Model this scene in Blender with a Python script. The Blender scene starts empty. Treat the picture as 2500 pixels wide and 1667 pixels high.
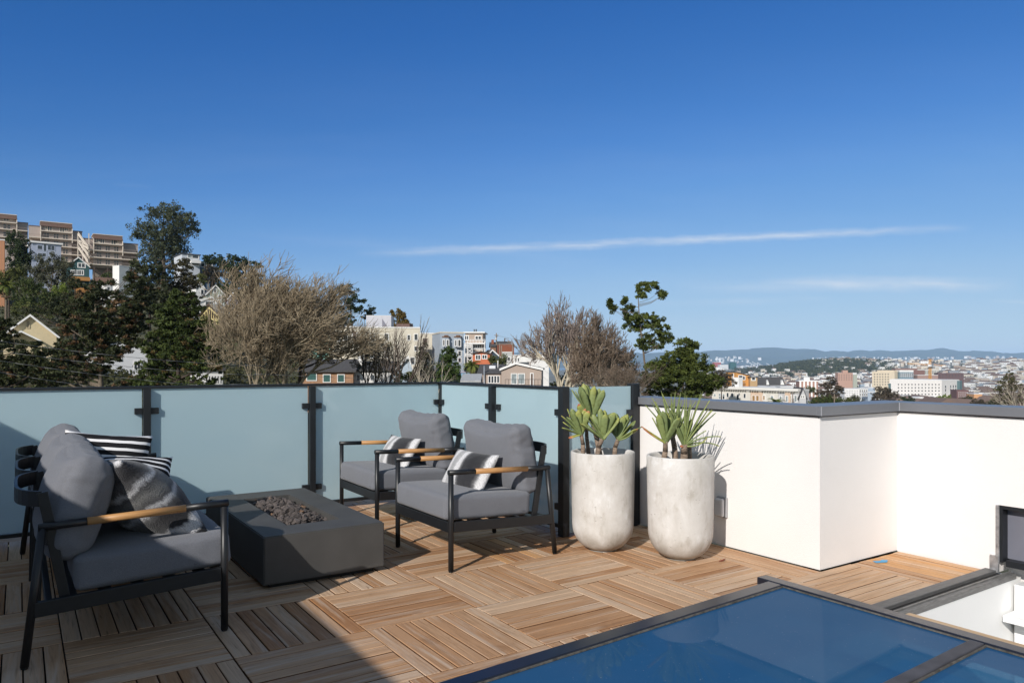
import bpy, bmesh, math, random
import numpy as np
from mathutils import Vector, Matrix, Euler
R = math.radians
SC = bpy.context.scene
COL = SC.collection

# ------------------------------------------------------------------ camera
HZ, TH, FP, EYE = 890.0, 0.98146, 1799.0, 1.25      # horizon row, heading, focal in photo pixels, eye height
fw = np.array([math.cos(TH), math.sin(TH), 0.0])
rt = np.array([math.sin(TH), -math.cos(TH), 0.0])
cam_d = bpy.data.cameras.new('camera')
cam = bpy.data.objects.new('camera', cam_d); COL.objects.link(cam)
cam.location = (0, 0, EYE)
cam.rotation_euler = (R(90), 0, TH - R(90))
cam_d.sensor_fit = 'HORIZONTAL'; cam_d.sensor_width = 36.0
cam_d.lens = 36.0 * FP / 2500
cam_d.shift_y = (HZ - 833.5) / 2500
cam_d.clip_start = 0.05; cam_d.clip_end = 60000
SC.camera = cam

# ------------------------------------------------------------------ sky, sun, exposure
SUN_AZ, SUN_EL = R(29.5), R(29.0)                    # the way the light travels in plan, and the sun's height
world = bpy.data.worlds.new('World'); SC.world = world; world.use_nodes = True
wn, wl = world.node_tree.nodes, world.node_tree.links
wn.clear()
wout = wn.new('ShaderNodeOutputWorld'); wbg = wn.new('ShaderNodeBackground')
sky = wn.new('ShaderNodeTexSky'); sky.sky_type = 'NISHITA'; sky.sun_disc = False
sky.sun_elevation = SUN_EL; sky.sun_rotation = math.atan2(-math.cos(SUN_AZ), -math.sin(SUN_AZ))
sky.altitude = 0; sky.air_density = 1.0; sky.dust_density = 0.0; sky.ozone_density = 2.0
SKY_STRENGTH = 0.115
wbg.inputs['Strength'].default_value = SKY_STRENGTH
wl.new(wbg.outputs[0], wout.inputs[0])

def wmath(op, a, b=None, c=None):
    n = wn.new('ShaderNodeMath'); n.operation = op
    for i, v in enumerate((a, b, c)):
        if v is None: continue
        if hasattr(v, 'links'): wl.new(v, n.inputs[i])
        else: n.inputs[i].default_value = v
    return n.outputs[0]

def wdot(v, vec):
    n = wn.new('ShaderNodeVectorMath'); n.operation = 'DOT_PRODUCT'
    wl.new(v, n.inputs[0]); n.inputs[1].default_value = tuple(vec)
    return n.outputs['Value']

# the clear, polarised look of the photograph's sky: a response curve per channel on the Sky Texture
SKG = 30.0
scd = wn.new('ShaderNodeVectorMath'); scd.operation = 'SCALE'; scd.inputs['Scale'].default_value = 1 / SKG; wl.new(sky.outputs[0], scd.inputs[0])
crv = wn.new('ShaderNodeRGBCurve'); wl.new(scd.outputs[0], crv.inputs['Color'])
crv.mapping.use_clip = False
for ci, pts in enumerate((((0, 0), (1.353, .022), (1.803, .042), (2.227, .069), (2.894, .12), (3.787, .188), (5.34, .30), (8.33, .425), (10.5, .485), (13.0, .60), (SKG, 4.0)),
                          ((0, 0), (2.31, .130), (3.02, .181), (3.69, .238), (4.655, .323), (5.8, .402), (7.57, .51), (9.84, .597), (10.7, .631), (12.0, .68), (SKG, 3.2)),
                          ((0, 0), (4.0, .44), (5.0, .533), (5.82, .624), (6.85, .708), (7.82, .748), (8.7, .785), (9.8, .80), (SKG, 2.6)))):
    cu_ = crv.mapping.curves[ci]
    while len(cu_.points) < len(pts): cu_.points.new(0.5, 0.5)
    for p_, (a_, b_) in zip(cu_.points, pts): p_.location = (a_ / SKG, b_); p_.handle_type = 'VECTOR'
crv.mapping.update()
skc = wn.new('ShaderNodeVectorMath'); skc.operation = 'SCALE'; skc.inputs['Scale'].default_value = 1 / SKY_STRENGTH; wl.new(crv.outputs['Color'], skc.inputs[0])

tc = wn.new('ShaderNodeTexCoord').outputs['Generated']
df = wmath('MAXIMUM', wdot(tc, fw), 0.05)
cu = wmath('DIVIDE', wdot(tc, rt), df)              # bearing and height of the sky direction
cv = wmath('DIVIDE', wdot(tc, (0, 0, 1)), df)
comb = wn.new('ShaderNodeCombineXYZ'); wl.new(cu, comb.inputs[0]); wl.new(cv, comb.inputs[1])

def wnoise(sx, sy, det=5.0, off=0.0):
    mp = wn.new('ShaderNodeMapping'); wl.new(comb.outputs[0], mp.inputs['Vector'])
    mp.inputs['Scale'].default_value = (sx, sy, 1); mp.inputs['Location'].default_value = (off, off, 0)
    n = wn.new('ShaderNodeTexNoise'); wl.new(mp.outputs[0], n.inputs['Vector'])
    n.inputs['Scale'].default_value = 1.0; n.inputs['Detail'].default_value = det; n.inputs['Roughness'].default_value = 0.6
    return n.outputs['Fac']

def streak(u0, v0, u1, v1, w, amp, seed, wob=0.006):
    """a cirrus streak between two directions of the sky"""
    k = (v1 - v0) / (u1 - u0)
    line = wmath('ADD', wmath('MULTIPLY', wmath('SUBTRACT', cu, u0), k), v0)
    nz = wmath('MULTIPLY', wmath('SUBTRACT', wnoise(22, 22, 4, seed), 0.5), wob * 2)
    dist = wmath('ABSOLUTE', wmath('ADD', wmath('SUBTRACT', cv, line), nz))
    core = wmath('POWER', wmath('MAXIMUM', wmath('SUBTRACT', 1.0, wmath('DIVIDE', dist, w)), 0.0), 1.3)
    um, uh = (u0 + u1) / 2, (u1 - u0) / 2
    ends = wmath('MAXIMUM', wmath('SUBTRACT', 1.0, wmath('POWER', wmath('ABSOLUTE', wmath('DIVIDE', wmath('SUBTRACT', cu, um), uh)), 3.0)), 0.0)
    tex = wmath('MAXIMUM', wmath('ADD', -0.42, wmath('MULTIPLY', wnoise(14, 95, 8, seed + 3), 2.6)), 0.0)
    return wmath('MULTIPLY', wmath('MULTIPLY', wmath('MULTIPLY', core, ends), tex), amp)

def uvp(x, y): return (x - 1250) / FP, (HZ - y) / FP
cl = None
for (xa, ya, xb, yb, w, amp, sd, wob) in (
        (860, 622, 2380, 555, 15, 0.52, 1.0, .0045), (560, 570, 1500, 640, 26, 0.05, 4.0, .006), (1850, 688, 2490, 697, 25, 0.42, 7.0, .006),
        (1640, 705, 2350, 690, 24, 0.2, 9.0, .006), (1580, 742, 2040, 728, 14, 0.15, 11.0, .004), (2410, 735, 2600, 742, 9, 0.2, 13.0, .003),
        (1195, 725, 1330, 748, 3, 0.16, 15.0, .0008), (270, 452, 380, 458, 9, 0.03, 17.0, .003)):
    s = streak(*uvp(xa, ya), *uvp(xb, yb), w / FP, amp, sd, wob)
    cl = s if cl is None else wmath('ADD', cl, s)
veil = wmath('MULTIPLY', wmath('POWER', wnoise(2.2, 16, 5, 21.0), 3.0), wmath('MAXIMUM', wmath('SUBTRACT', 0.35, wmath('ABSOLUTE', wmath('SUBTRACT', cv, 0.10))), 0.0))
cl = wmath('MINIMUM', wmath('ADD', cl, wmath('MULTIPLY', veil, 0.5)), 1.0)
def wstep(v, a, b):
    n = wn.new('ShaderNodeMapRange'); n.interpolation_type = 'SMOOTHSTEP'; wl.new(v, n.inputs[0]); n.inputs['From Min'].default_value = a; n.inputs['From Max'].default_value = b; return n.outputs[0]
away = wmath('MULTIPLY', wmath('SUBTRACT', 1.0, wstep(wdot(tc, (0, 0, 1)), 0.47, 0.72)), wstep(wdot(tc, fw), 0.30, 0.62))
fill_sky = wn.new('ShaderNodeMix'); fill_sky.data_type = 'RGBA'; fill_sky.blend_type = 'MULTIPLY'; fill_sky.inputs['Factor'].default_value = 1.0
wl.new(sky.outputs[0], fill_sky.inputs['A']); fill_sky.inputs['B'].default_value = (1.42, 1.16, 0.92, 1)  # sky overhead and behind the view: brightened and warmed, added as fill light
swap = wn.new('ShaderNodeMix'); swap.data_type = 'RGBA'; wl.new(away, swap.inputs['Factor']); wl.new(fill_sky.outputs['Result'], swap.inputs['A']); wl.new(skc.outputs[0], swap.inputs['B'])
tint = wn.new('ShaderNodeMix'); tint.data_type = 'RGBA'; tint.blend_type = 'MIX'
wl.new(cl, tint.inputs['Factor']); wl.new(swap.outputs['Result'], tint.inputs['A'])
tint.inputs['B'].default_value = (6.6, 7.0, 7.6, 1)
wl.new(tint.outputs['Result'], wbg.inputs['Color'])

sd_ = bpy.data.lights.new('sun', 'SUN'); sun = bpy.data.objects.new('sun', sd_); COL.objects.link(sun)
sd_.energy = 4.5; sd_.angle = R(0.55); sd_.color = (1.0, 0.945, 0.88)
sdir = Vector((math.cos(SUN_AZ) * math.cos(SUN_EL), math.sin(SUN_AZ) * math.cos(SUN_EL), -math.sin(SUN_EL)))
sun.rotation_euler = sdir.to_track_quat('-Z', 'Y').to_euler()
SC.view_settings.view_transform = 'Standard'; SC.view_settings.look = 'None'
SC.view_settings.exposure = 0.0; SC.view_settings.gamma = 1.0
SC.cycles.max_bounces = 6; SC.cycles.transparent_max_bounces = 12
SC.cycles.volume_bounces = 0

# ------------------------------------------------------------------ helpers: pixels of the survey to places
def ray(x, y): return fw + rt * ((x - 1250) / FP) + np.array([0, 0, 1.0]) * ((HZ - y) / FP)
def P(x, y, d): return np.array([0, 0, EYE]) + ray(x, y) * d
def gz(x, y, z=0.0):
    r = ray(x, y); return np.array([0, 0, EYE]) + r * ((z - EYE) / r[2])

# ------------------------------------------------------------------ materials
MATS = {}
def M(name, col, rough=0.6, var=0.12, scale=4.0, bump=0.0, bscale=60.0, spec=0.4, metal=0.0, stretch=(1, 1, 1), col2=None, sheen=0.0):
    if name in MATS: return MATS[name]
    m = bpy.data.materials.new(name); m.use_nodes = True; MATS[name] = m
    n, l = m.node_tree.nodes, m.node_tree.links
    b = n['Principled BSDF']
    b.inputs['Roughness'].default_value = rough; b.inputs['Metallic'].default_value = metal
    b.inputs['Specular IOR Level'].default_value = spec
    if sheen: b.inputs['Sheen Weight'].default_value = sheen
    t = n.new('ShaderNodeTexCoord'); mp = n.new('ShaderNodeMapping'); l.new(t.outputs['Object'], mp.inputs[0])
    mp.inputs['Scale'].default_value = stretch
    nz = n.new('ShaderNodeTexNoise'); l.new(mp.outputs[0], nz.inputs['Vector'])
    nz.inputs['Scale'].default_value = scale; nz.inputs['Detail'].default_value = 6
    cr = n.new('ShaderNodeValToRGB'); l.new(nz.outputs['Fac'], cr.inputs[0])
    c2 = col2 or [c * (1 - var) for c in col]; c1 = col if col2 else [min(1, c * (1 + var)) for c in col]
    cr.color_ramp.elements[0].position = 0.3; cr.color_ramp.elements[0].color = (*c2, 1)
    cr.color_ramp.elements[1].position = 0.7; cr.color_ramp.elements[1].color = (*c1, 1)
    l.new(cr.outputs[0], b.inputs['Base Color'])
    if bump:
        n2 = n.new('ShaderNodeTexNoise'); l.new(t.outputs['Object'], n2.inputs['Vector']); n2.inputs['Scale'].default_value = bscale; n2.inputs['Detail'].default_value = 4
        bp = n.new('ShaderNodeBump'); bp.inputs['Strength'].default_value = bump; bp.inputs['Distance'].default_value = 0.01
        l.new(n2.outputs['Fac'], bp.inputs['Height']); l.new(bp.outputs[0], b.inputs['Normal'])
    return m

def leafmat(name, dark, light, trans=0.25, rough=0.7):
    if name in MATS: return MATS[name]
    m = bpy.data.materials.new(name); m.use_nodes = True; MATS[name] = m
    n, l = m.node_tree.nodes, m.node_tree.links; n.clear()
    o = n.new('ShaderNodeOutputMaterial'); a = n.new('ShaderNodeAttribute'); a.attribute_name = 'v'
    cr = n.new('ShaderNodeValToRGB'); l.new(a.outputs['Fac'], cr.inputs[0])
    cr.color_ramp.elements[0].color = (*dark, 1); cr.color_ramp.elements[1].color = (*light, 1)
    d = n.new('ShaderNodeBsdfPrincipled'); d.inputs['Roughness'].default_value = rough; d.inputs['Specular IOR Level'].default_value = 0.25
    tr = n.new('ShaderNodeBsdfTranslucent'); mx = n.new('ShaderNodeMixShader'); mx.inputs[0].default_value = trans
    l.new(cr.outputs[0], d.inputs['Base Color']); l.new(cr.outputs[0], tr.inputs['Color'])
    l.new(d.outputs[0], mx.inputs[1]); l.new(tr.outputs[0], mx.inputs[2]); l.new(mx.outputs[0], o.inputs[0])
    return m

# ------------------------------------------------------------------ objects, tags
def tag(o, label=None, cat=None, group=None, kind=None):
    if label: o['label'] = label
    if cat: o['category'] = cat
    if group: o['group'] = group
    if kind: o['kind'] = kind
    return o
def empty(name, loc=(0, 0, 0), rz=0.0, label=None, cat=None, group=None):
    o = bpy.data.objects.new(name, None); COL.objects.link(o)
    o.location = tuple(float(v) for v in loc); o.rotation_euler = (0, 0, rz); o.empty_display_size = 0.2
    return tag(o, label, cat, group)
def link(name, me, mats, parent=None, smooth=False):
    o = bpy.data.objects.new(name, me); COL.objects.link(o)
    for m in (mats if isinstance(mats, (list, tuple)) else [mats]): me.materials.append(m)
    if parent: o.parent = parent
    if smooth: me.polygons.foreach_set('use_smooth', [True] * len(me.polygons))
    return o
def copy_tree(o, parent=None):
    c = o.copy(); COL.objects.link(c)
    if parent: c.parent = parent
    for ch in list(o.children): copy_tree(ch, c)
    return c

class MB:
    """collects boxes, bars and tubes and links them as one mesh"""
    def __init__(s): s.bm = bmesh.new()
    def box(s, lo, hi, mi=0, bev=0.0):
        lo, hi = Vector([float(v) for v in lo]), Vector([float(v) for v in hi])
        r = bmesh.ops.create_cube(s.bm, size=1.0, matrix=Matrix.Translation((lo + hi) / 2) @ Matrix.Diagonal((*(hi - lo), 1)))
        return s._fin(r['verts'], mi, bev)
    def bar(s, a, b, w, h, mi=0, bev=0.0, up=(0, 0, 1)):
        """a bar of section w (sideways) by h (along up) from a to b"""
        a, b = Vector(a), Vector(b); d = b - a; y = d.normalized(); x = y.cross(Vector(up)).normalized(); z = x.cross(y)
        mt = Matrix((x, y, z)).transposed().to_4x4(); mt.translation = (a + b) / 2
        r = bmesh.ops.create_cube(s.bm, size=1.0, matrix=mt @ Matrix.Diagonal((w, d.length, h, 1)))
        return s._fin(r['verts'], mi, bev)
    def _fin(s, vs, mi, bev):
        fs = list({f for v in vs for f in v.link_faces})
        for f in fs: f.material_index = mi
        if bev:
            es = list({e for v in vs for e in v.link_edges})
            r = bmesh.ops.bevel(s.bm, geom=es, offset=bev, segments=2, affect='EDGES', profile=0.5)
            for f in r['faces']: f.material_index = mi
        return s
    def tube(s, a, b, r0, r1=None, seg=12, mi=0, smooth=True):
        a, b = Vector(a), Vector(b); d = b - a
        mt = d.to_track_quat('Z', 'Y').to_matrix().to_4x4(); mt.translation = (a + b) / 2
        r = bmesh.ops.create_cone(s.bm, cap_ends=True, segments=seg, radius1=r0, radius2=r0 if r1 is None else r1, depth=d.length, matrix=mt)
        for f in {f for v in r['verts'] for f in v.link_faces}:
            f.material_index = mi; f.smooth = smooth and len(f.verts) == 4
        return s
    def poly(s, pts, mi=0):
        f = s.bm.faces.new([s.bm.verts.new([float(c) for c in p]) for p in pts]); f.material_index = mi; return s
    def prism(s, pts, off, mi=0):
        """a flat outline given thickness by the vector off"""
        off = Vector(off); A = [s.bm.verts.new([float(c) for c in p]) for p in pts]
        B = [s.bm.verts.new(v.co + off) for v in A]; n = len(A)
        fs = [s.bm.faces.new(A), s.bm.faces.new(B[::-1])]
        for i in range(n): fs.append(s.bm.faces.new((A[i], B[i], B[(i + 1) % n], A[(i + 1) % n])))
        for f in fs: f.material_index = mi
        return s
    def lathe(s, prof, seg=48, mi=0, c=(0, 0)):
        rings = []
        for r, z in prof:
            rings.append([s.bm.verts.new((c[0] + r * math.cos(2 * math.pi * k / seg), c[1] + r * math.sin(2 * math.pi * k / seg), z)) for k in range(seg)])
        for a, b in zip(rings, rings[1:]):
            for k in range(seg):
                f = s.bm.faces.new((a[k], a[(k + 1) % seg], b[(k + 1) % seg], b[k])); f.smooth = True; f.material_index = mi
        for rg in (rings[0], rings[-1]):
            try: s.bm.faces.new(rg).material_index = mi
            except ValueError: pass
        return s
    def build(s, name, mats, parent=None, keep=False):
        bmesh.ops.recalc_face_normals(s.bm, faces=s.bm.faces)
        me = bpy.data.meshes.new(name); s.bm.to_mesh(me); s.bm.free()
        return link(name, me, mats, parent)

def fastmesh(name, V, Fq, vals=None, mi=None, smooth=False):
    """V (n,3), Fq (m,k) faces with k corners"""
    V = np.asarray(V, np.float32); Fq = np.asarray(Fq, np.int32); m, k = Fq.shape
    me = bpy.data.meshes.new(name)
    me.vertices.add(len(V)); me.vertices.foreach_set('co', V.ravel())
    me.loops.add(m * k); me.loops.foreach_set('vertex_index', Fq.ravel())
    me.polygons.add(m); me.polygons.foreach_set('loop_start', np.arange(0, m * k, k, dtype=np.int32))
    me.polygons.foreach_set('loop_total', np.full(m, k, np.int32))
    if mi is not None: me.polygons.foreach_set('material_index', np.asarray(mi, np.int32))
    me.polygons.foreach_set('use_smooth', np.full(m, bool(smooth)))
    if vals is not None:
        a = me.attributes.new('v', 'FLOAT', 'FACE'); a.data.foreach_set('value', np.asarray(vals, np.float32))
    me.update(calc_edges=True)
    return me

# ------------------------------------------------------------------ common materials
BLACK = M('powder_coated_black', (0.012, 0.013, 0.015), 0.42, 0.15, 30, spec=0.5)
RAILBLK = M('railing_black', (0.011, 0.013, 0.016), 0.45, 0.2, 8, spec=0.5)
STUCCO = M('white_stucco', (0.80, 0.775, 0.755), 0.85, 0.025, 2.2, bump=0.25, bscale=180, spec=0.2)
CAPM = M('grey_metal_coping', (0.165, 0.17, 0.185), 0.34, 0.06, 3, spec=0.5)
FABRIC = M('grey_outdoor_fabric', (0.170, 0.176, 0.196), 0.95, 0.10, 220, bump=0.35, bscale=420, spec=0.1, sheen=0.15)
TEAK = M('teak', (0.52, 0.285, 0.115), 0.45, 0.0, 6, stretch=(2, 30, 30), col2=(0.40, 0.20, 0.075), spec=0.3)

# ------------------------------------------------------------------ deck of wood tiles
def board_mat(name, along_x):
    m = bpy.data.materials.new(name); m.use_nodes = True
    n, l = m.node_tree.nodes, m.node_tree.links; b = n['Principled BSDF']
    a = n.new('ShaderNodeAttribute'); a.attribute_name = 'v'
    t = n.new('ShaderNodeTexCoord')
    off = n.new('ShaderNodeCombineXYZ'); mu = n.new('ShaderNodeMath'); mu.operation = 'MULTIPLY'; mu.inputs[1].default_value = 37.0
    l.new(a.outputs['Fac'], mu.inputs[0]); l.new(mu.outputs[0], off.inputs[2])
    ad = n.new('ShaderNodeVectorMath'); ad.operation = 'ADD'; l.new(t.outputs['Object'], ad.inputs[0]); l.new(off.outputs[0], ad.inputs[1])
    def noise(sc, det, dist=0.0):
        mp = n.new('ShaderNodeMapping'); mp.inputs['Scale'].default_value = sc if along_x else (sc[1], sc[0], sc[2])
        l.new(ad.outputs[0], mp.inputs[0]); z = n.new('ShaderNodeTexNoise'); l.new(mp.outputs[0], z.inputs['Vector'])
        z.inputs['Scale'].default_value = 1.0; z.inputs['Detail'].default_value = det; z.inputs['Distortion'].default_value = dist; z.inputs['Roughness'].default_value = 0.62
        return z.outputs['Fac']
    grain = noise((2.4, 58, 1), 7, 1.4); fig = noise((1.2, 26, 1), 4, 1.6); stain = noise((2.2, 2.6, 1), 5, 0.6)
    def ramp(f, stops):
        cr = n.new('ShaderNodeValToRGB'); l.new(f, cr.inputs[0])
        while len(cr.color_ramp.elements) < len(stops): cr.color_ramp.elements.new(0.5)
        for e, (p, c) in zip(cr.color_ramp.elements, stops): e.position = p; e.color = (*c, 1)
        return cr.outputs[0]
    def mix(f, A, B, mode='MIX'):
        x = n.new('ShaderNodeMix'); x.data_type = 'RGBA'; x.blend_type = mode
        for s, v in (('Factor', f), ('A', A), ('B', B)):
            if hasattr(v, 'links'): l.new(v, x.inputs[s])
            else: x.inputs[s].default_value = v
        return x.outputs['Result']
    base = ramp(a.outputs['Fac'], [(0.0, (0.385, 0.195, 0.088)), (0.3, (0.475, 0.275, 0.148)), (0.65, (0.555, 0.355, 0.212)), (0.94, (0.60, 0.425, 0.285)), (1.0, (0.60, 0.31, 0.115))])
    c = mix(0.9, base, ramp(grain, [(0.28, (0.58, 0.54, 0.50)), (0.48, (0.95, 0.94, 0.93)), (0.62, (1.04, 1.04, 1.04)), (0.8, (1.16, 1.16, 1.16))]), 'MULTIPLY')
    c = mix(0.4, c, ramp(fig, [(0.3, (0.72, 0.67, 0.62)), (0.62, (1.06, 1.05, 1.04))]), 'MULTIPLY')
    c = mix(0.55, c, ramp(stain, [(0.30, (0.50, 0.42, 0.35)), (0.41, (0.96, 0.95, 0.94)), (0.55, (1, 1, 1)), (0.70, (1.10, 1.13, 1.17))]), 'MULTIPLY')
    wth = noise((1.0, 17, 1), 6, 1.0)
    mk = n.new('ShaderNodeMapRange'); l.new(wth, mk.inputs[0]); mk.inputs['From Min'].default_value = 0.50; mk.inputs['From Max'].default_value = 0.68; mk.inputs['To Max'].default_value = 0.72
    c = mix(mk.outputs[0], c, (0.60, 0.475, 0.365, 1))
    vein = noise((1.5, 34, 1), 3, 2.6); mv = n.new('ShaderNodeMapRange'); l.new(vein, mv.inputs[0]); mv.inputs['From Min'].default_value = 0.36; mv.inputs['From Max'].default_value = 0.30; mv.inputs['To Max'].default_value = 0.55
    c = mix(mv.outputs[0], c, (0.16, 0.085, 0.045, 1))
    l.new(c, b.inputs['Base Color']); b.inputs['Roughness'].default_value = 0.62; b.inputs['Specular IOR Level'].default_value = 0.3
    bp = n.new('ShaderNodeBump'); bp.inputs['Strength'].default_value = 0.35; bp.inputs['Distance'].default_value = 0.004
    l.new(grain, bp.inputs['Height']); l.new(bp.outputs[0], b.inputs['Normal'])
    return m

rd = random.Random(5)
DV, DF, DM, DVAL = [], [], [], []
def board(x0, y0, x1, y1, along_x, val=None, z=0.0):
    g, ch = 0.0030, 0.0026
    x0 += g; y0 += g; x1 -= g; y1 -= g
    if x1 - x0 < 0.01 or y1 - y0 < 0.01: return
    z += rd.uniform(-0.0018, 0.0018); b = len(DV)
    for (zz, i) in ((-0.022, 0), (z - ch, 0), (z, ch)):
        DV.extend([(x0 + i, y0 + i, zz), (x1 - i, y0 + i, zz), (x1 - i, y1 - i, zz), (x0 + i, y1 - i, zz)])
    fs = [(b + 8, b + 9, b + 10, b + 11)]
    for r in (0, 4):
        for k in range(4): fs.append((b + r + k, b + r + (k + 1) % 4, b + r + 4 + (k + 1) % 4, b + r + 4 + k))
    v = rd.random() * 0.94 if val is None else val
    for q, f in enumerate(fs): DF.append(f); DM.append(2 if 1 <= q <= 4 else (0 if along_x else 1)); DVAL.append(v)
TX0, TPX, TY0, TPY, NB = 0.162, 0.5985, 2.659, 0.6085, 8
XW, XW2, YJ = 4.04, 4.91, 2.68                        # wall faces and the jog between them
tile_tone = {}
for i in range(-4, 7):
    for j in range(-7, 7):
        x0, y0 = TX0 + i * TPX, TY0 + j * TPY
        if x0 > 3.7: continue
        if y0 > 6.4: continue
        ax = (i + j) % 2 != 0
        if i == 3 and j == 0: ax = True
        tone = rd.uniform(-0.12, 0.12); warm = False
        n = NB
        for k in range(n):
            val = min(0.94, max(0.0, rd.random() * 0.94 + tone * .8)); val = 0.985 if rd.random() < .035 else val
            if ax: bb = (x0, y0 + k * TPY / n, x0 + TPX, y0 + (k + 1) * TPY / n)
            else: bb = (x0 + k * TPX / n, y0, x0 + (k + 1) * TPX / n, y0 + TPY)
            # under the skylight and its opening there is no deck
            if bb[1] < 2.50 and bb[0] > 0.75:
                if bb[3] <= 2.5: continue
                bb = (bb[0], 2.5, bb[2], bb[3])
            board(*bb, ax, val)
xs = TX0 + 6 * TPX                                     # border boards along the white wall
for k in range(4):
    x0 = xs + k * 0.079
    y = YJ - 0.01
    while y < 6.3:
        y1 = min(6.3, y + rd.choice((0.9, 1.22, 1.5))); board(x0, y, min(x0 + 0.079, XW - 0.012), y1, False); y = y1
for k in range(8):                                     # alcove boards running along the track, then across by the wall
    y0 = 2.14 + k * 0.0755
    if y0 > 2.62: break
    board(3.42, y0, 4.34, y0 + 0.0755, True, 0.45 + 0.35 * rd.random())
for k in range(7):
    x0 = 4.34 + k * 0.079
    board(x0, 2.14, min(x0 + 0.079, XW2 - 0.012), YJ - 0.015, False, 0.97 + 0.03 * rd.random() if k > 1 else 0.3)
board(3.42, 2.62, 4.04, YJ + 0.0, True, 0.6)
deck = link('deck', fastmesh('deck', DV, DF, DVAL, DM), [board_mat('deck_boards', True), board_mat('deck_boards_across', False), M('board_edge_grime', (0.12, 0.050, 0.018), 0.9, 0.3, 40)])
tag(deck, 'weathered hardwood tile deck with parquet pattern', 'deck', kind='structure')

# the house that carries the deck
b = MB(); dk = M('roof_membrane', (0.012, 0.010, 0.009), 0.9)
b.box((-6, -6, -0.30), (0.7, 6.25, -0.024)).box((0.7, 2.42, -0.30), (3.3, 6.25, -0.024)).box((3.3, 2.15, -0.3), (4.0, 6.25, -0.024)).box((4.0, 2.15, -0.3), (4.95, 2.85, -0.024))
tag(b.build('deck_base', dk), 'dark roof membrane under the deck boards', 'roof', kind='structure')
hs = empty('house', (-0.5, 0.5, -13), 0, 'white house below the roof deck', 'house')
b = MB(); b.box((-5.4, -6.4, 0.0), (5.5, 5.7, 10.4)); b.build('wall', STUCCO, hs)
# wall of the stair head left of the frame: its straight top throws the large shade on the deck
b = MB(); b.box((-1.72, -6, -0.02), (-1.5, 6.10, 1.742))
o = b.build('stair_wall', STUCCO); tag(o, 'white stair head wall along the left side of the deck', 'wall')

# ------------------------------------------------------------------ white parapet with grey coping
wall = empty('parapet_wall', (XW, 3.5, 0), 0, 'white stucco parapet with grey metal coping and a jog beside the planters', 'wall')
def sub(bld, name, mats, root):
    o = bld.build(name, mats); o.parent = root; o.matrix_parent_inverse = Matrix.Translation(root.location).inverted(); return o
b = MB()
b.box((XW, YJ, 0.004), (XW + 0.17, 4.33, 0.940))
b.box((XW + 0.17, YJ, 0.004), (XW2 + 0.17, YJ + 0.17, 0.940))
b.box((XW2, 2.07, -0.004), (XW2 + 0.17, YJ, 0.9385)); b.box((XW2, -2.5, 0.405), (XW2 + 0.17, 2.07, 0.938)); b.box((XW2 + 0.15, -2.5, -0.5), (XW2 + 0.172, 2.07, 0.405))
sub(b, 'wall', STUCCO, wall)
b = MB()
def cap(x0, y0, x1, y1):
    b.box((x0, y0, 0.9405), (x1, y1, 0.998), bev=0.004)
cap(XW - 0.03, YJ + 0.0, XW + 0.20, 4.34); b.box((XW - 0.029, YJ - 0.03, 0.9405), (XW2 + 0.2, YJ - 0.001, 0.9978)); b.box((XW + 0.2005, YJ, 0.9405), (XW2 + 0.2, YJ + 0.2, 0.9979)); cap(XW2 - 0.03, -2.5, XW2 + 0.20, YJ - 0.0305)
sub(b, 'coping', CAPM, wall)
b = MB(); b.bar((XW - 0.0312, YJ - 0.0312, 0.942), (XW - 0.0312, YJ - 0.0312, 0.997), .004, .004, up=(1, 0, 0)); b.bar((XW2 - 0.0312, YJ - 0.0312, 0.942), (XW2 - 0.0312, YJ - 0.0312, 0.997), .005, .005, up=(1, 0, 0)); b.bar((XW2 - .03, YJ - .03, .9984), (XW2 + .2, YJ + .2, .9984), .004, .001); b.bar((XW - .03, YJ - .03, .9984), (XW + .2, YJ + .2, .9984), .004, .001)
sub(b, 'mitre_joint', M('joint_sealant', (.36, .37, .40), .5), wall)
b = MB(); b.box((XW - 0.006, YJ + 0.0, 0.931), (XW + 0.001, 4.33, 0.9400)); b.box((XW, YJ - 0.006, 0.931), (XW2, YJ + 0.001, 0.9400)); b.box((XW2 - 0.006, -2.4, 0.931), (XW2 + 0.001, YJ, 0.9400))
sub(b, 'drip_edge', M('drip_edge', (0.05, 0.045, 0.045), 0.5), wall)
# low window set in the wall by the skylight opening
gw = M('dark_window_glass', (0.03, 0.035, 0.05), 0.12, 0.1, 2, spec=0.8)
win = empty('window', (XW2, 1.3, 0.06)); win.parent = wall; win.matrix_parent_inverse = Matrix.Translation(wall.location).inverted()
b = MB()
b.box((XW2 + 0.006, 2.044, 0.06), (XW2 + 0.10, 2.066, 0.402)); b.box((XW2 + 0.006, -1.2, 0.382), (XW2 + 0.10, 2.044, 0.402)); b.box((XW2 + 0.006, -1.2, 0.04), (XW2 + 0.10, 2.028, 0.078))
f = sub(b, 'window_frame', RAILBLK, win); b = MB(); b.box((XW2 + 0.07, -1.2, 0.078), (XW2 + 0.09, 2.043, 0.381)); sub(b, 'pane', M('grey_window_blind', (0.16, 0.165, 0.20), 0.3, 0.15, 1.2, spec=0.6), win)
b = MB(); b.box((XW2 - 0.010, 2.058, 0.05), (XW2 + 0.002, 2.075, 0.404)); b.box((XW2 - 0.016, 2.06, 0.0), (XW2 + 0.002, 2.105, 0.10)); sub(b, 'flashing', M('raw_flashing', (0.45, 0.45, 0.46), 0.4, 0.35, 25, metal=0.6), wall)

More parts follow.
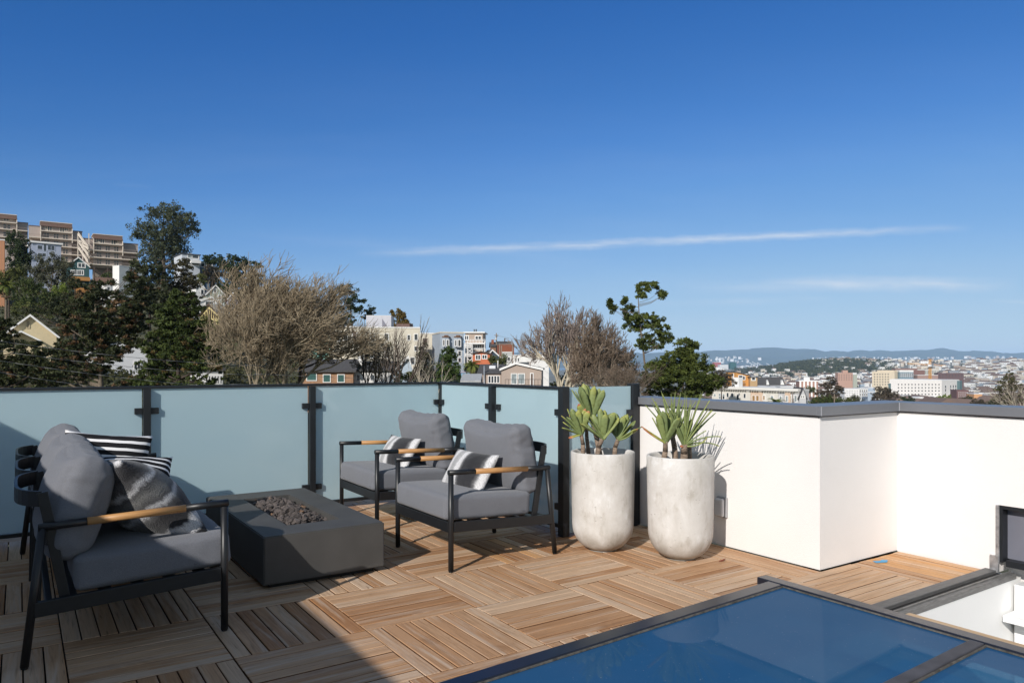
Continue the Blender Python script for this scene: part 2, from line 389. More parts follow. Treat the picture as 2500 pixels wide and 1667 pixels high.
# outlet box
ob = empty('outlet_box', (XW, 3.42, 0.27), 0, 'small grey weatherproof outlet box low on the white parapet behind the planter', 'outlet box')
gpl = M('grey_plastic', (0.33, 0.33, 0.34), 0.45)
b = MB(); b.box((-0.022, -0.045, -0.07), (-0.001, 0.045, 0.07), bev=0.006); b.build('box', gpl, ob)
b = MB(); b.box((-0.055, -0.036, -0.062), (-0.0225, 0.036, 0.062), bev=0.012); b.build('cover', M('pale_plastic_cover', (0.55, 0.55, 0.56), 0.25, spec=0.6), ob)

# ------------------------------------------------------------------ frosted glass railing
def frosted():
    m = bpy.data.materials.new('frosted_glass'); m.use_nodes = True; n, l = m.node_tree.nodes, m.node_tree.links; n.clear()
    o = n.new('ShaderNodeOutputMaterial'); t = n.new('ShaderNodeTexCoord'); nz = n.new('ShaderNodeTexNoise')
    l.new(t.outputs['Object'], nz.inputs['Vector']); nz.inputs['Scale'].default_value = 1.1; nz.inputs['Detail'].default_value = 7; nz.inputs['Distortion'].default_value = 0.8
    cr = n.new('ShaderNodeValToRGB'); l.new(nz.outputs['Fac'], cr.inputs[0])
    cr.color_ramp.elements[0].color = (0.55, 0.80, 0.90, 1); cr.color_ramp.elements[1].color = (0.74, 0.95, 1.0, 1)
    d = n.new('ShaderNodeBsdfDiffuse'); tr = n.new('ShaderNodeBsdfTranslucent'); g = n.new('ShaderNodeBsdfGlossy'); fr = n.new('ShaderNodeFresnel'); fr.inputs[0].default_value = 1.5
    g.inputs['Roughness'].default_value = 0.03
    l.new(cr.outputs[0], d.inputs[0]); tr.inputs[0].default_value = (0.93, 0.99, 1.0, 1)
    m1 = n.new('ShaderNodeMixShader'); m1.inputs[0].default_value = 0.55; l.new(d.outputs[0], m1.inputs[1]); l.new(tr.outputs[0], m1.inputs[2])
    m2 = n.new('ShaderNodeMixShader'); l.new(fr.outputs[0], m2.inputs[0]); l.new(m1.outputs[0], m2.inputs[1]); l.new(g.outputs[0], m2.inputs[2])
    l.new(m2.outputs[0], o.inputs[0]); return m
FROST = frosted()
YR, XR, ZT = 6.18, 3.31, 1.088                         # rail planes and height
EDGE = M('glass_edge', (0.55, 0.72, 0.70), 0.2)
def panel(root, a, c, z0, z1):
    """a sheet of frosted glass between two plan points"""
    a, c = Vector((*a, 0)), Vector((*c, 0)); u = (c - a).normalized()
    b = MB(); b.bar(a + Vector((0, 0, (z0 + z1) / 2)), c + Vector((0, 0, (z0 + z1) / 2)), 0.012, z1 - z0)
    return sub(b, 'glass_panel', FROST, root)
def clamp(root, p, u, s=0.034):
    b = MB(); p = Vector(p); u = Vector((*u, 0)).normalized(); b.bar(p - u * s, p + u * s, 0.036, 0.046, bev=0.002); return sub(b, 'clamp', RAILBLK, root)
rail = empty('glass_railing', (1.0, YR, 0), 0, 'long frosted glass railing with black posts behind the sofa and fire pit', 'railing')
LP = [-0.47, 0.80, 2.07, XR + 0.012]
b = MB(); b.box((-1.5, YR - 0.022, ZT - 0.020), (XR + 0.022, YR + 0.022, ZT), bev=0.002); sub(b, 'top_rail', RAILBLK, rail)
b = MB(); b.box((-1.5, YR - 0.022, 0.052), (XR + 0.022, YR + 0.022, 0.078), bev=0.002); sub(b, 'bottom_rail', RAILBLK, rail)
xs = [-1.5] + LP
for i in range(4): panel(rail, (xs[i] + (0.031 if i else 0), YR), (xs[i + 1] - 0.031, YR), 0.080, ZT - 0.021)
for x in LP[:3]:
    b = MB(); b.box((x - 0.025, YR - 0.050, -0.02), (x + 0.025, YR - 0.0005, ZT - 0.021), bev=0.002); sub(b, 'post', RAILBLK, rail)
    for z in (0.21, 0.90):
        for s in (-1, 1): clamp(rail, (x + s * 0.055, YR - 0.015, z), (1, 0), 0.028)
b = MB(); b.box((XR - 0.014, YR - 0.048, 0), (XR + 0.022, YR - 0.012, ZT - 0.0205), bev=0.002); sub(b, 'post', RAILBLK, rail)
for z in (0.21, 0.90): clamp(rail, (XR - 0.045, YR - 0.016, z), (1, 0), 0.026)

YE = 4.27
rail2 = empty('glass_railing', (XR, 5.2, 0), 0, 'short frosted glass railing with black posts behind the two armchairs', 'railing')
b = MB(); b.box((XR - 0.021, YE, ZT - 0.0205), (XR + 0.021, YR - 0.025, ZT - 0.0005), bev=0.002); sub(b, 'top_rail', RAILBLK, rail2)
b = MB(); b.box((XR - 0.021, YE, 0.0525), (XR + 0.021, YR - 0.05, 0.0785), bev=0.002); sub(b, 'bottom_rail', RAILBLK, rail2)
panel(rail2, (XR, YR - 0.05), (XR, 5.24), 0.080, ZT - 0.0215); panel(rail2, (XR, 5.18), (XR, YE + 0.05), 0.080, ZT - 0.0215)
b = MB(); b.box((XR - 0.050, 5.185, -0.02), (XR - 0.0005, 5.235, ZT - 0.0215), bev=0.002); sub(b, 'post', RAILBLK, rail2)
b = MB(); b.box((XR - 0.045, YE - 0.05, 0.0), (XR + 0.015, YE + 0.012, ZT + 0.002), bev=0.002); sub(b, 'post', RAILBLK, rail2)
for z in (0.21, 0.90):
    for y in (5.13, 5.29, YE + 0.045, YR - 0.075): clamp(rail2, (XR - 0.016, y, z), (0, 1), 0.026)
scr = empty('glass_screen', (3.66, YE, 0), 0, 'frosted glass screen between the end post and the white parapet behind the planters', 'screen')
panel(scr, (XR + 0.018, YE - 0.02), (3.945, YE - 0.02), 0.02, ZT - 0.004)
b = MB(); b.box((3.95, YE - 0.05, 0.0), (3.998, YE + 0.02, ZT + 0.014), bev=0.002); b.box((3.9995, YE - 0.035, 0.0), (4.035, YE + 0.02, ZT + 0.014), bev=0.002); sub(b, 'post', RAILBLK, scr)
for z in (0.2, 0.88): clamp(scr, (3.93, YE - 0.03, z), (1, 0), 0.03)

# ------------------------------------------------------------------ sliding glass roof hatch
hat = empty('roof_hatch', (2.2, 1.3, 0.03), 0, 'large sliding glass roof hatch with black frame and blue tinted glass', 'skylight')
ZA, ZB = 0.022, 0.100                                  # it falls towards the left
def zh(x): return ZA + (ZB - ZA) * (x - 1.0) / 2.4
FRM = M('hatch_frame', (0.010, 0.013, 0.024), 0.28, 0.2, 12, spec=0.55)
FRT = M('hatch_frame_dusty', (0.060, 0.060, 0.070), 0.5, 0.3, 14)
def hbar(x0, y0, x1, y1, w, h, mat, dz=0.0, bev=0.004):
    b = MB(); b.bar((x0, y0, zh(x0) - h / 2 + dz), (x1, y1, zh(x1) - h / 2 + dz), w, h, bev=bev); return b.build('_', mat)
def hsub(o, name, par=hat):
    o.name = name; o.data.name = name; o.parent = par; o.matrix_parent_inverse = Matrix.Translation(hat.location).inverted(); return o
b = MB()
b.bar((0.75, 2.466, zh(.75) - 0.03), (3.325, 2.466, zh(3.325) - 0.03), 0.085, 0.06, bev=0.005)
b.bar((0.75, 2.512, zh(.75) - 0.05), (3.27, 2.512, zh(3.27) - 0.05), 0.035, 0.05, bev=0.003)
b.bar((3.365, 2.585, ZB - 0.028), (3.365, -0.6, ZB - 0.028), 0.078, 0.056, bev=0.005)
b.box((3.33, 2.40, 0.0), (3.40, 2.50, 0.05))
b.bar((0.73, 2.48, zh(.73) - 0.03), (0.73, -0.6, zh(.73) - 0.03), 0.08, 0.06, bev=0.005)
frame = hsub(b.build('_', FRM), 'frame')
b = MB(); b.bar((0.78, 1.475, zh(.78) - 0.025), (3.318, 1.475, zh(3.318) - 0.025), 0.055, 0.055, bev=0.004); b.bar((0.78, 0.45, zh(.78) - 0.025), (3.318, 0.45, zh(3.318) - 0.025), 0.055, 0.055, bev=0.004)
hsub(b.build('_', FRT), 'glazing_bar')
b = MB()
for (y0, y1) in ((1.503, 2.422), (0.48, 1.447)):
    b.bar((0.78, y1 - 0.006, zh(.78) - 0.007), (3.325, y1 - 0.006, zh(3.325) - 0.007), 0.008, 0.006)
    b.bar((3.320, y0, zh(3.32) - 0.007), (3.320, y1, zh(3.32) - 0.007), 0.008, 0.006)
hsub(b.build('_', M('dusty_gasket', (0.10, 0.092, 0.08), 0.9, 0.5, 40)), 'gasket')
def hatch_glass():
    m = bpy.data.materials.new('blue_tinted_hatch_glass'); m.use_nodes = True; n, l = m.node_tree.nodes, m.node_tree.links; n.clear()
    o = n.new('ShaderNodeOutputMaterial'); g = n.new('ShaderNodeBsdfGlossy'); g.inputs['Roughness'].default_value = 0.02; g.inputs['Color'].default_value = (0.55, 0.6, 0.65, 1)
    t = n.new('ShaderNodeTexCoord')
    d = n.new('ShaderNodeBsdfDiffuse'); d.inputs[0].default_value = (0.018, 0.105, 0.250, 1)  # the blue is the pane's own tint; only a little gloss reflects
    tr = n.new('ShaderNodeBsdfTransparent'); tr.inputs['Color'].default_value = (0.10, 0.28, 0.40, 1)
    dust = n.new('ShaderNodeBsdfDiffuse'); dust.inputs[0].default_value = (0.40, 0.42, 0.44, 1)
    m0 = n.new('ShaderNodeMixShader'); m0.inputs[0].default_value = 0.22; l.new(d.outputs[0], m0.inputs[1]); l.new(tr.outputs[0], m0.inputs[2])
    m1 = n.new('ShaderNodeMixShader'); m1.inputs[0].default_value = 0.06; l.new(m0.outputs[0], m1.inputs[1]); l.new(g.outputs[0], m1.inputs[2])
    nz = n.new('ShaderNodeTexNoise'); l.new(t.outputs['Object'], nz.inputs['Vector']); nz.inputs['Scale'].default_value = 3; nz.inputs['Detail'].default_value = 8
    n2 = n.new('ShaderNodeTexNoise'); l.new(t.outputs['Object'], n2.inputs['Vector']); n2.inputs['Scale'].default_value = 95; n2.inputs['Detail'].default_value = 2
    cr = n.new('ShaderNodeValToRGB'); l.new(n2.outputs['Fac'], cr.inputs[0]); cr.color_ramp.elements[0].position = 0.70; cr.color_ramp.elements[0].color = (0, 0, 0, 1); cr.color_ramp.elements[1].position = 0.80; cr.color_ramp.elements[1].color = (.35, .35, .35, 1)
    m3 = n.new('ShaderNodeMath'); m3.operation = 'MULTIPLY_ADD'; l.new(nz.outputs['Fac'], m3.inputs[0]); m3.inputs[1].default_value = 0.05; l.new(cr.outputs[0], m3.inputs[2])
    m2 = n.new('ShaderNodeMixShader'); l.new(m3.outputs[0], m2.inputs[0]); l.new(m1.outputs[0], m2.inputs[1]); l.new(dust.outputs[0], m2.inputs[2])
    l.new(m2.outputs[0], o.inputs[0]); return m
HG = hatch_glass()
for (y0, y1) in ((1.502, 2.424), (0.478, 1.448), (-0.6, 0.422)):
    b = MB(); b.poly([(0.77, y0, zh(.77) - 0.012), (3.327, y0, zh(3.327) - 0.012), (3.327, y1, zh(3.327) - 0.012), (0.77, y1, zh(.77) - 0.012)])
    hsub(b.build('_', HG), 'pane')
b = MB()
for (x0, x1, z, y0, y1) in ((3.05, 3.10, -0.05, 0.5, 2.38), (2.55, 2.70, -0.14, 0.5, 2.2), (2.40, 2.43, -0.14, 0.5, 2.2)): b.box((x0, y0, z - .03), (x1, y1, z))
hsub(b.build('_', M('shaft_beam', (0.75, 0.75, 0.72), 0.6)), 'shade_rail')
b = MB(); b.box((3.405, -0.6, -0.03), (3.66, 1.94, 0.028), bev=0.01); hsub(b.build('_', M('timber_sash', (0.60, 0.42, 0.25), 0.5, 0.0, 4, stretch=(20, 1.5, 20), col2=(0.50, 0.33, 0.18))), 'timber_sash')
b = MB(); b.tube((3.30, 2.545, 0.03), (3.30, 2.545, 0.075), 0.012); hsub(b.build('_', M('bolt_steel', (0.6, 0.6, 0.62), 0.25, metal=1.0)), 'bolt')
# track the hatch runs on
tr = empty('hatch_track', (4.1, 2.07, 0), 0, 'dusty grey metal track for the roof hatch running to the white parapet', 'track')
tm = M('dusty_track', (0.10, 0.10, 0.10), 0.5, 0.22, 12, stretch=(1, 6, 6)); tm2 = M('track_groove', (0.012, 0.012, 0.012), 0.5)
b = MB(); b.box((3.41, 2.070, -0.02), (XW2 - 0.004, 2.136, 0.012), bev=0.003); sub(b, 'upper_rail', tm, tr)
b = MB(); b.box((3.41, 2.0305, -0.03), (XW2 - 0.004, 2.0695, -0.006)); sub(b, 'groove', tm2, tr)
b = MB(); b.box((3.41, 1.986, -0.030), (XW2 + 0.05, 2.030, 0.002), bev=0.004); b.box((3.41, 2.016, 0.0025), (XW2 + 0.05, 2.026, 0.009)); sub(b, 'lower_rail', M('track_lip', (0.15, 0.147, 0.143), 0.5, 0.3, 14, stretch=(1, 5, 5)), tr)
# the shaft under the opening
sw = M('shaft_white', (0.82, 0.82, 0.81), 0.7, 0.01)
b = MB(); b.box((0.7, 1.992, -2.8), (XW2 + 0.12, 2.40, -0.032)); b.box((XW2 - 0.01, -2.5, -2.8), (XW2 + 0.1, 1.9745, -0.05)); b.box((0.6, -2.5, -2.9), (XW2 + 0.1, 1.9745, -2.8)); b.box((0.58, -2.5, -2.8), (0.7, 2.4, -0.05)); b.box((XW2 - 0.16, 1.6, -0.24), (XW2 - 0.0105, 1.9745, -0.205)); b.box((0.7, -2.6, -2.8), (XW2, -2.5, -0.1))
o = b.build('roof_shaft', sw); tag(o, 'white light shaft under the open roof hatch', 'shaft', kind='structure')
# tape, leaf
o = MB(); p0 = gz(2150, 1372); o.prism([p0 + np.array(v) for v in ((-.05, .0, .004), (.02, -.03, .0045), (.075, -.005, .004), (.04, .02, .005), (.02, .012, .004), (-.03, .035, .004))], (0, 0, .0012))
tag(o.build('tape_strip', M('blue_masking_tape', (0.10, 0.36, 0.62), 0.7)), 'torn strip of blue masking tape on the alcove boards', 'tape')
o = MB(); p0 = gz(2008 - 246, 1370); o.prism([p0 + np.array(v) for v in ((-.03, .0, .004), (.0, -.012, .006), (.05, .01, .009), (.0, .008, .006))], (0, 0, .002))
tag(o.build('fallen_leaf', M('red_brown_leaf', (0.22, 0.06, 0.03), 0.8)), 'small dry red leaf on the deck by the planter', 'leaf')

# ------------------------------------------------------------------ cushions
def vnoise(p, s, seed=0):
    from mathutils import noise
    return noise.noise(Vector((p[0] * s + seed * 7.3, p[1] * s - seed * 3.1, p[2] * s + seed * 1.7)))
def cushion(name, dims, r, mat, crown=0.02, pinch=0.0, wr=0.004, seed=0, n=22, sag=0.0, parent=None, wscale=9.0):
    """a soft box: rounded edges, crowned faces, pinched corners, creases"""
    from mathutils import noise
    bm = bmesh.new(); bmesh.ops.create_cube(bm, size=2.0); bmesh.ops.subdivide_edges(bm, edges=bm.edges[:], cuts=n, use_grid_fill=True)
    a, b_, c = [d / 2 for d in dims]
    for v in bm.verts:
        p = [math.copysign(abs(t) ** 0.75, t) for t in v.co]
        q = Vector((p[0] * a, p[1] * b_, p[2] * c)); inn = Vector([max(-(h - r), min(h - r, t)) for t, h in zip(q, (a, b_, c))])
        d = q - inn
        if d.length > 1e-6:
            k = max(abs(d.x), abs(d.y), abs(d.z)); d = d.normalized() * r if k > 1e-5 else d
        w = inn + d
        x, y, z = p
        fx, fy, fz = (1 - x * x), (1 - y * y), (1 - z * z)
        w.z += math.copysign(crown, z) * fx * fy * abs(z) ** 2
        w.x += math.copysign(crown * 0.5, x) * fy * fz * abs(x) ** 3; w.y += math.copysign(crown * 0.5, y) * fx * fz * abs(y) ** 3
        if pinch:
            w.x *= 1 - pinch * 0.10 * fy; w.y *= 1 - pinch * 0.10 * fx
            w.z *= 1 - pinch * 0.42 * (x * x * y * y) ** 1.5
        if sag: w.y -= sag * fx * max(0, y) ** 2
        e = max(abs(x), abs(y)) ** 4
        nv = noise.noise(Vector((w.x * wscale + seed * 7.3, w.y * wscale, w.z * wscale * 0.7 + seed)))
        n2 = noise.noise(Vector((w.x * 30 + seed, w.y * 30, w.z * 12))) * e
        rdg = (1 - abs(noise.noise(Vector((w.x * 7 + seed * 3, w.y * 15, w.z * 5 + 4))))) ** 5
        w += w.normalized() * (wr * nv + wr * 0.9 * n2 + wr * 0.8 * rdg * e)
        v.co = w
    me = bpy.data.meshes.new(name); bmesh.ops.recalc_face_normals(bm, faces=bm.faces); bm.to_mesh(me); bm.free()
    o = link(name, me, mat, parent, smooth=True); return o
def piping(name, dims, r, zoff, mat, parent, inset=0.0):
    """the seam that runs round a cushion"""
    a, b_ = dims[0] / 2 - inset, dims[1] / 2 - inset; pts = []
    for cx, cy, a0 in ((a - r, b_ - r, 0), (-(a - r), b_ - r, 90), (-(a - r), -(b_ - r), 180), (a - r, -(b_ - r), 270)):
        for k in range(7): t = R(a0 + k * 15); pts.append(Vector((cx + r * math.cos(t), cy + r * math.sin(t), zoff)))
    b = MB()
    for p, q in zip(pts, pts[1:] + pts[:1]): b.tube(p, q, 0.0028, seg=6)
    return b.build(name, mat, parent)
SEAM = M('fabric_seam', (0.10, 0.105, 0.12), 0.95)

# ------------------------------------------------------------------ armchairs and sofa (front at x = 0, rear towards +x)
def seating(name, label, cat, W, nseg, group=None):
    root = empty(name, (0, 0, 0), 0, label, cat, group)
    tr = 0.0165
    for y in (0.0, W):
        b = MB(); b.tube((0, y, 0.008), (0, y, 0.585), tr, seg=18); b.tube((0, y, 0.0), (0, y, 0.008), tr * 0.8, seg=12); b.build('leg', BLACK, root)
        b = MB(); b.tube((0.785, y, 0.008), (0.722, y, 0.575), tr, seg=18); b.tube((0.786, y, 0), (0.785, y, 0.008), tr * .8, seg=12); b.build('leg', BLACK, root)
        a0, a1 = Vector((-0.0165, y, 0.601)), Vector((0.738, y, 0.574)); d = (a1 - a0)
        b = MB(); b.tube(a0, a0 + d * 0.245, tr, seg=18); b.tube(a0 + d * 0.765, a1, tr, seg=18); b.tube(a0 + d * 0.2, a0 + d * 0.8, tr * 0.6, seg=8); arm = b.build('armrest', BLACK, root)
        b = MB(); b.tube(a0 + d * 0.2455, a0 + d * 0.7645, tr * 1.03, seg=20); b.build('wood_grip', TEAK, arm)
    b = MB(); t = 0.028
    for y in (0.0, W): b.bar((0.016, y, 0.272), (0.752, y, 0.236), t, 0.062, bev=0.003)
    b.bar((0.0, 0.014, 0.270), (0.0, W - 0.014, 0.270), t, 0.064, bev=0.003); b.bar((0.70, 0.014, 0.240), (0.70, W - 0.014, 0.240), 0.026, 0.052, bev=0.003)
    for k in range(5): b.bar((0.10 + 0.13 * k, 0.014, 0.2845 - 0.0062 * k), (0.10 + 0.13 * k, W - 0.014, 0.2845 - 0.0062 * k), 0.05, 0.010)
    b.build('seat_frame', BLACK, root)
    # back: leaning flat posts, bowed top slat and mid slat for every seat
    b = MB(); seg = (W - 0.07) / nseg
    for k in range(nseg + 1):
        y = 0.035 + seg * k
        b.bar((0.640, y, 0.258), (0.722, y, 0.715), 0.016, 0.040, bev=0.002, up=(1, 0, 0.0))
        if 0 < k < nseg: b.bar((0.735, y, 0.0), (0.722, y, 0.66), 0.018, 0.045, bev=0.002, up=(1, 0, 0))
    for k in range(nseg):
        y0 = 0.035 + seg * k
        for (zt, zb, bow, xo) in ((0.720, 0.655, 0.085, 0.0), (0.535, 0.490, 0.04, -0.032)):
            N = 18; A = []
            for i in range(N + 1):
                t_ = i / N; u = 2 * t_ - 1; bx = bow * (1 - u ** 4) ** 0.9
                A.append((0.724 + xo + bx, y0 + seg * t_))
            for (xa, ya), (xb, yb) in zip(A, A[1:]):
                b.prism([(xa, ya, zb), (xb, yb, zb), (xb, yb, zt), (xa, ya, zt)], (0.013, 0, 0.0))
    b.build('back_frame', BLACK, root)
    return root, seg

def armchair(label, seed, group, backrot=0.0):
    root, seg = seating('armchair', label, 'armchair', 0.74, 1, group)
    s = cushion('seat_cushion', (0.63, 0.70, 0.150), 0.030, FABRIC, 0.012, 0.0, 0.003, seed, parent=root)
    s.location = (0.292, 0.37, 0.3655); s.rotation_euler = (0, R(2.8), 0)
    piping('piping', (0.63, 0.70), 0.045, -0.045, SEAM, s, 0.001)
    c = cushion('back_cushion', (0.68, 0.47, 0.185), 0.060, FABRIC, 0.035, 0.55, 0.007, seed + 2, n=34, sag=0.030, parent=root)
    # local x of the cushion runs along the chair's width, local y up, z to the front
    c.rotation_euler = Matrix(((0, math.sin(R(12)), -math.cos(R(12))), (1, 0, 0), (0, math.cos(R(12)), math.sin(R(12))))).to_euler()
    c.rotation_euler.z += 0
    c.location = (0.600, 0.375, 0.634)
    return root
ch1 = armchair('nearer grey armchair in front of the planters with black frame and teak arms', 3, 'armchairs facing the sofa')
ch1.location = (2.160, 3.892, 0); ch1.rotation_euler = (0, 0, R(0.3))
ch2 = armchair('farther grey armchair by the glass railing with black frame and teak arms', 11, 'armchairs facing the sofa')
ch2.location = (2.212, 5.115, 0); ch2.rotation_euler = (0, 0, R(-0.5))

SW = 2.205
sofa, sseg = seating('sofa', 'long grey outdoor sofa with black frame half in the shade', 'sofa', SW, 3)
sofa.location = (0.802, 5.838, 0); sofa.rotation_euler = (0, 0, math.pi)
sl = SW / 3 - 0.015
for k in range(3):
    yc = SW / 2 + (k - 1) * (SW / 3 - 0.006)
    s = cushion('seat_cushion', (0.64, sl, 0.155), 0.030, FABRIC, 0.012, 0.0, 0.003, 20 + k, parent=sofa)
    s.location = (0.288, yc, 0.368); s.rotation_euler = (0, R(2.8), 0)
    piping('piping', (0.64, sl), 0.045, -0.048, SEAM, s, 0.001)
    c = cushion('back_cushion', (0.72, 0.46, 0.205), 0.080, FABRIC, 0.040, 0.5, 0.006, 30 + k, n=34, sag=0.020, parent=sofa)
    t = R(17)
    c.rotation_euler = Matrix(((0, math.sin(t), -math.cos(t)), (1, 0, 0), (0, math.cos(t), math.sin(t)))).to_euler()
    c.location = (0.590, yc + (0.0, 0.01, -0.01)[k], 0.632)

# ------------------------------------------------------------------ scatter pillows
def pillow(name, W, H, T, mat, label, loc, rot, seed=0, n=34, wr=0.006):
    from mathutils import noise
    V, Fc = [], []
    for sd in (1, -1):
        for i in range(n + 1):
            for j in range(n + 1):
                u, v = 2 * i / n - 1, 2 * j / n - 1
                f = max(0.0, (1 - u ** 2)) ** 0.55 * max(0.0, (1 - v ** 2)) ** 0.55
                x = W / 2 * u * (1 - 0.075 * (1 - v * v)); y = H / 2 * v * (1 - 0.075 * (1 - u * u))
                z = sd * T / 2 * f
                z += wr * f * (noise.noise(Vector((x * 11 + seed, y * 11, sd * 2.0))) + 0.6 * (1 - abs(noise.noise(Vector((x * 9 + seed * 2, y * 17, sd + 3.0))))) ** 4)
                z += 0.012 * noise.noise(Vector((x * 4 + seed, y * 4, 9.0)))
                V.append((x, y, z))
    m = n + 1
    for s in range(2):
        o = s * m * m
        for i in range(n):
            for j in range(n):
                q = (o + i * m + j, o + (i + 1) * m + j, o + (i + 1) * m + j + 1, o + i * m + j + 1); Fc.append(q if s == 0 else q[::-1])
    me = fastmesh(name, V, Fc, smooth=True)
    bm = bmesh.new(); bm.from_mesh(me); bmesh.ops.remove_doubles(bm, verts=bm.verts, dist=0.0004); bm.to_mesh(me); bm.free()
    o = link(name, me, mat, smooth=True); o.location = loc; o.rotation_euler = rot
    return tag(o, label, 'pillow')
def stripes_mat():
    m = bpy.data.materials.new('black_white_stripes'); m.use_nodes = True; n, l = m.node_tree.nodes, m.node_tree.links; b = n['Principled BSDF']
    t = n.new('ShaderNodeTexCoord'); s = n.new('ShaderNodeSeparateXYZ'); l.new(t.outputs['Object'], s.inputs[0])
    nz = n.new('ShaderNodeTexNoise'); l.new(t.outputs['Object'], nz.inputs['Vector']); nz.inputs['Scale'].default_value = 7
    a = n.new('ShaderNodeMath'); a.operation = 'MULTIPLY_ADD'; l.new(nz.outputs['Fac'], a.inputs[0]); a.inputs[1].default_value = 0.012; l.new(s.outputs['Y'], a.inputs[2])
    w = n.new('ShaderNodeMath'); w.operation = 'WRAP'; l.new(a.outputs[0], w.inputs[0]); w.inputs[1].default_value = 0.0; w.inputs[2].default_value = 0.047
    g = n.new('ShaderNodeMath'); g.operation = 'GREATER_THAN'; l.new(w.outputs[0], g.inputs[0]); g.inputs[1].default_value = 0.030
    x = n.new('ShaderNodeMix'); x.data_type = 'RGBA'; l.new(g.outputs[0], x.inputs['Factor']); x.inputs['A'].default_value = (0.017, 0.017, 0.019, 1); x.inputs['B'].default_value = (0.78, 0.77, 0.78, 1)
    l.new(x.outputs['Result'], b.inputs['Base Color']); b.inputs['Roughness'].default_value = 0.95; b.inputs['Specular IOR Level'].default_value = 0.1
    n2 = n.new('ShaderNodeTexNoise'); l.new(t.outputs['Object'], n2.inputs['Vector']); n2.inputs['Scale'].default_value = 350
    bp = n.new('ShaderNodeBump'); bp.inputs['Strength'].default_value = 0.3; bp.inputs['Distance'].default_value = 0.004; l.new(n2.outputs['Fac'], bp.inputs['Height']); l.new(bp.outputs[0], b.inputs['Normal'])
    return m
def dye_mat(name, axis, k, ph, seed, wob=0.11, stops=None):
    m = bpy.data.materials.new(name); m.use_nodes = True; n, l = m.node_tree.nodes, m.node_tree.links; b = n['Principled BSDF']
    t = n.new('ShaderNodeTexCoord'); s = n.new('ShaderNodeSeparateXYZ'); l.new(t.outputs['Object'], s.inputs[0])
    def nz(sc, det, stretch):
        mp = n.new('ShaderNodeMapping'); mp.inputs['Scale'].default_value = stretch; mp.inputs['Location'].default_value = (seed, seed, 0); l.new(t.outputs['Object'], mp.inputs[0])
        q = n.new('ShaderNodeTexNoise'); l.new(mp.outputs[0], q.inputs['Vector']); q.inputs['Scale'].default_value = sc; q.inputs['Detail'].default_value = det; q.inputs['Roughness'].default_value = 0.7; return q.outputs['Fac']
    st = (0.25, 1, 1) if axis == 'X' else (1, 0.25, 1)
    a = n.new('ShaderNodeMath'); a.operation = 'MULTIPLY_ADD'; l.new(nz(5, 2, (1, 1, 1)), a.inputs[0]); a.inputs[1].default_value = wob; l.new(s.outputs[axis], a.inputs[2])
    a2 = n.new('ShaderNodeMath'); a2.operation = 'MULTIPLY_ADD'; l.new(nz(70, 5, st), a2.inputs[0]); a2.inputs[1].default_value = wob * 0.40; l.new(a.outputs[0], a2.inputs[2])
    w = n.new('ShaderNodeMath'); w.operation = 'MULTIPLY_ADD'; l.new(a2.outputs[0], w.inputs[0]); w.inputs[1].default_value = k; w.inputs[2].default_value = ph
    fr = n.new('ShaderNodeMath'); fr.operation = 'PINGPONG'; l.new(w.outputs[0], fr.inputs[0]); fr.inputs[1].default_value = 1.0
    cr = n.new('ShaderNodeValToRGB'); l.new(fr.outputs[0], cr.inputs[0])
    stops = stops or [(0.0, (0.028, 0.028, 0.032)), (0.40, (0.040, 0.040, 0.045)), (0.52, (0.18, 0.18, 0.185)), (0.62, (0.74, 0.735, 0.74)), (0.80, (0.80, 0.79, 0.80)), (0.86, (0.5, 0.5, 0.51)), (1.0, (0.42, 0.42, 0.42))]
    while len(cr.color_ramp.elements) < len(stops): cr.color_ramp.elements.new(0.5)
    for e, (p, c) in zip(cr.color_ramp.elements, stops): e.position = p; e.color = (*c, 1)
    # fine knit speckle
    vo = n.new('ShaderNodeTexVoronoi'); l.new(t.outputs['Object'], vo.inputs['Vector']); vo.inputs['Scale'].default_value = 170
    mr = n.new('ShaderNodeMapRange'); l.new(vo.outputs['Distance'], mr.inputs[0]); mr.inputs['From Max'].default_value = 0.8; mr.inputs['To Min'].default_value = 1.08; mr.inputs['To Max'].default_value = 0.62
    x = n.new('ShaderNodeMix'); x.data_type = 'RGBA'; x.blend_type = 'MULTIPLY'; x.inputs['Factor'].default_value = 1; l.new(cr.outputs[0], x.inputs['A']); l.new(mr.outputs[0], x.inputs['B'])
    l.new(x.outputs['Result'], b.inputs['Base Color']); b.inputs['Roughness'].default_value = 0.95; b.inputs['Specular IOR Level'].default_value = 0.1; b.inputs['Sheen Weight'].default_value = 0.25
    bp = n.new('ShaderNodeBump'); bp.inputs['Strength'].default_value = 0.5; bp.inputs['Distance'].default_value = 0.006; l.new(vo.outputs['Distance'], bp.inputs['Height']); l.new(bp.outputs[0], b.inputs['Normal'])
    return m
STR = stripes_mat()
def frame_rot(xv, yv):
    """rotation whose x and y axes run along the given directions"""
    x = Vector(xv).normalized(); y = Vector(yv); y = (y - x * y.dot(x)).normalized(); z = x.cross(y)
    return Matrix((x, y, z)).transposed().to_euler()
def labeltag(o, loc):
    b = MB(); b.box((-0.014, -0.003, -0.018), (0.014, 0.003, 0.018)); t_ = b.build('care_tag', M('white_label', (0.8, 0.78, 0.76), 0.7), o); t_.location = loc; return t_
p = pillow('pillow', 0.46, 0.46, 0.19, STR, 'black and white striped pillow standing at the back of the sofa', (0.410, 4.88, 0.628), frame_rot((1, -0.16, -0.12), (-0.30, 0.26, 0.86)), 1)
labeltag(p, (-0.215, 0.17, 0.0))
p = pillow('pillow', 0.47, 0.46, 0.19, STR, 'slumped black and white striped pillow in the middle of the sofa', (0.465, 4.40, 0.610), frame_rot((1, -0.12, -0.04), (-0.12, 0.72, 0.46)), 2)
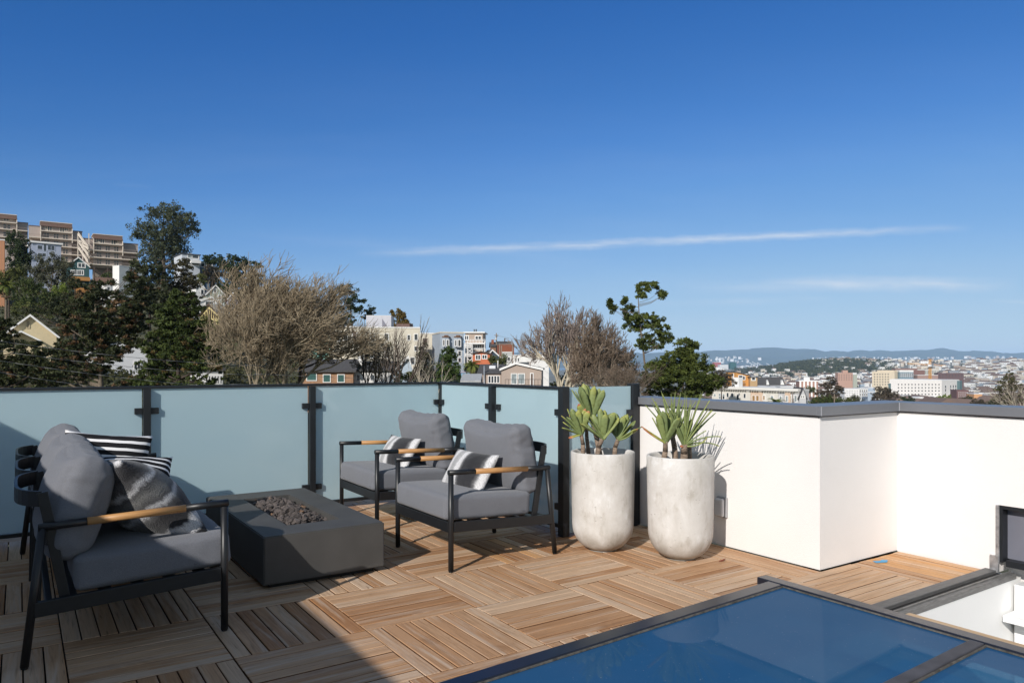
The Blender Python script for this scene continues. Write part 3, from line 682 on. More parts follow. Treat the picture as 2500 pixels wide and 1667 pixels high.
d1_p = Vector((.66, -.60, -.40)).normalized(); n_p = Vector((.60, .30, .72)); n_p = (n_p - d1_p * n_p.dot(d1_p)).normalized(); d2_p = n_p.cross(d1_p)
p = pillow('pillow', 0.56, 0.56, 0.28, dye_mat('tie_dye_charcoal', 'X', 3.2, 0.90, 2.0, .12, [(0.0, (.024, .024, .028)), (.14, (.03, .03, .034)), (.22, (.66, .66, .68)), (.30, (.74, .74, .76)), (.38, (.045, .045, .05)), (.60, (.026, .026, .03)), (.72, (.10, .10, .105)), (.80, (.60, .60, .62)), (.87, (.09, .09, .095)), (1.0, (.20, .20, .195))]), 'big charcoal tie dyed pillow leaning by the near arm of the sofa', (0.490, 3.95, 0.600), frame_rot(d1_p + d2_p, d2_p - d1_p), 3)
labeltag(p, (0.262, -0.255, 0.0))
LUMB = dye_mat('tie_dye_bands', 'X', 5.4, 1.35, 6.0, 0.07)
p = pillow('pillow', 0.48, 0.30, 0.13, LUMB, 'grey and white tie dyed lumbar pillow on the nearer armchair', (2.505, 4.27, 0.535), frame_rot((0.10, -1, 0.0), (0.50, 0.05, 0.80)), 4)
p = pillow('pillow', 0.48, 0.30, 0.13, LUMB, 'grey and white tie dyed lumbar pillow on the farther armchair', (2.555, 5.49, 0.535), frame_rot((0.10, -1, 0.0), (0.50, 0.05, 0.80)), 5)

# ------------------------------------------------------------------ fire pit
fp = empty('fire_pit', (1.48, 4.88, 0), 0, 'low dark grey concrete fire pit table with a bed of lava rocks', 'fire pit')
CONC = M('dark_concrete', (0.068, 0.066, 0.063), 0.62, 0.14, 5, bump=0.08, bscale=90, spec=0.45)
X0, X1, Y0, Y1, Z0, Z1 = 1.120, 1.838, 4.140, 5.645, 0.030, 0.298
ox0, ox1, oy0, oy1 = 1.325, 1.640, 4.380, 5.395
b = MB()
bm = b.bm
def ringbox(b, o, i, z0, z1):
    (ax, ay, bx, by), (cx, cy, dx, dy) = o, i
    vo = [[b.bm.verts.new((x, y, z)) for x, y in ((ax, ay), (bx, ay), (bx, by), (ax, by))] for z in (z0, z1)]
    vi = [[b.bm.verts.new((x, y, z)) for x, y in ((cx, cy), (dx, cy), (dx, dy), (cx, dy))] for z in (z0 + 0.12, z1)]
    for k in range(4):
        m = (k + 1) % 4
        b.bm.faces.new((vo[0][k], vo[0][m], vo[1][m], vo[1][k])); b.bm.faces.new((vo[1][k], vo[1][m], vi[1][m], vi[1][k])); b.bm.faces.new((vi[1][k], vi[1][m], vi[0][m], vi[0][k]))
    b.bm.faces.new(vo[0][::-1]); b.bm.faces.new(vi[0])
ringbox(b, (X0, Y0, X1, Y1), (ox0, oy0, ox1, oy1), Z0, Z1)
es = [e for e in b.bm.edges if all(abs(v.co.z - Z1) < 1e-5 for v in e.verts) or all(abs(v.co.x - X0) + abs(v.co.y - Y0) < 1e-5 or abs(v.co.x - X1) + abs(v.co.y - Y0) < 1e-5 for v in e.verts)]
bmesh.ops.bevel(b.bm, geom=es, offset=0.006, segments=2, affect='EDGES')
sub(b, 'body', CONC, fp)
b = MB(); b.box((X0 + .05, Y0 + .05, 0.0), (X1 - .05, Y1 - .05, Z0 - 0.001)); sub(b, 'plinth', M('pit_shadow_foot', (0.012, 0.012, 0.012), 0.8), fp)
rr = random.Random(3); LV, LF, LVal = [], [], []
ico = bmesh.new(); bmesh.ops.create_icosphere(ico, subdivisions=2, radius=1.0); icv = np.array([v.co[:] for v in ico.verts]); icf = np.array([[v.index for v in f.verts] for f in ico.faces]); ico.free()
nr = np.random.default_rng(4)
for k in range(760):
    s = rr.uniform(0.009, 0.024); px, py = rr.uniform(ox0 + 0.02, ox1 - 0.02), rr.uniform(oy0 + 0.02, oy1 - 0.02)
    ex = min(px - ox0, ox1 - px) / 0.15; pz = 0.252 + 0.038 * min(1, ex) + rr.uniform(-0.02, 0.016)
    if py < 4.50: pz -= 0.05
    sc = np.array([rr.uniform(.7, 1.25), rr.uniform(.7, 1.25), rr.uniform(.6, 1.0)]) * s
    jj = 1 + nr.normal(0, 0.21, (len(icv), 1)); base = sum(len(v) for v in LV)
    LV.append(icv * jj * sc + (px, py, pz)); LF.append(icf + base); LVal.append(np.full(len(icf), 0.99 if rr.random() < .012 else rr.random() * .8))
def lava():
    m = bpy.data.materials.new('lava_rock'); m.use_nodes = True; n, l = m.node_tree.nodes, m.node_tree.links; b = n['Principled BSDF']
    a = n.new('ShaderNodeAttribute'); a.attribute_name = 'v'; cr = n.new('ShaderNodeValToRGB'); l.new(a.outputs['Fac'], cr.inputs[0])
    for e, p, c in zip(cr.color_ramp.elements, (0, 0.8), ((0.055, 0.047, 0.044), (0.150, 0.125, 0.115))): e.position = p; e.color = (*c, 1)
    e = cr.color_ramp.elements.new(0.95); e.color = (0.25, 0.15, 0.09, 1)
    l.new(cr.outputs[0], b.inputs['Base Color']); b.inputs['Roughness'].default_value = 0.95
    t = n.new('ShaderNodeTexCoord'); v = n.new('ShaderNodeTexNoise'); l.new(t.outputs['Object'], v.inputs['Vector']); v.inputs['Scale'].default_value = 160
    bp = n.new('ShaderNodeBump'); bp.inputs['Strength'].default_value = 1; bp.inputs['Distance'].default_value = 0.01; l.new(v.outputs['Fac'], bp.inputs['Height']); l.new(bp.outputs[0], b.inputs['Normal']); return m
tag(link('lava_rocks', fastmesh('lava_rocks', np.concatenate(LV), np.concatenate(LF), np.concatenate(LVal)), lava()), 'rough dark lava rocks heaped in the fire pit opening', 'rocks', kind='stuff')

# ------------------------------------------------------------------ planters
def plaster(seed, name):
    m = bpy.data.materials.new(name); m.use_nodes = True; n, l = m.node_tree.nodes, m.node_tree.links; b = n['Principled BSDF']
    t = n.new('ShaderNodeTexCoord')
    def nz(sc, det, st=(1, 1, 1), o=0, dist=0):
        mp = n.new('ShaderNodeMapping'); mp.inputs['Scale'].default_value = st; mp.inputs['Location'].default_value = (seed + o,) * 3; l.new(t.outputs['Object'], mp.inputs[0])
        q = n.new('ShaderNodeTexNoise'); l.new(mp.outputs[0], q.inputs['Vector']); q.inputs['Scale'].default_value = sc; q.inputs['Detail'].default_value = det; q.inputs['Distortion'].default_value = dist; q.inputs['Roughness'].default_value = .65; return q.outputs['Fac']
    def ramp(f, st):
        cr = n.new('ShaderNodeValToRGB'); l.new(f, cr.inputs[0])
        while len(cr.color_ramp.elements) < len(st): cr.color_ramp.elements.new(.5)
        for e, (p, c) in zip(cr.color_ramp.elements, st): e.position = p; e.color = (*c, 1)
        return cr.outputs[0]
    def mul(A, B, f=1.0):
        x = n.new('ShaderNodeMix'); x.data_type = 'RGBA'; x.blend_type = 'MULTIPLY'; x.inputs['Factor'].default_value = f; l.new(A, x.inputs['A']); l.new(B, x.inputs['B']); return x.outputs['Result']
    c = ramp(nz(4.0, 9, (1, 1, .75), 0, .25), [(0.34, (0.50, 0.475, 0.435)), (0.46, (0.575, 0.55, 0.515)), (0.56, (0.63, 0.61, 0.58)), (0.63, (0.71, 0.70, 0.685))])
    c = mul(c, ramp(nz(14, 9, (1, 1, .45), 3), [(0.33, (0.76, 0.73, 0.69)), (0.46, (1, 1, 1))]), 0.7)
    c = mul(c, ramp(nz(30, 5, (1, 1, 2.8), 5), [(0.27, (0.30, 0.28, 0.25)), (0.34, (1, 1, 1))]), 0.9)
    s = n.new('ShaderNodeSeparateXYZ'); l.new(t.outputs['Object'], s.inputs[0])       # darker towards the foot, with an edge broken by noise
    ad = n.new('ShaderNodeMath'); ad.operation = 'MULTIPLY_ADD'; l.new(nz(9, 6, (1, 1, .6), 8), ad.inputs[0]); ad.inputs[1].default_value = 0.35; l.new(s.outputs['Z'], ad.inputs[2])
    c = mul(c, ramp(ad.outputs[0], [(0.17, (0.62, 0.59, 0.54)), (0.34, (1, 1, 1))]))
    l.new(c, b.inputs['Base Color']); b.inputs['Roughness'].default_value = 0.8; b.inputs['Specular IOR Level'].default_value = 0.25
    bp = n.new('ShaderNodeBump'); bp.inputs['Strength'].default_value = 0.25; bp.inputs['Distance'].default_value = 0.006; l.new(nz(60, 5, (1, 1, 1), 2), bp.inputs['Height']); l.new(bp.outputs[0], b.inputs['Normal'])
    return m
SOIL = M('potting_soil', (0.028, 0.02, 0.015), 0.95, 0.5, 40, bump=0.8, bscale=60)
def planter(label, x, y, rad, H, seed):
    root = empty('planter', (x, y, 0), R(seed * 40), label, 'planter', 'concrete planters by the parapet')
    prof = [(0.075, 0.0)]
    rb = rad * 0.955
    for k in range(15):
        a = R(-82 + k * 82 / 14); prof.append((rb - 0.165 + 0.165 * math.cos(a) if k else 0.095, 0.175 + 0.175 * math.sin(a)))
    prof = sorted(set(prof), key=lambda p: p[1])
    prof += [(rb + (rad - rb) * t, 0.175 + (H - 0.183) * t) for t in (0.25, 0.5, 0.75, 1.0)] + [(rad - 0.004, H - 0.002), (rad - 0.010, H), (rad - 0.020, H - 0.002), (rad - 0.026, H - 0.012), (rad - 0.03, H - 0.14)]
    b = MB(); b.lathe(prof, 72); b.build('pot', plaster(seed * 3.7, 'whitewashed_concrete'), root)
    b = MB(); b.lathe([(0.001, H - 0.085), (0.1, H - 0.08), (rad - 0.031, H - 0.09)], 40); b.build('soil', SOIL, root)
    return root
PR = 0.2165
P1 = (3.292, 3.816); P2 = (3.568, 3.370)
planter('tall round whitewashed planter left of its pair, in front of the glass screen', *P1, PR, 0.665, 1)
planter('tall round whitewashed planter right of its pair, in front of the white parapet', *P2, PR, 0.665, 2)

# fan aloes: stems with fans of strap leaves
def aloe_leaf_mat():
    m = bpy.data.materials.new('aloe_leaf'); m.use_nodes = True; n, l = m.node_tree.nodes, m.node_tree.links; b = n['Principled BSDF']
    a = n.new('ShaderNodeAttribute'); a.attribute_name = 'v'
    cr = n.new('ShaderNodeValToRGB'); l.new(a.outputs['Fac'], cr.inputs[0])
    st = [(0.0, (0.150, 0.195, 0.080)), (0.3, (0.195, 0.245, 0.090)), (0.62, (0.31, 0.33, 0.085)), (0.80, (0.33, 0.33, 0.08)), (0.92, (0.46, 0.24, 0.09)), (1.0, (0.40, 0.13, 0.06))]
    while len(cr.color_ramp.elements) < len(st): cr.color_ramp.elements.new(.5)
    for e, (p, c) in zip(cr.color_ramp.elements, st): e.position = p; e.color = (*c, 1)
    t = n.new('ShaderNodeTexCoord'); nz = n.new('ShaderNodeTexNoise'); l.new(t.outputs['Object'], nz.inputs['Vector']); nz.inputs['Scale'].default_value = 45; nz.inputs['Detail'].default_value = 5
    r2 = n.new('ShaderNodeValToRGB'); l.new(nz.outputs['Fac'], r2.inputs[0]); r2.color_ramp.elements[0].position = .3; r2.color_ramp.elements[0].color = (.62, .55, .42, 1); r2.color_ramp.elements[1].position = .5; r2.color_ramp.elements[1].color = (1, 1, 1, 1)
    x = n.new('ShaderNodeMix'); x.data_type = 'RGBA'; x.blend_type = 'MULTIPLY'; x.inputs['Factor'].default_value = 0.7; l.new(cr.outputs[0], x.inputs['A']); l.new(r2.outputs[0], x.inputs['B'])
    l.new(x.outputs['Result'], b.inputs['Base Color']); b.inputs['Roughness'].default_value = 0.5; b.inputs['Specular IOR Level'].default_value = 0.35
    return m
ALOE = aloe_leaf_mat(); STEM = M('aloe_bark', (0.23, 0.17, 0.125), 0.9, 0.4, 30, bump=0.8, bscale=90, stretch=(1, 1, 3))
def strap(root, base, d0, d1, L, w, tipv, rng, thin=False):
    """one leaf from base leaving along d0 and ending along d1"""
    N = 12; d0, d1 = Vector(d0).normalized(), Vector(d1).normalized()
    pts = [Vector(base)]; dirs = []
    for i in range(N):
        d = d0.lerp(d1, (i / (N - 1)) ** 1.2).normalized(); dirs.append(d); pts.append(pts[-1] + d * (L / N))
    dirs.append(dirs[-1])
    L *= 1.42; w *= 1.28 if not thin else 1.0
    side0 = d0.cross(Vector((rng.uniform(-.4, .4), rng.uniform(-.4, .4), 1)) if abs(d0.z) < .9 else Vector((fw[0], fw[1], 0))).normalized()
    V, Fc, vals = [], [], []
    for i, (p, d) in enumerate(zip(pts, dirs)):
        t = i / N
        ww = w * (0.62 + 0.5 * math.sin(min(1, t * 1.25) * math.pi * .5) ** 1.0) * (1 - max(0, (t - .8) / .2) ** 2.2 * .96 if not thin else max(0.05, 1.0 - t ** 1.6 * .95)) * .5
        s = (side0 - d * side0.dot(d)).normalized(); nn = s.cross(d).normalized(); th = (0.0065 if not thin else 0.006) * (1 - .5 * t)
        V += [p + s * ww - nn * th * .1, p + s * ww * .5 + nn * th, p - s * ww * .5 + nn * th, p - s * ww - nn * th * .1, p - s * ww * .45 - nn * th, p + s * ww * .45 - nn * th]
    for i in range(N):
        t = (i + .5) / N
        for k in range(6):
            a, c = i * 6 + k, i * 6 + (k + 1) % 6; Fc.append((a, c, c + 6, a + 6)); e = 0.10 if k in (0, 2, 3, 5) else 0
            vals.append(min(1, max(0, 0.18 + 0.22 * rng.random() * 0 + e * .0 + tipv[0] + max(0, (t - tipv[1]) / (1.001 - tipv[1])) * tipv[2])))
    return link('leaf', fastmesh('leaf', [tuple(v) for v in V], Fc, vals, smooth=True), ALOE, root)
def to_plant(px, py, d): return Vector(P(px, py, d))
RT, UPV, FW = Vector(rt), Vector((0, 0, 1)), Vector(fw)
def aloe(label, pos, heads, seed):
    root = empty('fan_aloe', (pos[0], pos[1], 0.58), 0, label, 'plant', 'fan aloes in the planters')
    inv = Matrix.Translation(root.location).inverted(); rng = random.Random(seed)
    for (foot, top, r, fan) in heads:
        b = MB(); f, t = to_plant(*foot), to_plant(*top); mid = (f + t) / 2 + RT * rng.uniform(-.01, .01)
        b.tube(f - UPV * .04, mid, r * 1.15, r, seg=14); b.tube(mid, t, r, r * .85, seg=14)
        o = b.build('stem', STEM, root); o.matrix_parent_inverse = inv
        for (ang, L, w, bend, depth, tv, thin) in fan:
            a = R(ang); d0 = RT * math.sin(a) + UPV * math.cos(a) + FW * depth
            a2 = R(ang + bend); d1 = RT * math.sin(a2) + UPV * math.cos(a2) + FW * depth * .6
            o = strap(root, t - UPV * .012, d0, d1, L, w, tv, rng, thin); o.matrix_parent_inverse = inv
    return root
def fan(a0, a1, n, L, w, seed, tip=0.5, thin=False, droop=14):
    g = random.Random(seed); out = []
    for i in range(n):
        t = i / max(1, n - 1); ang = a0 + (a1 - a0) * t + g.uniform(-5, 5); c = 1 - abs(ang) / 150
        out.append((ang, L * (0.72 + .28 * c) * g.uniform(.8, 1.08), w * g.uniform(.85, 1.15), math.copysign(g.uniform(0.0, droop) - 4, ang), g.uniform(-.35, .35), (g.uniform(-.12, .22), g.uniform(.55, .88), tip * g.uniform(.3, 1.1)), thin))
    return out
Q = lambda x, y: (1340 + x / 3.266, 920 + y / 3.266)
d1_, d2_ = 5.0, 4.78
aloe('fan aloe with broad pale green leaves in the left planter', P1, [
    ((*Q(378, 640), d1_ - .05), (*Q(432, 480), d1_ - .10), 0.016, fan(-52, 42, 12, .20, .036, 1, .45)),
    ((*Q(420, 640), d1_), (*Q(340, 330), d1_ + .08), 0.017, fan(-36, 26, 11, .25, .036, 2, .35)),
    ((*Q(520, 630), d1_), (*Q(556, 488), d1_ - .03), 0.015, fan(-36, 60, 12, .185, .034, 3, .6) + [(78, .13, .032, -50, -.2, (.1, .6, .4), False)]),
    ((*Q(270, 630), d1_ + .02), (*Q(255, 445), d1_ + .0), 0.014, fan(-66, 20, 11, .20, .034, 4, .7) + [(-100, .09, .03, -10, -.3, (.4, .3, .5), False)]),
    ((*Q(320, 600), d1_ + .1), (*Q(300, 360), d1_ + .12), 0.013, fan(-62, 4, 7, .15, .032, 5, .8)),
], 1)
aloe('fan aloe with a spray of narrow leaves in the right planter', P2, [
    ((*Q(905, 670), d2_ - .04), (*Q(930, 510), d2_ - .08), 0.017, fan(-26, 30, 8, .20, .040, 11, .5) + [(-62, .17, .03, 10, -.1, (.55, .2, .35), False), (-56, .19, .032, 0, -.1, (.42, .3, .4), False)]),
    ((*Q(1075, 680), d2_ - .02), (*Q(1080, 535), d2_ - .06), 0.022, fan(-26, 40, 18, .36, .014, 12, .25, True, 12) + fan(-20, 26, 6, .18, .026, 13, .4) + [(48, .17, .011, 10, -.2, (0, .7, .3), True), (58, .24, .010, 35, -.2, (0, .7, .4), True), (72, .23, .010, 40, 0, (0, .6, .4), True), (95, .16, .010, -60, -.3, (.2, .5, .5), True), (-96, .03, .02, 10, -.2, (.75, .1, .2), False)]),
    ((*Q(1010, 660), d2_ + .06), (*Q(985, 470), d2_ + .08), 0.018, fan(-34, 30, 13, .31, .024, 14, .45, True, 10) + fan(-16, 16, 4, .17, .034, 15, .5)),
    ((*Q(1120, 660), d2_ + .08), (*Q(1110, 480), d2_ + .07), 0.015, fan(-18, 36, 9, .24, .013, 16, .2, True, 16)),
], 2)

# ================================================================== the city around
PXC = [-800, 0, 250, 450, 650, 850, 1050, 1250, 1500, 1800, 2100, 2400, 2700, 3400]
TD = [12, 45, 75, 120, 190, 290, 420, 700, 1200, 1800, 2300, 2700, 3300, 4200, 5600, 7000, 9800, 10600, 14000]
TZ = np.array([
    [-11] * 14,
    [-9, -8, -8, -8, -8.5, -9, -9, -10, -10, -11, -12, -12, -12, -12],
    [-5, -5, -5, -5, -5, -6, -7, -9, -11, -13, -14, -14, -14, -14],
    [3, 2, 1, 0, -2, -4, -6, -9, -12, -15, -16, -16, -16, -16],
    [15, 14, 13.5, 14, 8, 3, -1, -5, -12, -18, -20, -20, -20, -20],
    [37, 35, 33, 33, 21, 10, 1, -6, -14, -23, -27, -28, -28, -28],
    [46, 42, 36, 30, 15, 5, -4, -13, -22, -31, -34, -34, -34, -34],
    [22, 20, 14, 5, -8, -19, -27, -33, -38, -43, -45, -45, -44, -42],
    [-12, -12, -16, -25, -31, -36, -40, -43, -45, -47, -48, -48, -46, -44],
    [-30, -30, -32, -36, -40, -42, -44, -45, -46, -47, -47, -44, -38, -30],
    [-40, -40, -40, -40, -42, -44, -45, -46, -46, -42, -34, -30, -14, 0],
    [-42, -42, -42, -42, -43, -44, -45, -46, -46, -36, -13, -10, 8, 20],
    [-44, -44, -44, -44, -44, -45, -46, -46, -46, -20, 9, 13, 33, 45],
    [-45, -45, -45, -45, -45, -46, -46, -46, -46, -40, -5, 5, 20, 30],
    [-46] * 10 + [-40, -30, -25, -20],
    [-50] * 10 + [-50, -48, -47, -46],
    [-70] * 14, [-49.5] * 14, [-49] * 14], float)
def terr(px, d):
    px = np.asarray(px, float); ld = np.log(np.asarray(d, float)); g = np.log(TD)
    i = np.clip(np.searchsorted(g, ld) - 1, 0, len(TD) - 2); t = np.clip((ld - g[i]) / (g[i + 1] - g[i]), 0, 1); t = t * t * (3 - 2 * t) * .5 + t * .5
    j = np.clip(np.searchsorted(PXC, px) - 1, 0, len(PXC) - 2); pc = np.array(PXC, float); s = np.clip((px - pc[j]) / (pc[j + 1] - pc[j]), 0, 1)
    z = (TZ[i, j] * (1 - s) + TZ[i, j + 1] * s) * (1 - t) + (TZ[i + 1, j] * (1 - s) + TZ[i + 1, j + 1] * s) * t
    # Potrero style rise between 1850 and 2150
    bump_ = np.exp(-((px - 2010) / 150.0) ** 2) * np.exp(-((np.asarray(d) - 2900) / 450.0) ** 2) * 22
    return z + bump_
def xy(px, d): return fw[:2] * d + rt[:2] * ((px - 1250) / FP * d)
cols = np.arange(-800, 3401, 50.0); rows = np.exp(np.linspace(np.log(12), np.log(11500), 110))
V = []
for d in rows:
    z = terr(cols, np.full(len(cols), d))
    for px, zz in zip(cols, z): x, y = xy(px, d); V.append((x, y, zz))
n = len(cols); Fq = [(r * n + c, r * n + c + 1, (r + 1) * n + c + 1, (r + 1) * n + c) for r in range(len(rows) - 1) for c in range(n - 1)]
GROUND = M('hillside_ground', (0.10, 0.105, 0.055), 0.95, 0.0, 0.05, col2=(0.055, 0.05, 0.032))
GROUND2 = M('city_ground', (0.26, 0.25, 0.23), 0.95, 0.0, 0.012, col2=(0.09, 0.10, 0.07))
g_ = link('ground', fastmesh('ground', V, Fq, smooth=True, mi=[1 if rows[q // (n - 1)] > 480 else 0 for q in range(len(Fq))]), [GROUND, GROUND2]); tag(g_, 'hilly city ground falling to the right', 'ground', kind='structure')
b = MB(); b.poly([(-22000, -17000, -52), (30000, -17000, -52), (30000, 28000, -52), (-22000, 28000, -52)])
o = b.build('bay_water', M('bay_water', (0.05, 0.09, 0.14), 0.25, 0.1, 0.001, spec=0.5)); tag(o, 'blue water of the bay', 'water', kind='structure')

# far ridge across the bay
def hills():
    prof = [(-900, 868), (600, 866), (1300, 862), (1600, 862), (1690, 858), (1750, 855), (1800, 854), (1850, 849), (1890, 848), (1920, 850), (1960, 851), (2000, 853), (2050, 857), (2100, 857), (2150, 857), (2190, 855), (2230, 856), (2270, 853), (2290, 849), (2310, 850), (2340, 857), (2380, 857), (2420, 858), (2470, 862), (2500, 860), (2600, 856), (2800, 860), (3400, 868)]
    pp, py = zip(*prof); xs = np.arange(-900, 3400, 9.0); ys = np.interp(xs, pp, py); g = np.random.default_rng(2)
    def nz(k, a):
        c = g.normal(0, 1, int(len(xs) / k) + 3); return np.interp(np.arange(len(xs)) / k, np.arange(len(c)), c) * a
    ys = ys + nz(3, 1.0) + nz(9, 1.1) + nz(1.3, .7)
    V, F_ = [], []; prf = [(0, .0, 0), (.16, .05, .3), (.32, .16, .5), (.48, .36, .8), (.64, .58, .8), (.82, .82, .5), (1, 1, 0), (1.25, .7, 0.5), (1.8, 0, 0)]
    D0, D1 = 12500, 16500
    gn = [nz(5, .05) + nz(14, .06) for _ in prf]
    for i, px in enumerate(xs):
        H = (890 - ys[i]) / FP * D1 + EYE + 52
        for k, (t, h, w) in enumerate(prf):
            x, y = xy(px, D0 + (D1 - D0) * t); V.append((x, y, -52.5 + H * min(1.0, max(0, h + gn[k][i] * w * 2))))
    m = len(prf)
    for i in range(len(xs) - 1):
        for k in range(m - 1): F_.append((i * m + k, (i + 1) * m + k, (i + 1) * m + k + 1, i * m + k + 1))
    o = link('hills', fastmesh('hills', V, F_, smooth=True), M('far_wooded_hills', (0.060, 0.075, 0.045), 0.95, 0, 0.0022, col2=(0.030, 0.042, 0.028))); tag(o, 'long wooded ridge across the bay', 'hills', kind='structure')
hills()

# ------------------------------------------------------------------ buildings
def paint(name, c, v=0.06, sc=0.6): return M(name, c, 0.75, v, sc, spec=0.2)
WHITE = paint('white_paint', (0.72, 0.71, 0.69)); CREAM = paint('cream_stucco', (0.62, 0.57, 0.47)); TRIM = paint('white_trim', (0.78, 0.77, 0.75), 0.02)
GLASSD = M('house_window_glass', (0.035, 0.045, 0.055), 0.10, 0.2, 0.5, spec=0.7); GLASSB = M('blind_behind_glass', (0.26, 0.30, 0.31), 0.3, 0.3, 1.5)
ROOFG = M('grey_shingle', (0.075, 0.073, 0.075), 0.9, 0.25, 6); ROOFB = M('brown_shingle', (0.16, 0.095, 0.065), 0.9, 0.2, 5); TARW = M('pale_roofing', (0.66, 0.66, 0.66), 0.7, 0.08, 0.5)
class Bd:
    """a building whose front face stands between two bearings at a distance; windows are given where they are seen on that face"""
    def __init__(s, name, label, cat, x0, x1, yt, d, mat, rot=0.0, depth=9.0, yb=None, group=None, sub_=1.5, stilts=False):
        if x1 < 620 and abs(rot) < 25: rot = 33.8 + rot * .4
        s.rot = rot; c, si = math.cos(R(rot)), math.sin(R(rot))
        s.ax = rt * c + fw * si; s.ay = np.array([-s.ax[1], s.ax[0], 0.0])
        s.O = P(x0, yt, d).copy(); s.zt = s.O[2]; a = (x0 - 1250) / FP * d; k = (x1 - 1250) / FP
        s.W = (k * d - a) / (c - k * si); s.D = depth
        pxm = (x0 + x1) / 2; zg = float(terr(pxm, d)) - sub_
        if not stilts:
            for px_ in (x0, pxm, x1):
                for dd in (0, depth * 0.8): zg = min(zg, float(terr(px_, d + dd)) - 1.0)
        s.zb = EYE + (890 - yb) * d / FP if (yb and stilts) else zg
        s.O[2] = s.zb; s.H = s.zt - s.zb
        s.root = empty(name, s.O, math.atan2(s.ax[1], s.ax[0]), label, cat, group); s.mat = mat; s.d = d
        s.b = MB()
    def uv(s, px, py, off=0.0):
        """where a line of sight meets the front face: along it and up"""
        r = ray(px, py); C = np.array([0, 0, EYE]); p0 = s.O + s.ay * off
        t = ((p0 - C) @ s.ay) / (r @ s.ay); q = C + r * t - s.O
        return q @ s.ax, q[2]
    def box(s, u0, u1, y0, y1, z0, z1): s.b.box((u0, y0, z0), (u1, y1, z1)); return s
    def walls(s, trim=True):
        s.box(0, s.W, 0, s.D, 0, s.H); return s
    def end(s): return s.b.build('wall', s.mat, s.root)
    def part(s, name, mat, fn, parent=None):
        b = MB(); fn(b); return b.build(name, mat, parent or s.root)
    def flat(s, mat=None, over=0.25, th=0.35):
        W, D, H = s.W, s.D, s.H
        s.part('roof', mat or TRIM, lambda b: b.box((-over, -over, H + .002), (W + over, D + over, H + th)))
        return s
    def gable(s, rise, mat=ROOFG, front=True, over=0.3, trim=TRIM, ridge=0.5, th=0.22):
        W, D, H = s.W, s.D, s.H
        if front:
            m = W * ridge; kl = rise / m; kr = rise / (W - m)
            s.b.prism([(0, 0, H), (W, 0, H), (m, 0, H + rise)], (0, D, 0))
            def rf(b):
                b.prism([(-over, -over, H - kl * over), (m, -over, H + rise), (W + over, -over, H - kr * over), (W + over, -over, H - kr * over + th), (m, -over, H + rise + th), (-over, -over, H - kl * over + th)], (0, D + 2 * over, 0))
            s.part('roof', mat, rf)
            if trim:
                s.part('barge_board', trim, lambda b: b.prism([(-over, -over - .06, H - kl * over - .12), (m, -over - .06, H + rise - .12), (W + over, -over - .06, H - kr * over - .12), (W + over, -over - .06, H - kr * over + th + .02), (m, -over - .06, H + rise + th + .02), (-over, -over - .06, H - kl * over + th + .02)], (0, .05, 0)))
        else:
            m = D * ridge; kf = rise / m
            s.b.prism([(0, 0, H), (0, D, H), (0, m, H + rise)], (W, 0, 0))
            s.part('roof', mat, lambda b: b.prism([(-over, -over, H - kf * over), (-over, m, H + rise), (-over, D + over, H - kf * over), (-over, D + over, H - kf * over + th), (-over, m, H + rise + th), (-over, -over, H - kf * over + th)], (W + 2 * over, 0, 0)))
        return s
    def win(s, x0, y0, x1, y1, name='window', frame=TRIM, glass=GLASSD, fr=None, bars=0, sill=False, off=0.0):
        ua, za = s.uv(x0, y1, off); ub, zb_ = s.uv(x1, y0, off); y = off
        return s.winu(ua, za, ub, zb_, name, frame, glass, fr, bars, y)
    def winu(s, ua, za, ub, zb_, name='window', frame=TRIM, glass=GLASSD, fr=None, bars=0, y=0.0):
        f = fr or max(0.06, 0.0010 * s.d); b = MB()
        for lo, hi in (((ua - f, y - .08, za - f), (ub + f, y - .002, za)), ((ua - f, y - .08, zb_), (ub + f, y - .002, zb_ + f)), ((ua - f, y - .08, za + .001), (ua, y - .002, zb_ - .001)), ((ub, y - .08, za + .001), (ub + f, y - .002, zb_ - .001))): b.box(lo, hi)
        for k in range(bars): u = ua + (ub - ua) * (k + 1) / (bars + 1); b.box((u - f * .4, y - .07, za + .001), (u + f * .4, y - .003, zb_ - .001))
        w = b.build(name, frame, s.root); b = MB(); b.box((ua + .001, y - .035, za + .001), (ub - .001, y - .004, zb_ - .001)); b.build('pane', glass, w); return w
    def sidewin(s, y0, z0, y1, z1, right=True):
        b = MB(); x = s.W if right else 0.0; e = .05 if right else -.05
        b.box((min(x + .002, x + e), y0, z0), (max(x + .002, x + e), y1, z1)); return b.build('window', GLASSD, s.root)

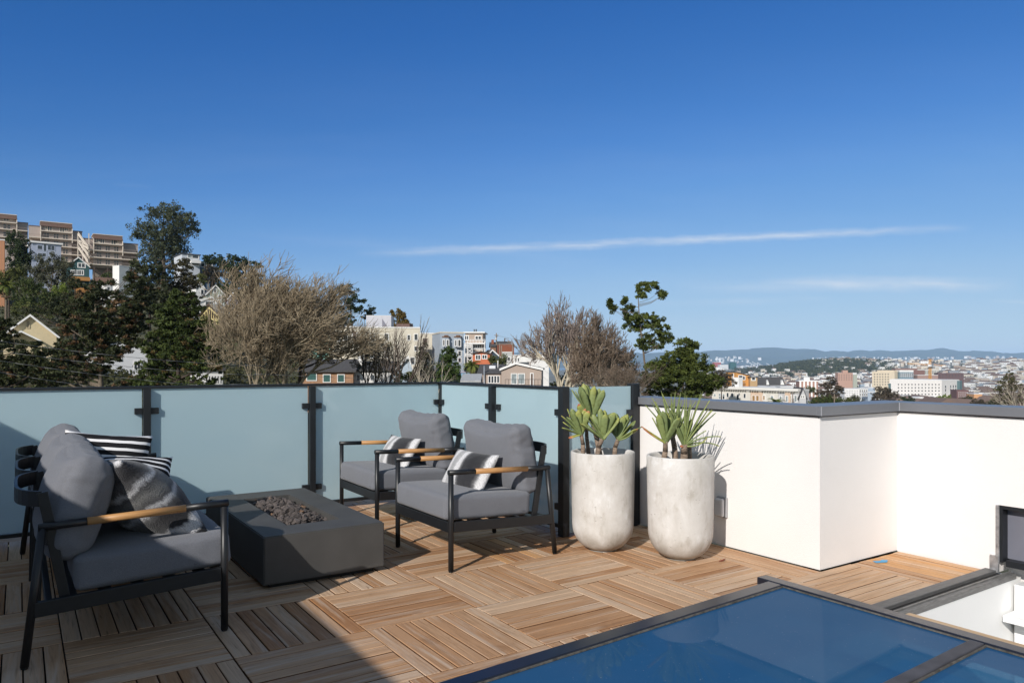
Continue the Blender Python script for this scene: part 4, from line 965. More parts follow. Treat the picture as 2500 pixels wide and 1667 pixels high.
# --- terraced apartments on the hill, three stepped blocks
TAN = paint('tan_siding', (0.40, 0.345, 0.315)); PALE = paint('pale_balcony_edge', (0.62, 0.55, 0.47)); MANS = M('brown_mansard', (0.15, 0.095, 0.075), 0.9, 0.15, 3)
RAILM = paint('balcony_rail', (0.30, 0.25, 0.22)); POST = paint('brown_timber', (0.085, 0.060, 0.05))
def apartments(label, x0, x1, xl, xr, ytop, slope, floors, wins, yb, posts=()):
    """main face x0..x1 with recessed wings out to xl and xr; floors are the rows of balcony slabs"""
    k = Bd('apartment_block', label, 'apartment building', x0, x1, ytop, 285, TAN, rot=0, depth=9, yb=yb, group='terraced apartments on the hill', stilts=bool(posts))
    W, H = k.W, k.H; px = k.W / (x1 - x0)
    k.box(0, W, 0, 9, 0, H - 0.5)
    ul, ur = (xl - x0) * px, (xr - x0) * px
    if ul < -.5: k.box(ul, -0.03, 2.2, 9, 0, H - 1.6)
    if ur > W + .5: k.box(W + 0.03, ur, 2.2, 9, 0, H - 2.3)
    k.end()
    k.part('roof', MANS, lambda b: b.prism([(-.1, -1.0, H - 1.7), (-.1, -.55, H - 0.05), (-.1, 0.3, H - .05), (-.1, 0.3, H - 1.7)], (W + .2, 0, 0)))
    k.part('roof_edge', PALE, lambda b: b.box((-.2, -.75, H - .045), (W + .2, 9, H + .22)))
    if ur > W + .5: k.part('wing_roof', MANS, lambda b: b.box((W + .02, 2.0, H - 2.29), (ur + .15, 9, H - 2.05)))
    if ul < -.5: k.part('wing_roof', MANS, lambda b: b.box((ul - .1, 2.0, H - 1.59), (-.02, 9, H - 1.4)))
    for i, yf in enumerate(floors):
        z = k.uv((x0 + x1) / 2, yf)[1]; ub = W + .1 if i == 0 else max(W, ur) - .1; ua = -.1 if i == 0 or ul > -.5 else ul + .1
        def slab(b, z=z, ua=ua, ub=ub): b.box((ua, -1.5, z - .22), (ub, -.002, z + .12)); b.box((ua, -.0, z - .2), (ub, 2.15, z + .08)) if ub > W + .5 else None
        bl = k.part('balcony', PALE, slab)
        if i > 0:
            def rl(b, z=z, ua=ua, ub=ub):
                b.box((ua, -1.47, z + 1.05), (ub, -1.38, z + 1.15))
                n = int((ub - ua) / 0.42)
                for q in range(n + 1): u = ua + (ub - ua - .06) * q / n; b.box((u, -1.45, z + .121), (u + .05 + .03 * (q % 4 == 0), -1.40, z + 1.049))
            k.part('railing', RAILM, rl, bl)
            for q in range(3):
                u = W * (.12 + .30 * q); k.winu(u, z + .15, u + W * .15, z + 2.0, 'glass_door', TAN, GLASSD, bars=1)
    for w in wins: k.win(*w, bars=1, frame=PALE)
    for u in (-.12, W): k.part('fin_wall', PALE, lambda b, u=u: b.prism([(u, -.6, H - 1.0), (u, -1.6, H - 4.9), (u, -1.6, H - 7.6), (u, -.001, H - 7.6), (u, -.001, H - 1.0)], (.28, 0, 0)))
    for (u, z1) in posts: k.part('stilt', POST, lambda b, u=u: b.box((u * W - .2, -1.45, -6.5), (u * W + .2, -1.05, z1)))
    return k
apartments('stepped tan apartment block with balconies at the left edge of the hill', -75, 40, -75, 69, 516, 0, (541, 558, 577, 595), [(9, 528, 21, 538), (23, 528, 28, 537), (-30, 528, -18, 538)], 640)
apartments('stepped tan apartment block with balconies behind the grey box house', 99, 175, 71, 202, 541, 0, (567, 584, 602, 620, 638), [(109, 549, 114, 559), (117, 551, 126, 563), (147, 553, 156, 566), (159, 554, 165, 564)], 660)
kb = apartments('stepped tan apartment block on timber stilts beside the tall eucalyptus', 228, 298, 205, 340, 572, 0, (597, 614, 631, 648), [(237, 581, 243, 590), (245, 582, 254, 593), (272, 584, 282, 596), (284, 585, 289, 594)], 652, [(.02, 0), (.48, 0), (.96, 0)])
kb.part('undercroft', paint('undercroft_tan', (.24, .20, .17)), lambda b: b.box((.3, 3.0, -7.5), (kb.W + 4, 8.5, -.003)))
kb.part('cross_brace', POST, lambda b: (b.bar((.3, -1.2, -.6), (kb.W * .5, -1.2, -5.2), .3, .3), b.bar((kb.W * .5, -1.15, -.6), (.3, -1.15, -5.2), .3, .3), b.bar((kb.W * .5, -1.2, -.6), (kb.W * .96, -1.2, -5.2), .3, .3)))
st = empty('outdoor_stair', P(200, 640, 280), 0, 'zigzag outdoor stair between the two right apartment blocks', 'staircase')
b = MB()
for (xa, ya, xb, yb_) in ((191, 572, 216, 606), (216, 608, 191, 590), (191, 590, 216, 624), (192, 606, 215, 640)):
    for dz in (0, 5): b.bar(P(xa, ya - dz, 282), P(xb, yb_ - dz, 282), .3, .25 if dz else .5)
for x in (190, 217): b.bar(P(x, 570, 283), P(x, 655, 283), .35, .35, up=(1, 0, 0))
o = b.build('flights', PALE, st); o.matrix_parent_inverse = Matrix.Translation(st.location).inverted()

k = Bd('box_house', 'grey blue box house with flat white roof below the tan apartments', 'house', 77, 149, 592, 235, paint('grey_blue_paint', (0.36, 0.40, 0.50)), rot=8, depth=10, yb=690); k.walls().end(); k.flat(TRIM, .5, .5)
for w in ((92, 600, 103, 608), (107, 597, 113, 613), (117, 600, 124, 610), (126, 601, 133, 611), (93, 619, 102, 627), (104, 619, 112, 626)): k.win(*w, frame=paint('grey_blue_trim', (0.42, 0.46, 0.56)))
k = Bd('green_house', 'dark green gabled house with white windows and a timber deck', 'house', 165, 218, 648, 225, paint('dark_green_paint', (0.045, 0.10, 0.105)), rot=0, depth=9, yb=706); k.walls(); k.gable(2.6, ROOFG, True, .25); k.end()
for w in ((191, 644, 207, 652), (174, 661, 182, 670), (184, 661, 192, 670), (194, 661, 203, 670), (184, 692, 204, 699)): k.win(*w, bars=1)
ua, za = k.uv(166, 677); ub, zb_ = k.uv(214, 681); tim = paint('orange_timber', (0.42, 0.21, 0.07))
k.part('deck', tim, lambda b: (b.box((ua, -2.4, za - 1.0), (ub + .5, -.005, za - .8)), b.box((ua, -2.4, za - .8), (ub + .5, -2.3, za + .15))))
f_ = Bd('timber_fence', 'orange timber fence below the green house', 'fence', 182, 222, 702, 205, tim, depth=.12, yb=714); f_.walls(); f_.end()
k = Bd('orange_building', 'orange stucco building at the left edge of the photo', 'building', -60, 11, 582, 205, paint('salmon_stucco', (0.50, 0.25, 0.14)), depth=9, yb=665); k.walls().end(); k.flat(TRIM, .1, .3)
for w in ((-20, 600, -8, 612), (-20, 630, -8, 642)): k.win(*w)
k = Bd('white_house', 'narrow white modern house rising behind the dark conifers', 'house', 275, 291, 650, 215, WHITE, rot=-30, depth=8, yb=688); k.walls().end(); k.flat(TRIM, .05, .1); k.sidewin(1, 1.5, 2.2, 4.5)
k = Bd('brown_roof_house', 'low brown roofed house left of the narrow white house', 'house', 240, 276, 690, 200, paint('grey_house_paint', (0.30, 0.30, 0.32)), rot=0, depth=9, yb=715); k.walls(); k.gable(1.7, ROOFB, False, .5); k.end(); k.win(248, 692, 258, 700)
k = Bd('white_shed', 'small white house corner among the conifers', 'house', 257, 276, 697, 185, WHITE, rot=20, depth=6, yb=720); k.walls().end(); k.flat(TRIM, .1, .2); k.win(262, 701, 268, 708)
k = Bd('modern_house', 'pale modern house with stacked balconies right of the eucalyptus', 'house', 444, 488, 620, 250, paint('pale_blue_white', (0.50, 0.53, 0.58)), rot=12, depth=10, yb=675); k.walls().end(); k.flat(paint('dark_eave', (0.06, 0.07, 0.09)), .3, .3)
for w in ((459, 621, 468, 629), (470, 624, 484, 630), (458, 637, 466, 645), (469, 637, 485, 646)): k.win(*w, glass=GLASSB if w[0] == 459 else GLASSD)
u0, z0 = k.uv(464, 636); u1, _ = k.uv(488, 636); k.part('balcony', TRIM, lambda b: b.box((u0, -1.4, z0 - .9), (u1, -.003, z0 + .1)))
k = Bd('blue_house', 'low dark blue house beside the pale modern house', 'house', 489, 527, 640, 255, paint('slate_blue_paint', (0.10, 0.15, 0.22)), rot=0, depth=9, yb=675); k.walls().end(); k.flat(ROOFG, .2, .25)
for w in ((491, 643, 499, 651), (505, 643, 517, 651)): k.win(*w)
k = Bd('gabled_house', 'sage green gabled house with white trim on the hillside', 'house', 504, 548, 718, 200, paint('sage_paint', (0.36, 0.40, 0.35)), rot=-8, depth=9, yb=760); k.walls(); k.gable(2.45, ROOFG, True, .35); k.end()
for w in ((523, 706, 527, 714), (533, 722, 539, 731)): k.win(*w, bars=0)
k = Bd('gabled_house', 'white gabled house half hidden left of the sage green house', 'house', 478, 499, 702, 210, WHITE, rot=18, depth=8, yb=745); k.walls(); k.gable(1.6, ROOFG, True, .2); k.end(); k.win(491, 708, 497, 718)
k = Bd('gabled_house', 'small lilac gabled house right of the sage green house', 'house', 557, 580, 729, 195, paint('lilac_paint', (0.42, 0.42, 0.55)), rot=-20, depth=8, yb=760); k.walls(); k.gable(1.5, ROOFB, True, .3); k.end(); k.win(565, 733, 571, 741)
k = Bd('white_house', 'wide white house with a low gable and one dark window', 'house', 470, 545, 742, 165, WHITE, rot=5, depth=9, yb=790); k.walls(); k.gable(1.7, TARW, True, .2, ridge=.62); k.end(); k.win(502, 737, 520, 745)
k = Bd('unfinished_house', 'yellow sided house with open roof rafters', 'house', 488, 536, 772, 150, paint('yellow_sheathing', (0.55, 0.46, 0.22)), rot=-35, depth=8, yb=800); k.walls(); k.gable(2.2, M('raw_roof', (0.32, 0.31, 0.28), .9), True, .3, trim=POST); k.end()
k.part('rafters', POST, lambda b: [b.box((k.W * (.12 + .11 * q), -.25, k.H - .6), (k.W * (.12 + .11 * q) + .14, -.01, k.H + 1.4 - abs(q - 3.4) * .42)) for q in range(8)])
k = Bd('yellow_house', 'pale yellow clapboard house with white gables behind the conifers', 'house', 8, 138, 818, 112, paint('pale_yellow_siding', (0.60, 0.50, 0.32), .05, 3), rot=-6, depth=10, yb=960); k.walls(); k.gable(3.05, TARW, True, .5); k.end()
k.win(66, 784, 71, 800, frame=paint('yellow_vent', (0.50, 0.42, 0.28)), glass=paint('vent_slats', (.3, .25, .17)))
for w in ((36, 880, 50, 905), (86, 880, 98, 905), (60, 925, 78, 945)): k.win(*w)
k.part('porch_gable', TRIM, lambda b: (b.prism([(-.3, -1.2, k.H - 1.0), (2.3, -1.2, k.H + .45), (4.9, -1.2, k.H - 1.0), (4.9, -1.2, k.H - .75), (2.3, -1.2, k.H + .72), (-.3, -1.2, k.H - .75)], (0, 1.18, 0))))
k = Bd('white_house', 'white clapboard house with dark windows behind the big conifers', 'house', 228, 360, 852, 105, paint('white_siding', (0.68, 0.68, 0.70), .04, 4), rot=8, depth=9, yb=960); k.walls(); k.gable(1.8, ROOFB, True, .3, ridge=.4); k.end()
for w in ((272, 862, 296, 880), (328, 882, 342, 900), (236, 920, 250, 940), (258, 920, 275, 940), (300, 925, 322, 945)): k.win(*w, bars=1)
k = Bd('white_house', 'narrow white house with lattice fence glimpsed between the conifers', 'house', 490, 545, 905, 95, WHITE, rot=0, depth=7, yb=960); k.walls().end(); k.flat(ROOFG)
for q in range(6): k.win(503 + 7 * q, 918, 506 + 7 * q, 936)

# --- middle distance
k = Bd('long_building', 'long cream stucco building behind the bare trees', 'building', 858, 1026, 800, 150, CREAM, rot=10, depth=12, yb=935); k.walls().end(); k.flat(TRIM, .12, .25)
for w in ((861, 808, 870, 832), (995, 818, 1001, 830), (1012, 816, 1019, 830), (1012, 846, 1019, 856), (1002, 873, 1012, 889), (905, 815, 912, 830), (940, 815, 948, 830), (905, 858, 912, 873), (940, 858, 948, 873)): k.win(*w, glass=M('brown_shutter', (0.10, 0.075, 0.06), .7) if w[0] == 861 else GLASSD)
k = Bd('penthouse', 'pale grey roof house above the long cream building', 'house', 894, 955, 771, 175, paint('pale_lilac_stucco', (0.52, 0.52, 0.56)), rot=4, depth=7, yb=812); k.walls().end(); k.flat(TRIM, .05, .12)
k.part('screen_wall', paint('grey_screen', (0.22, 0.22, 0.26)), lambda b: b.prism([(k.W * .64, -.1, 0), (k.W, -.1, 0), (k.W, -.1, k.H * .72), (k.W * .64, -.1, k.H * .95)], (0, .095, 0)))
k = Bd('roof_hut', 'low brown roof hut in front of the golden conifers', 'hut', 967, 1000, 791, 170, paint('brown_siding', (0.17, 0.11, 0.10)), depth=5, yb=812); k.walls().end(); k.flat(ROOFB, .1, .15)
k = Bd('cream_building', 'cream stepped building with shuttered windows behind thin bare trees', 'building', 1026, 1074, 815, 184, CREAM, rot=6, depth=10, yb=900); k.walls().end(); k.flat(TRIM, .1, .25)
for w in ((1032, 826, 1044, 843), (1055, 824, 1063, 843)): k.win(*w, glass=M('brown_shutter', (0.10, 0.075, 0.06), .7), frame=CREAM)
k = Bd('bay_window_house', 'grey blue stucco house with two bay windows', 'house', 1075, 1132, 813, 172, paint('grey_blue_stucco', (0.36, 0.41, 0.47)), rot=16, depth=11, yb=905); k.walls().end(); k.flat(CREAM, .1, .3)
for (xa, xb, ws) in ((1080, 1098, ((1082, 830, 1085, 843), (1091, 830, 1095, 843))), (1109, 1127, ((1111, 831, 1114, 844), (1119, 830, 1124, 845)))):
    ua, za = k.uv(xa, 848); ub, zb_ = k.uv(xb, 824)
    by = k.part('bay', k.mat, lambda b: b.prism([(ua, -.002, za), (ua + .45, -.9, za), (ub - .45, -.9, za), (ub, -.002, za)], (0, 0, zb_ - za)))
    k.part('bay_roof', ROOFB, lambda b: b.prism([(ua - .1, -.003, zb_ + .005), (ua + .35, -1.05, zb_ + .005), (ub - .35, -1.05, zb_ + .005), (ub + .1, -.003, zb_ + .005), ], (0.0, 0.0, .25)) and b.prism([(ua + .4, -.003, zb_ + .26), (ua + .6, -.6, zb_ + .26), (ub - .6, -.6, zb_ + .26), (ub - .4, -.003, zb_ + .26)], (0, 0, .3)), by)
    for w in ws: k.win(*w, off=-.92)
k.win(1119, 857, 1125, 868); k.win(1119, 874, 1125, 884)
k = Bd('decked_house', 'taupe flat roofed house with two white timber decks', 'house', 1136, 1179, 813, 185, paint('taupe_stucco', (0.40, 0.32, 0.26)), rot=-2, depth=10, yb=905); k.walls().end(); k.flat(TRIM, .5, .3)
for w in ((1161, 821, 1174, 828), (1135.5, 820, 1143, 829), (1158, 842, 1164, 851), (1167, 841, 1174, 851)): k.win(*w, bars=1)
def wdeck(z0, z1): return lambda b: (b.box((.6, -2.0, z0 - .35), (k.W + .7, -.003, z0)), b.box((.6, -2.0, z1 - .12), (k.W + .7, -1.9, z1)), b.box((.6, -2.0, z0 + .35), (k.W + .7, -1.92, z0 + .45)), [b.box((.6 + q * .75, -2.0, z0 + .001), (.7 + q * .75, -1.9, z1 - .121)) for q in range(7)])
k.part('deck', TRIM, wdeck(k.uv(1150, 837)[1], k.uv(1150, 829)[1])); k.part('deck', TRIM, wdeck(k.uv(1150, 858)[1], k.uv(1150, 850)[1]))
for u in (.7, k.W + .5): k.part('deck_post', TRIM, lambda b, u=u: b.box((u, -1.95, 0), (u + .15, -1.8, k.H - 2.2)))
k.part('chimney', M('vent_metal', (.12, .14, .15), .4, metal=.5), lambda b: (b.tube((2.0, 3, k.H), (2.0, 3, k.H + 1.1), .18), b.tube((2.5, 3, k.H), (2.5, 3, k.H + 1.1), .18)))
stt = empty('stair_tower', P(1143, 890, 172), 0, 'white open timber stair tower beside the red cottage', 'staircase'); b = MB()
for x in (1134, 1141, 1153):
    b.bar(P(x, 838, 172), P(x, 892, 172), .16, .16, up=(1, 0, 0))
for y in (838, 841.5, 845, 848.5, 863, 866, 870):
    b.bar(P(1134, y, 172), P(1153.5, y, 172), .10, .16)
for x in (1137, 1145, 1149): b.bar(P(x, 838, 172), P(x, 848, 172), .10, .10, up=(1, 0, 0)); b.bar(P(x, 863, 172), P(x, 870, 172), .10, .10, up=(1, 0, 0))
for (xa, ya, xb, yb_) in ((1140, 851, 1153, 862), (1153, 851, 1140, 862), (1141, 886, 1153, 874), (1141, 874, 1153, 886)): b.bar(P(xa, ya, 172), P(xb, yb_, 172), .14, .14)
o = b.build('frame', TRIM, stt); o.matrix_parent_inverse = Matrix.Translation(stt.location).inverted()
k = Bd('red_cottage', 'small red orange cottage with two white framed windows', 'house', 1154, 1196, 863, 165, paint('red_orange_paint', (0.52, 0.155, 0.075)), rot=-3, depth=7, yb=889.5, stilts=True); k.walls(); k.gable(.42, ROOFB, True, .35, trim=POST, th=.12); k.end()
k.win(1162, 867, 1172, 877, bars=1); k.win(1178, 867, 1188, 875, bars=1); k.part('stilts', POST, lambda b: [b.box((u, .3, -6), (u + .2, .5, -.001)) for u in (.2, 1.8, 3.6)])
k = Bd('blue_gabled_house', 'dark blue house with white gable trim behind the red cottage', 'house', 1186, 1221, 872, 180, paint('navy_siding', (0.055, 0.085, 0.12)), rot=10, depth=8, yb=900); k.walls(); k.gable(1.7, ROOFG, True, .35, ridge=.45); k.end(); k.win(1196, 880, 1201, 888)
k = Bd('brick_house', 'square red brick building beside the utility poles', 'building', 1222, 1255, 841, 230, M('red_brick', (0.26, 0.085, 0.045), .85, .25, 4), rot=10, depth=9, yb=880); k.walls().end(); k.flat(M('brick_cap', (.3, .2, .16), .8), .05, .2)
k = Bd('brick_house', 'brown hip roofed house left of the square brick building', 'house', 1199, 1222, 846, 245, M('brown_brick', (0.27, 0.15, 0.10), .85, .2, 4), rot=4, depth=8, yb=880); k.walls(); k.gable(1.4, ROOFG, False, .4); k.end(); k.part('chimney', M('red_brick', (.26, .085, .045)), lambda b: (b.box((.2, 2, k.H), (1.0, 2.8, k.H + 2.4))))
k = Bd('grey_roof_house', 'hip roofed grey house above the square brick building', 'house', 1215, 1246, 840, 275, paint('olive_grey', (.25, .27, .24)), depth=9, yb=870); k.walls(); k.gable(1.0, ROOFG, False, .4); k.end(); k.part('chimney', POST, lambda b: b.tube((2.6, 3, k.H), (2.6, 3, k.H + 2.2), .2))
for (nm, lb, x0, x1, yt, yb_, d, m, wn_) in (
        ('white_house', 'white flat roofed house with french windows right of the utility poles', 1252, 1285, 868, 905, 170, WHITE, ((1258, 874, 1261, 886), (1264, 874, 1267, 886))),
        ('white_house', 'white stucco house with pale roof behind the left bare tree', 1285, 1340, 865, 905, 190, WHITE, ((1300, 872, 1306, 880), (1318, 872, 1324, 880))),
        ('grey_house', 'pale grey stepped house below the brick building', 1224, 1252, 860, 895, 185, paint('light_grey_paint', (.45, .46, .45)), ((1240, 872, 1245, 880),)),
        ('roof_shed', 'dark grey flat roof box in front of the white flat roofed house', 1262, 1292, 884, 910, 140, paint('slate_box', (.10, .11, .12)), ()),
        ('roof_shed', 'grey green flat roof box left of the dark grey box', 1238, 1262, 889, 915, 138, paint('green_grey_box', (.24, .27, .26)), ())):
    k = Bd(nm, lb, 'house', x0, x1, yt, d, m, depth=7, yb=yb_); k.walls().end(); k.flat(TRIM if m is WHITE else None, .1, .15)
    for w in wn_: k.win(*w)
k = Bd('light_blue_house', 'light blue house half hidden behind the bright green shrub tree', 'house', 1126, 1146, 910, 125, paint('light_blue_paint', (0.24, 0.42, 0.58)), depth=6, yb=935); k.walls().end(); k.flat(paint('lilac_roof', (.36, .34, .4)), .1, .2); k.win(1134, 914, 1140, 922)
TAUPE = paint('taupe_siding', (0.40, 0.325, 0.275), .05, 6)
k = Bd('taupe_house', 'taupe clapboard house with white framed windows just beyond the railing', 'house', 1224, 1322, 901, 96, TAUPE, rot=-4, depth=8, yb=965); k.walls(); k.gable(.75, ROOFG, True, .22, ridge=.36, th=.14); k.end()
k.win(1249, 913, 1261, 936, glass=GLASSB, bars=0); k.win(1266, 913, 1280, 936, glass=GLASSB); k.win(1296, 912, 1301, 945, name='door', glass=paint('brown_door', (.14, .10, .08)))
k.part('balustrade', RAILBLK, lambda b: (b.box((.6, -1.3, k.uv(1250, 926)[1]), (k.W, -1.26, k.uv(1250, 926)[1] + .05)), [b.box((.6 + q * .42, -1.3, k.uv(1250, 945)[1]), (.64 + q * .42, -1.26, k.uv(1250, 926)[1])) for q in range(12)]))
k2 = Bd('taupe_house', 'lower taupe wing with four narrow windows and a dark shingle roof', 'house', 1169, 1223.5, 911, 98, TAUPE, rot=-4, depth=7, yb=965); k2.walls(); k2.gable(1.1, ROOFG, False, .25, ridge=.55, th=.1); k2.end()
for x in (1193, 1200, 1207, 1214): k2.win(x, 918, x + 4.5, 934, fr=.09)
k2.part('flue', M('galvanised', (.42, .44, .46), .4, metal=.6), lambda b: b.tube((.75, -.25, 0.5), (.75, -.25, k2.H + 1.0), .10)); k2.part('vent_pipe', TRIM, lambda b: b.tube((2.35, 2.2, k2.H + .3), (2.35, 2.2, k2.H + 1.7), .055)); k2.part('roof_window', M('dome', (.7, .72, .75), .2), lambda b: b.box((1.2, 1.7, k2.H + .55), (2.1, 2.4, k2.H + 1.0), bev=.1))
k = Bd('grey_house', 'low grey roofed house right behind the railing corner', 'house', 1128, 1170, 932, 88, paint('light_grey_paint', (.45, .46, .45)), depth=5, yb=965); k.walls(); k.gable(.7, M('pale_grey_roof', (.40, .41, .42), .7), False, .2, ridge=.8); k.end()
k = Bd('tan_house', 'tan brick house with dark roof behind the great bare tree', 'house', 735, 862, 906, 90, M('tan_brick', (0.34, 0.20, 0.12), .85, .2, 4), rot=6, depth=8, yb=960); k.walls(); k.gable(1.3, ROOFG, False, .4); k.end()
for w in ((750, 912, 772, 928), (790, 915, 806, 932), (825, 915, 840, 932)): k.win(*w, glass=M('green_glass', (.05, .12, .11), .2))
k = Bd('white_house', 'white stucco house behind the thin bare trees', 'house', 858, 950, 905, 92, WHITE, rot=-4, depth=8, yb=960); k.walls(); k.gable(1.0, ROOFG, False, .3); k.end(); k.part('chimney', TRIM, lambda b: b.box((.4, 1.5, k.H), (1.0, 2.1, k.H + 2.0)))
for w in ((872, 915, 880, 928), (905, 915, 914, 928)): k.win(*w)
k = Bd('blue_grey_house', 'pale blue house with khaki gable behind the thin bare trees', 'house', 950, 1012, 915, 92, paint('pale_blue_paint', (.42, .50, .58)), rot=10, depth=7, yb=960); k.walls(); k.gable(2.2, M('khaki_roof', (.33, .31, .24), .9), True, .3, ridge=.75); k.end(); k.win(962, 922, 972, 934)
k = Bd('teal_house', 'teal green house glimpsed through the great bare tree', 'house', 745, 806, 798, 165, paint('teal_paint', (.22, .42, .36)), depth=8, yb=850); k.walls().end(); k.flat()
for w in ((754, 806, 762, 818), (778, 806, 788, 818), (754, 828, 762, 840)): k.win(*w)
k = Bd('cream_house', 'cream stucco house with shuttered window behind the great bare tree', 'house', 808, 862, 800, 160, CREAM, depth=8, yb=860); k.walls().end(); k.flat()
k.win(818, 812, 830, 832); k.win(840, 812, 848, 832)

# --- to the right over the parapet
CORN = paint('white_cornice', (.74, .72, .68), .03)
k = Bd('row_building', 'long white row of flats with bracketed cornice over the parapet', 'building', 1738, 1832, 948, 255, paint('warm_white_stucco', (.66, .63, .57)), rot=-56, depth=14, yb=1010); k.walls().end()
def nxt(k):
    O = k.O + k.ax * (k.W + .04); d = O @ fw; return dict(d=d, yt=890 - (k.zt - EYE) * FP / d)
def cornice(k):
    k.part('cornice', CORN, lambda b: (b.box((-.2, -.9, k.H), (k.W + .2, 0.5, k.H + .8)), b.box((-.1, -.35, k.H - .5), (k.W + .1, -.003, k.H - .002))))
    k.part('brackets', M('bracket_shade', (.30, .28, .25), .8), lambda b: [b.box((q * .95, -.8, k.H - .42), (q * .95 + .42, -.352, k.H - .003)) for q in range(int(k.W / .95))])
    k.part('roof', TARW, lambda b: b.box((-.1, .501, k.H), (k.W + .1, k.D, k.H + .6)))
cornice(k)
for x, y0, y1 in ((1743, 962, 967), (1755, 961, 966), (1755, 967.5, 973), (1764.5, 962, 966), (1764.5, 967, 974), (1774.5, 959, 969), (1785.5, 960, 969), (1799, 963, 976), (1816, 961, 971)): k.win(x, y0, x + 4.5, y1, fr=.12, glass=GLASSB if y1 - y0 < 6 else GLASSD)
k.part('chimney', WHITE, lambda b: (b.box((7.0, 3, k.H + .6), (9.0, 5, k.H + 3.9))))
_n = nxt(k); k = Bd('row_building', 'peach fronted flats with blinds joining the long white row', 'building', 1832.5, 1862, _n['yt'], _n['d'], paint('peach_stucco', (.64, .48, .36)), rot=-56, depth=14, yb=1010); k.walls().end(); cornice(k)
for x in (1837, 1846.5): k.win(x, 966, x + 6, 978, fr=.15, glass=M('amber_blind', (.34, .19, .07), .6))
_n = nxt(k); k = Bd('row_building', 'white flats with one amber window in the middle of the row', 'building', 1862.5, 1900, _n['yt'], _n['d'], paint('warm_white_stucco', (.66, .63, .57)), rot=-56, depth=14, yb=1010); k.walls().end(); cornice(k)
k.win(1863.5, 966, 1867, 976, glass=M('amber_blind', (.34, .19, .07), .6)); k.win(1882, 967, 1888, 976, glass=GLASSB)
_n = nxt(k); k = Bd('row_building', 'grey flats with peach bay at the right end of the row', 'building', 1900.5, 1951, _n['yt'], _n['d'], paint('pale_grey_stucco', (.50, .50, .51)), rot=-56, depth=5, yb=1010); k.walls().end(); cornice(k)
k.part('bay', paint('peach_stucco', (.64, .48, .36)), lambda b: b.prism([(k.W * .36, -.005, 0), (k.W * .40, -.9, 0), (k.W * .56, -.9, 0), (k.W * .60, -.005, 0)], (0, 0, k.H - .55)))
for w in ((1904, 967, 1908, 974), (1928, 966, 1932, 980), (1940, 966, 1945, 980)): k.win(*w, glass=GLASSB)
k.win(1919, 967, 1923, 980, off=-.92, glass=GLASSB)
k = Bd('gable_house', 'dark trimmed grey gable house at the end of the row of flats', 'house', 1951.5, 1968, 968, nxt(k)['d'] - .5, paint('pale_grey_stucco', (.50, .50, .51)), rot=-5, depth=9, yb=1010); k.walls(); k.gable(2.6, ROOFG, True, .35, trim=M('dark_trim', (.05, .05, .06))); k.end(); k.win(1956, 966, 1958, 971); k.win(1961, 966, 1963, 971)
k = Bd('orange_house', 'orange modern house with a slanted grey roof', 'house', 1798, 1830, 917, 290, paint('orange_panel', (.62, .31, .10)), rot=10, depth=9, yb=960); k.walls(); k.b.prism([(0, 0, k.H), (k.W, 0, k.H), (0, 0, k.H + 1.2)], (0, 9, 0)); k.end(); k.part('roof', ROOFG, lambda b: b.prism([(-.1, -.3, k.H + 1.25), (k.W + .3, -.3, k.H - .05), (k.W + .3, -.3, k.H + .22), (-.1, -.3, k.H + 1.5)], (0, 9.6, 0)))
k.win(1804, 917, 1812, 926); k.win(1814, 919, 1818, 926); k.part('balcony', paint('timber_lattice', (.35, .22, .13)), lambda b: [b.box((k.uv(1802, 938)[0] + q * .28, -1.0, k.uv(1802, 938)[1]), (k.uv(1802, 938)[0] + q * .28 + .12, -.9, k.uv(1802, 931)[1])) for q in range(9)])
k = Bd('ochre_house', 'ochre sided wing of the orange modern house', 'house', 1831, 1849, 921, 288, paint('ochre_siding', (.46, .31, .17)), rot=-6, depth=8, yb=960); k.walls().end(); k.flat(ROOFG, .4, .25); k.win(1836, 920.5, 1843, 927.5)
k = Bd('white_tower', 'narrow white wall left of the orange modern house', 'house', 1790, 1797.5, 912, 292, WHITE, depth=6, yb=950); k.walls().end(); k.flat(TRIM, .05, .1)
for (lb, x0, x1, yt, d, r_) in (('grey roofed house with a white dormer behind the row of flats', 1850, 1878, 938, 330, 2.8), ('steep grey roofed house right of the dormer house', 1878, 1915, 938, 335, 3.0)):
    k = Bd('slate_house', lb, 'house', x0, x1, yt, d, paint('grey_house_paint', (.30, .30, .32)), rot=-6, depth=9, yb=965); k.walls(); k.gable(r_, ROOFG, False, .3); k.end()
    k.part('dormer', TRIM, lambda b: b.prism([(k.W * .72, -.6, k.H - .2), (k.W * .98, -.6, k.H - .2), (k.W * .85, -.6, k.H + 2.0)], (0, 3, 0)))
for (lb, x0, x1, yt, yb_, d) in (('white roof terrace wall behind the left end of the row', 1800, 1870, 944, 956, 300), ('white roof house with two small windows behind the row of flats', 1905, 1943, 944, 956, 300), ('long white building behind the roof house', 1870, 1906, 945, 956, 310)):
    k = Bd('white_roof_house', lb, 'house', x0, x1, yt, d, WHITE, rot=-6, depth=8, yb=yb_); k.walls().end(); k.flat(TARW, .1, .2)
    if x0 == 1905: k.win(1917, 948, 1923, 951); k.win(1933, 948, 1938, 951)
def grid(k, x0, x1, nx, ys, w, h, **kw):
    for i in range(nx):
        for y in ys:
            x = x0 + (x1 - x0) * i / max(1, nx - 1); k.win(x, y, x + w, y + h, **kw)
DK = M('dark_pane', (.05, .052, .055), .3)
k = Bd('banded_flats', 'red brick and white banded apartment building in the valley', 'building', 1951, 1997, 931, 560, paint('brick_red', (.36, .21, .165)), rot=-12, depth=14, yb=955); k.walls().end(); k.flat(TRIM, .3, .7)
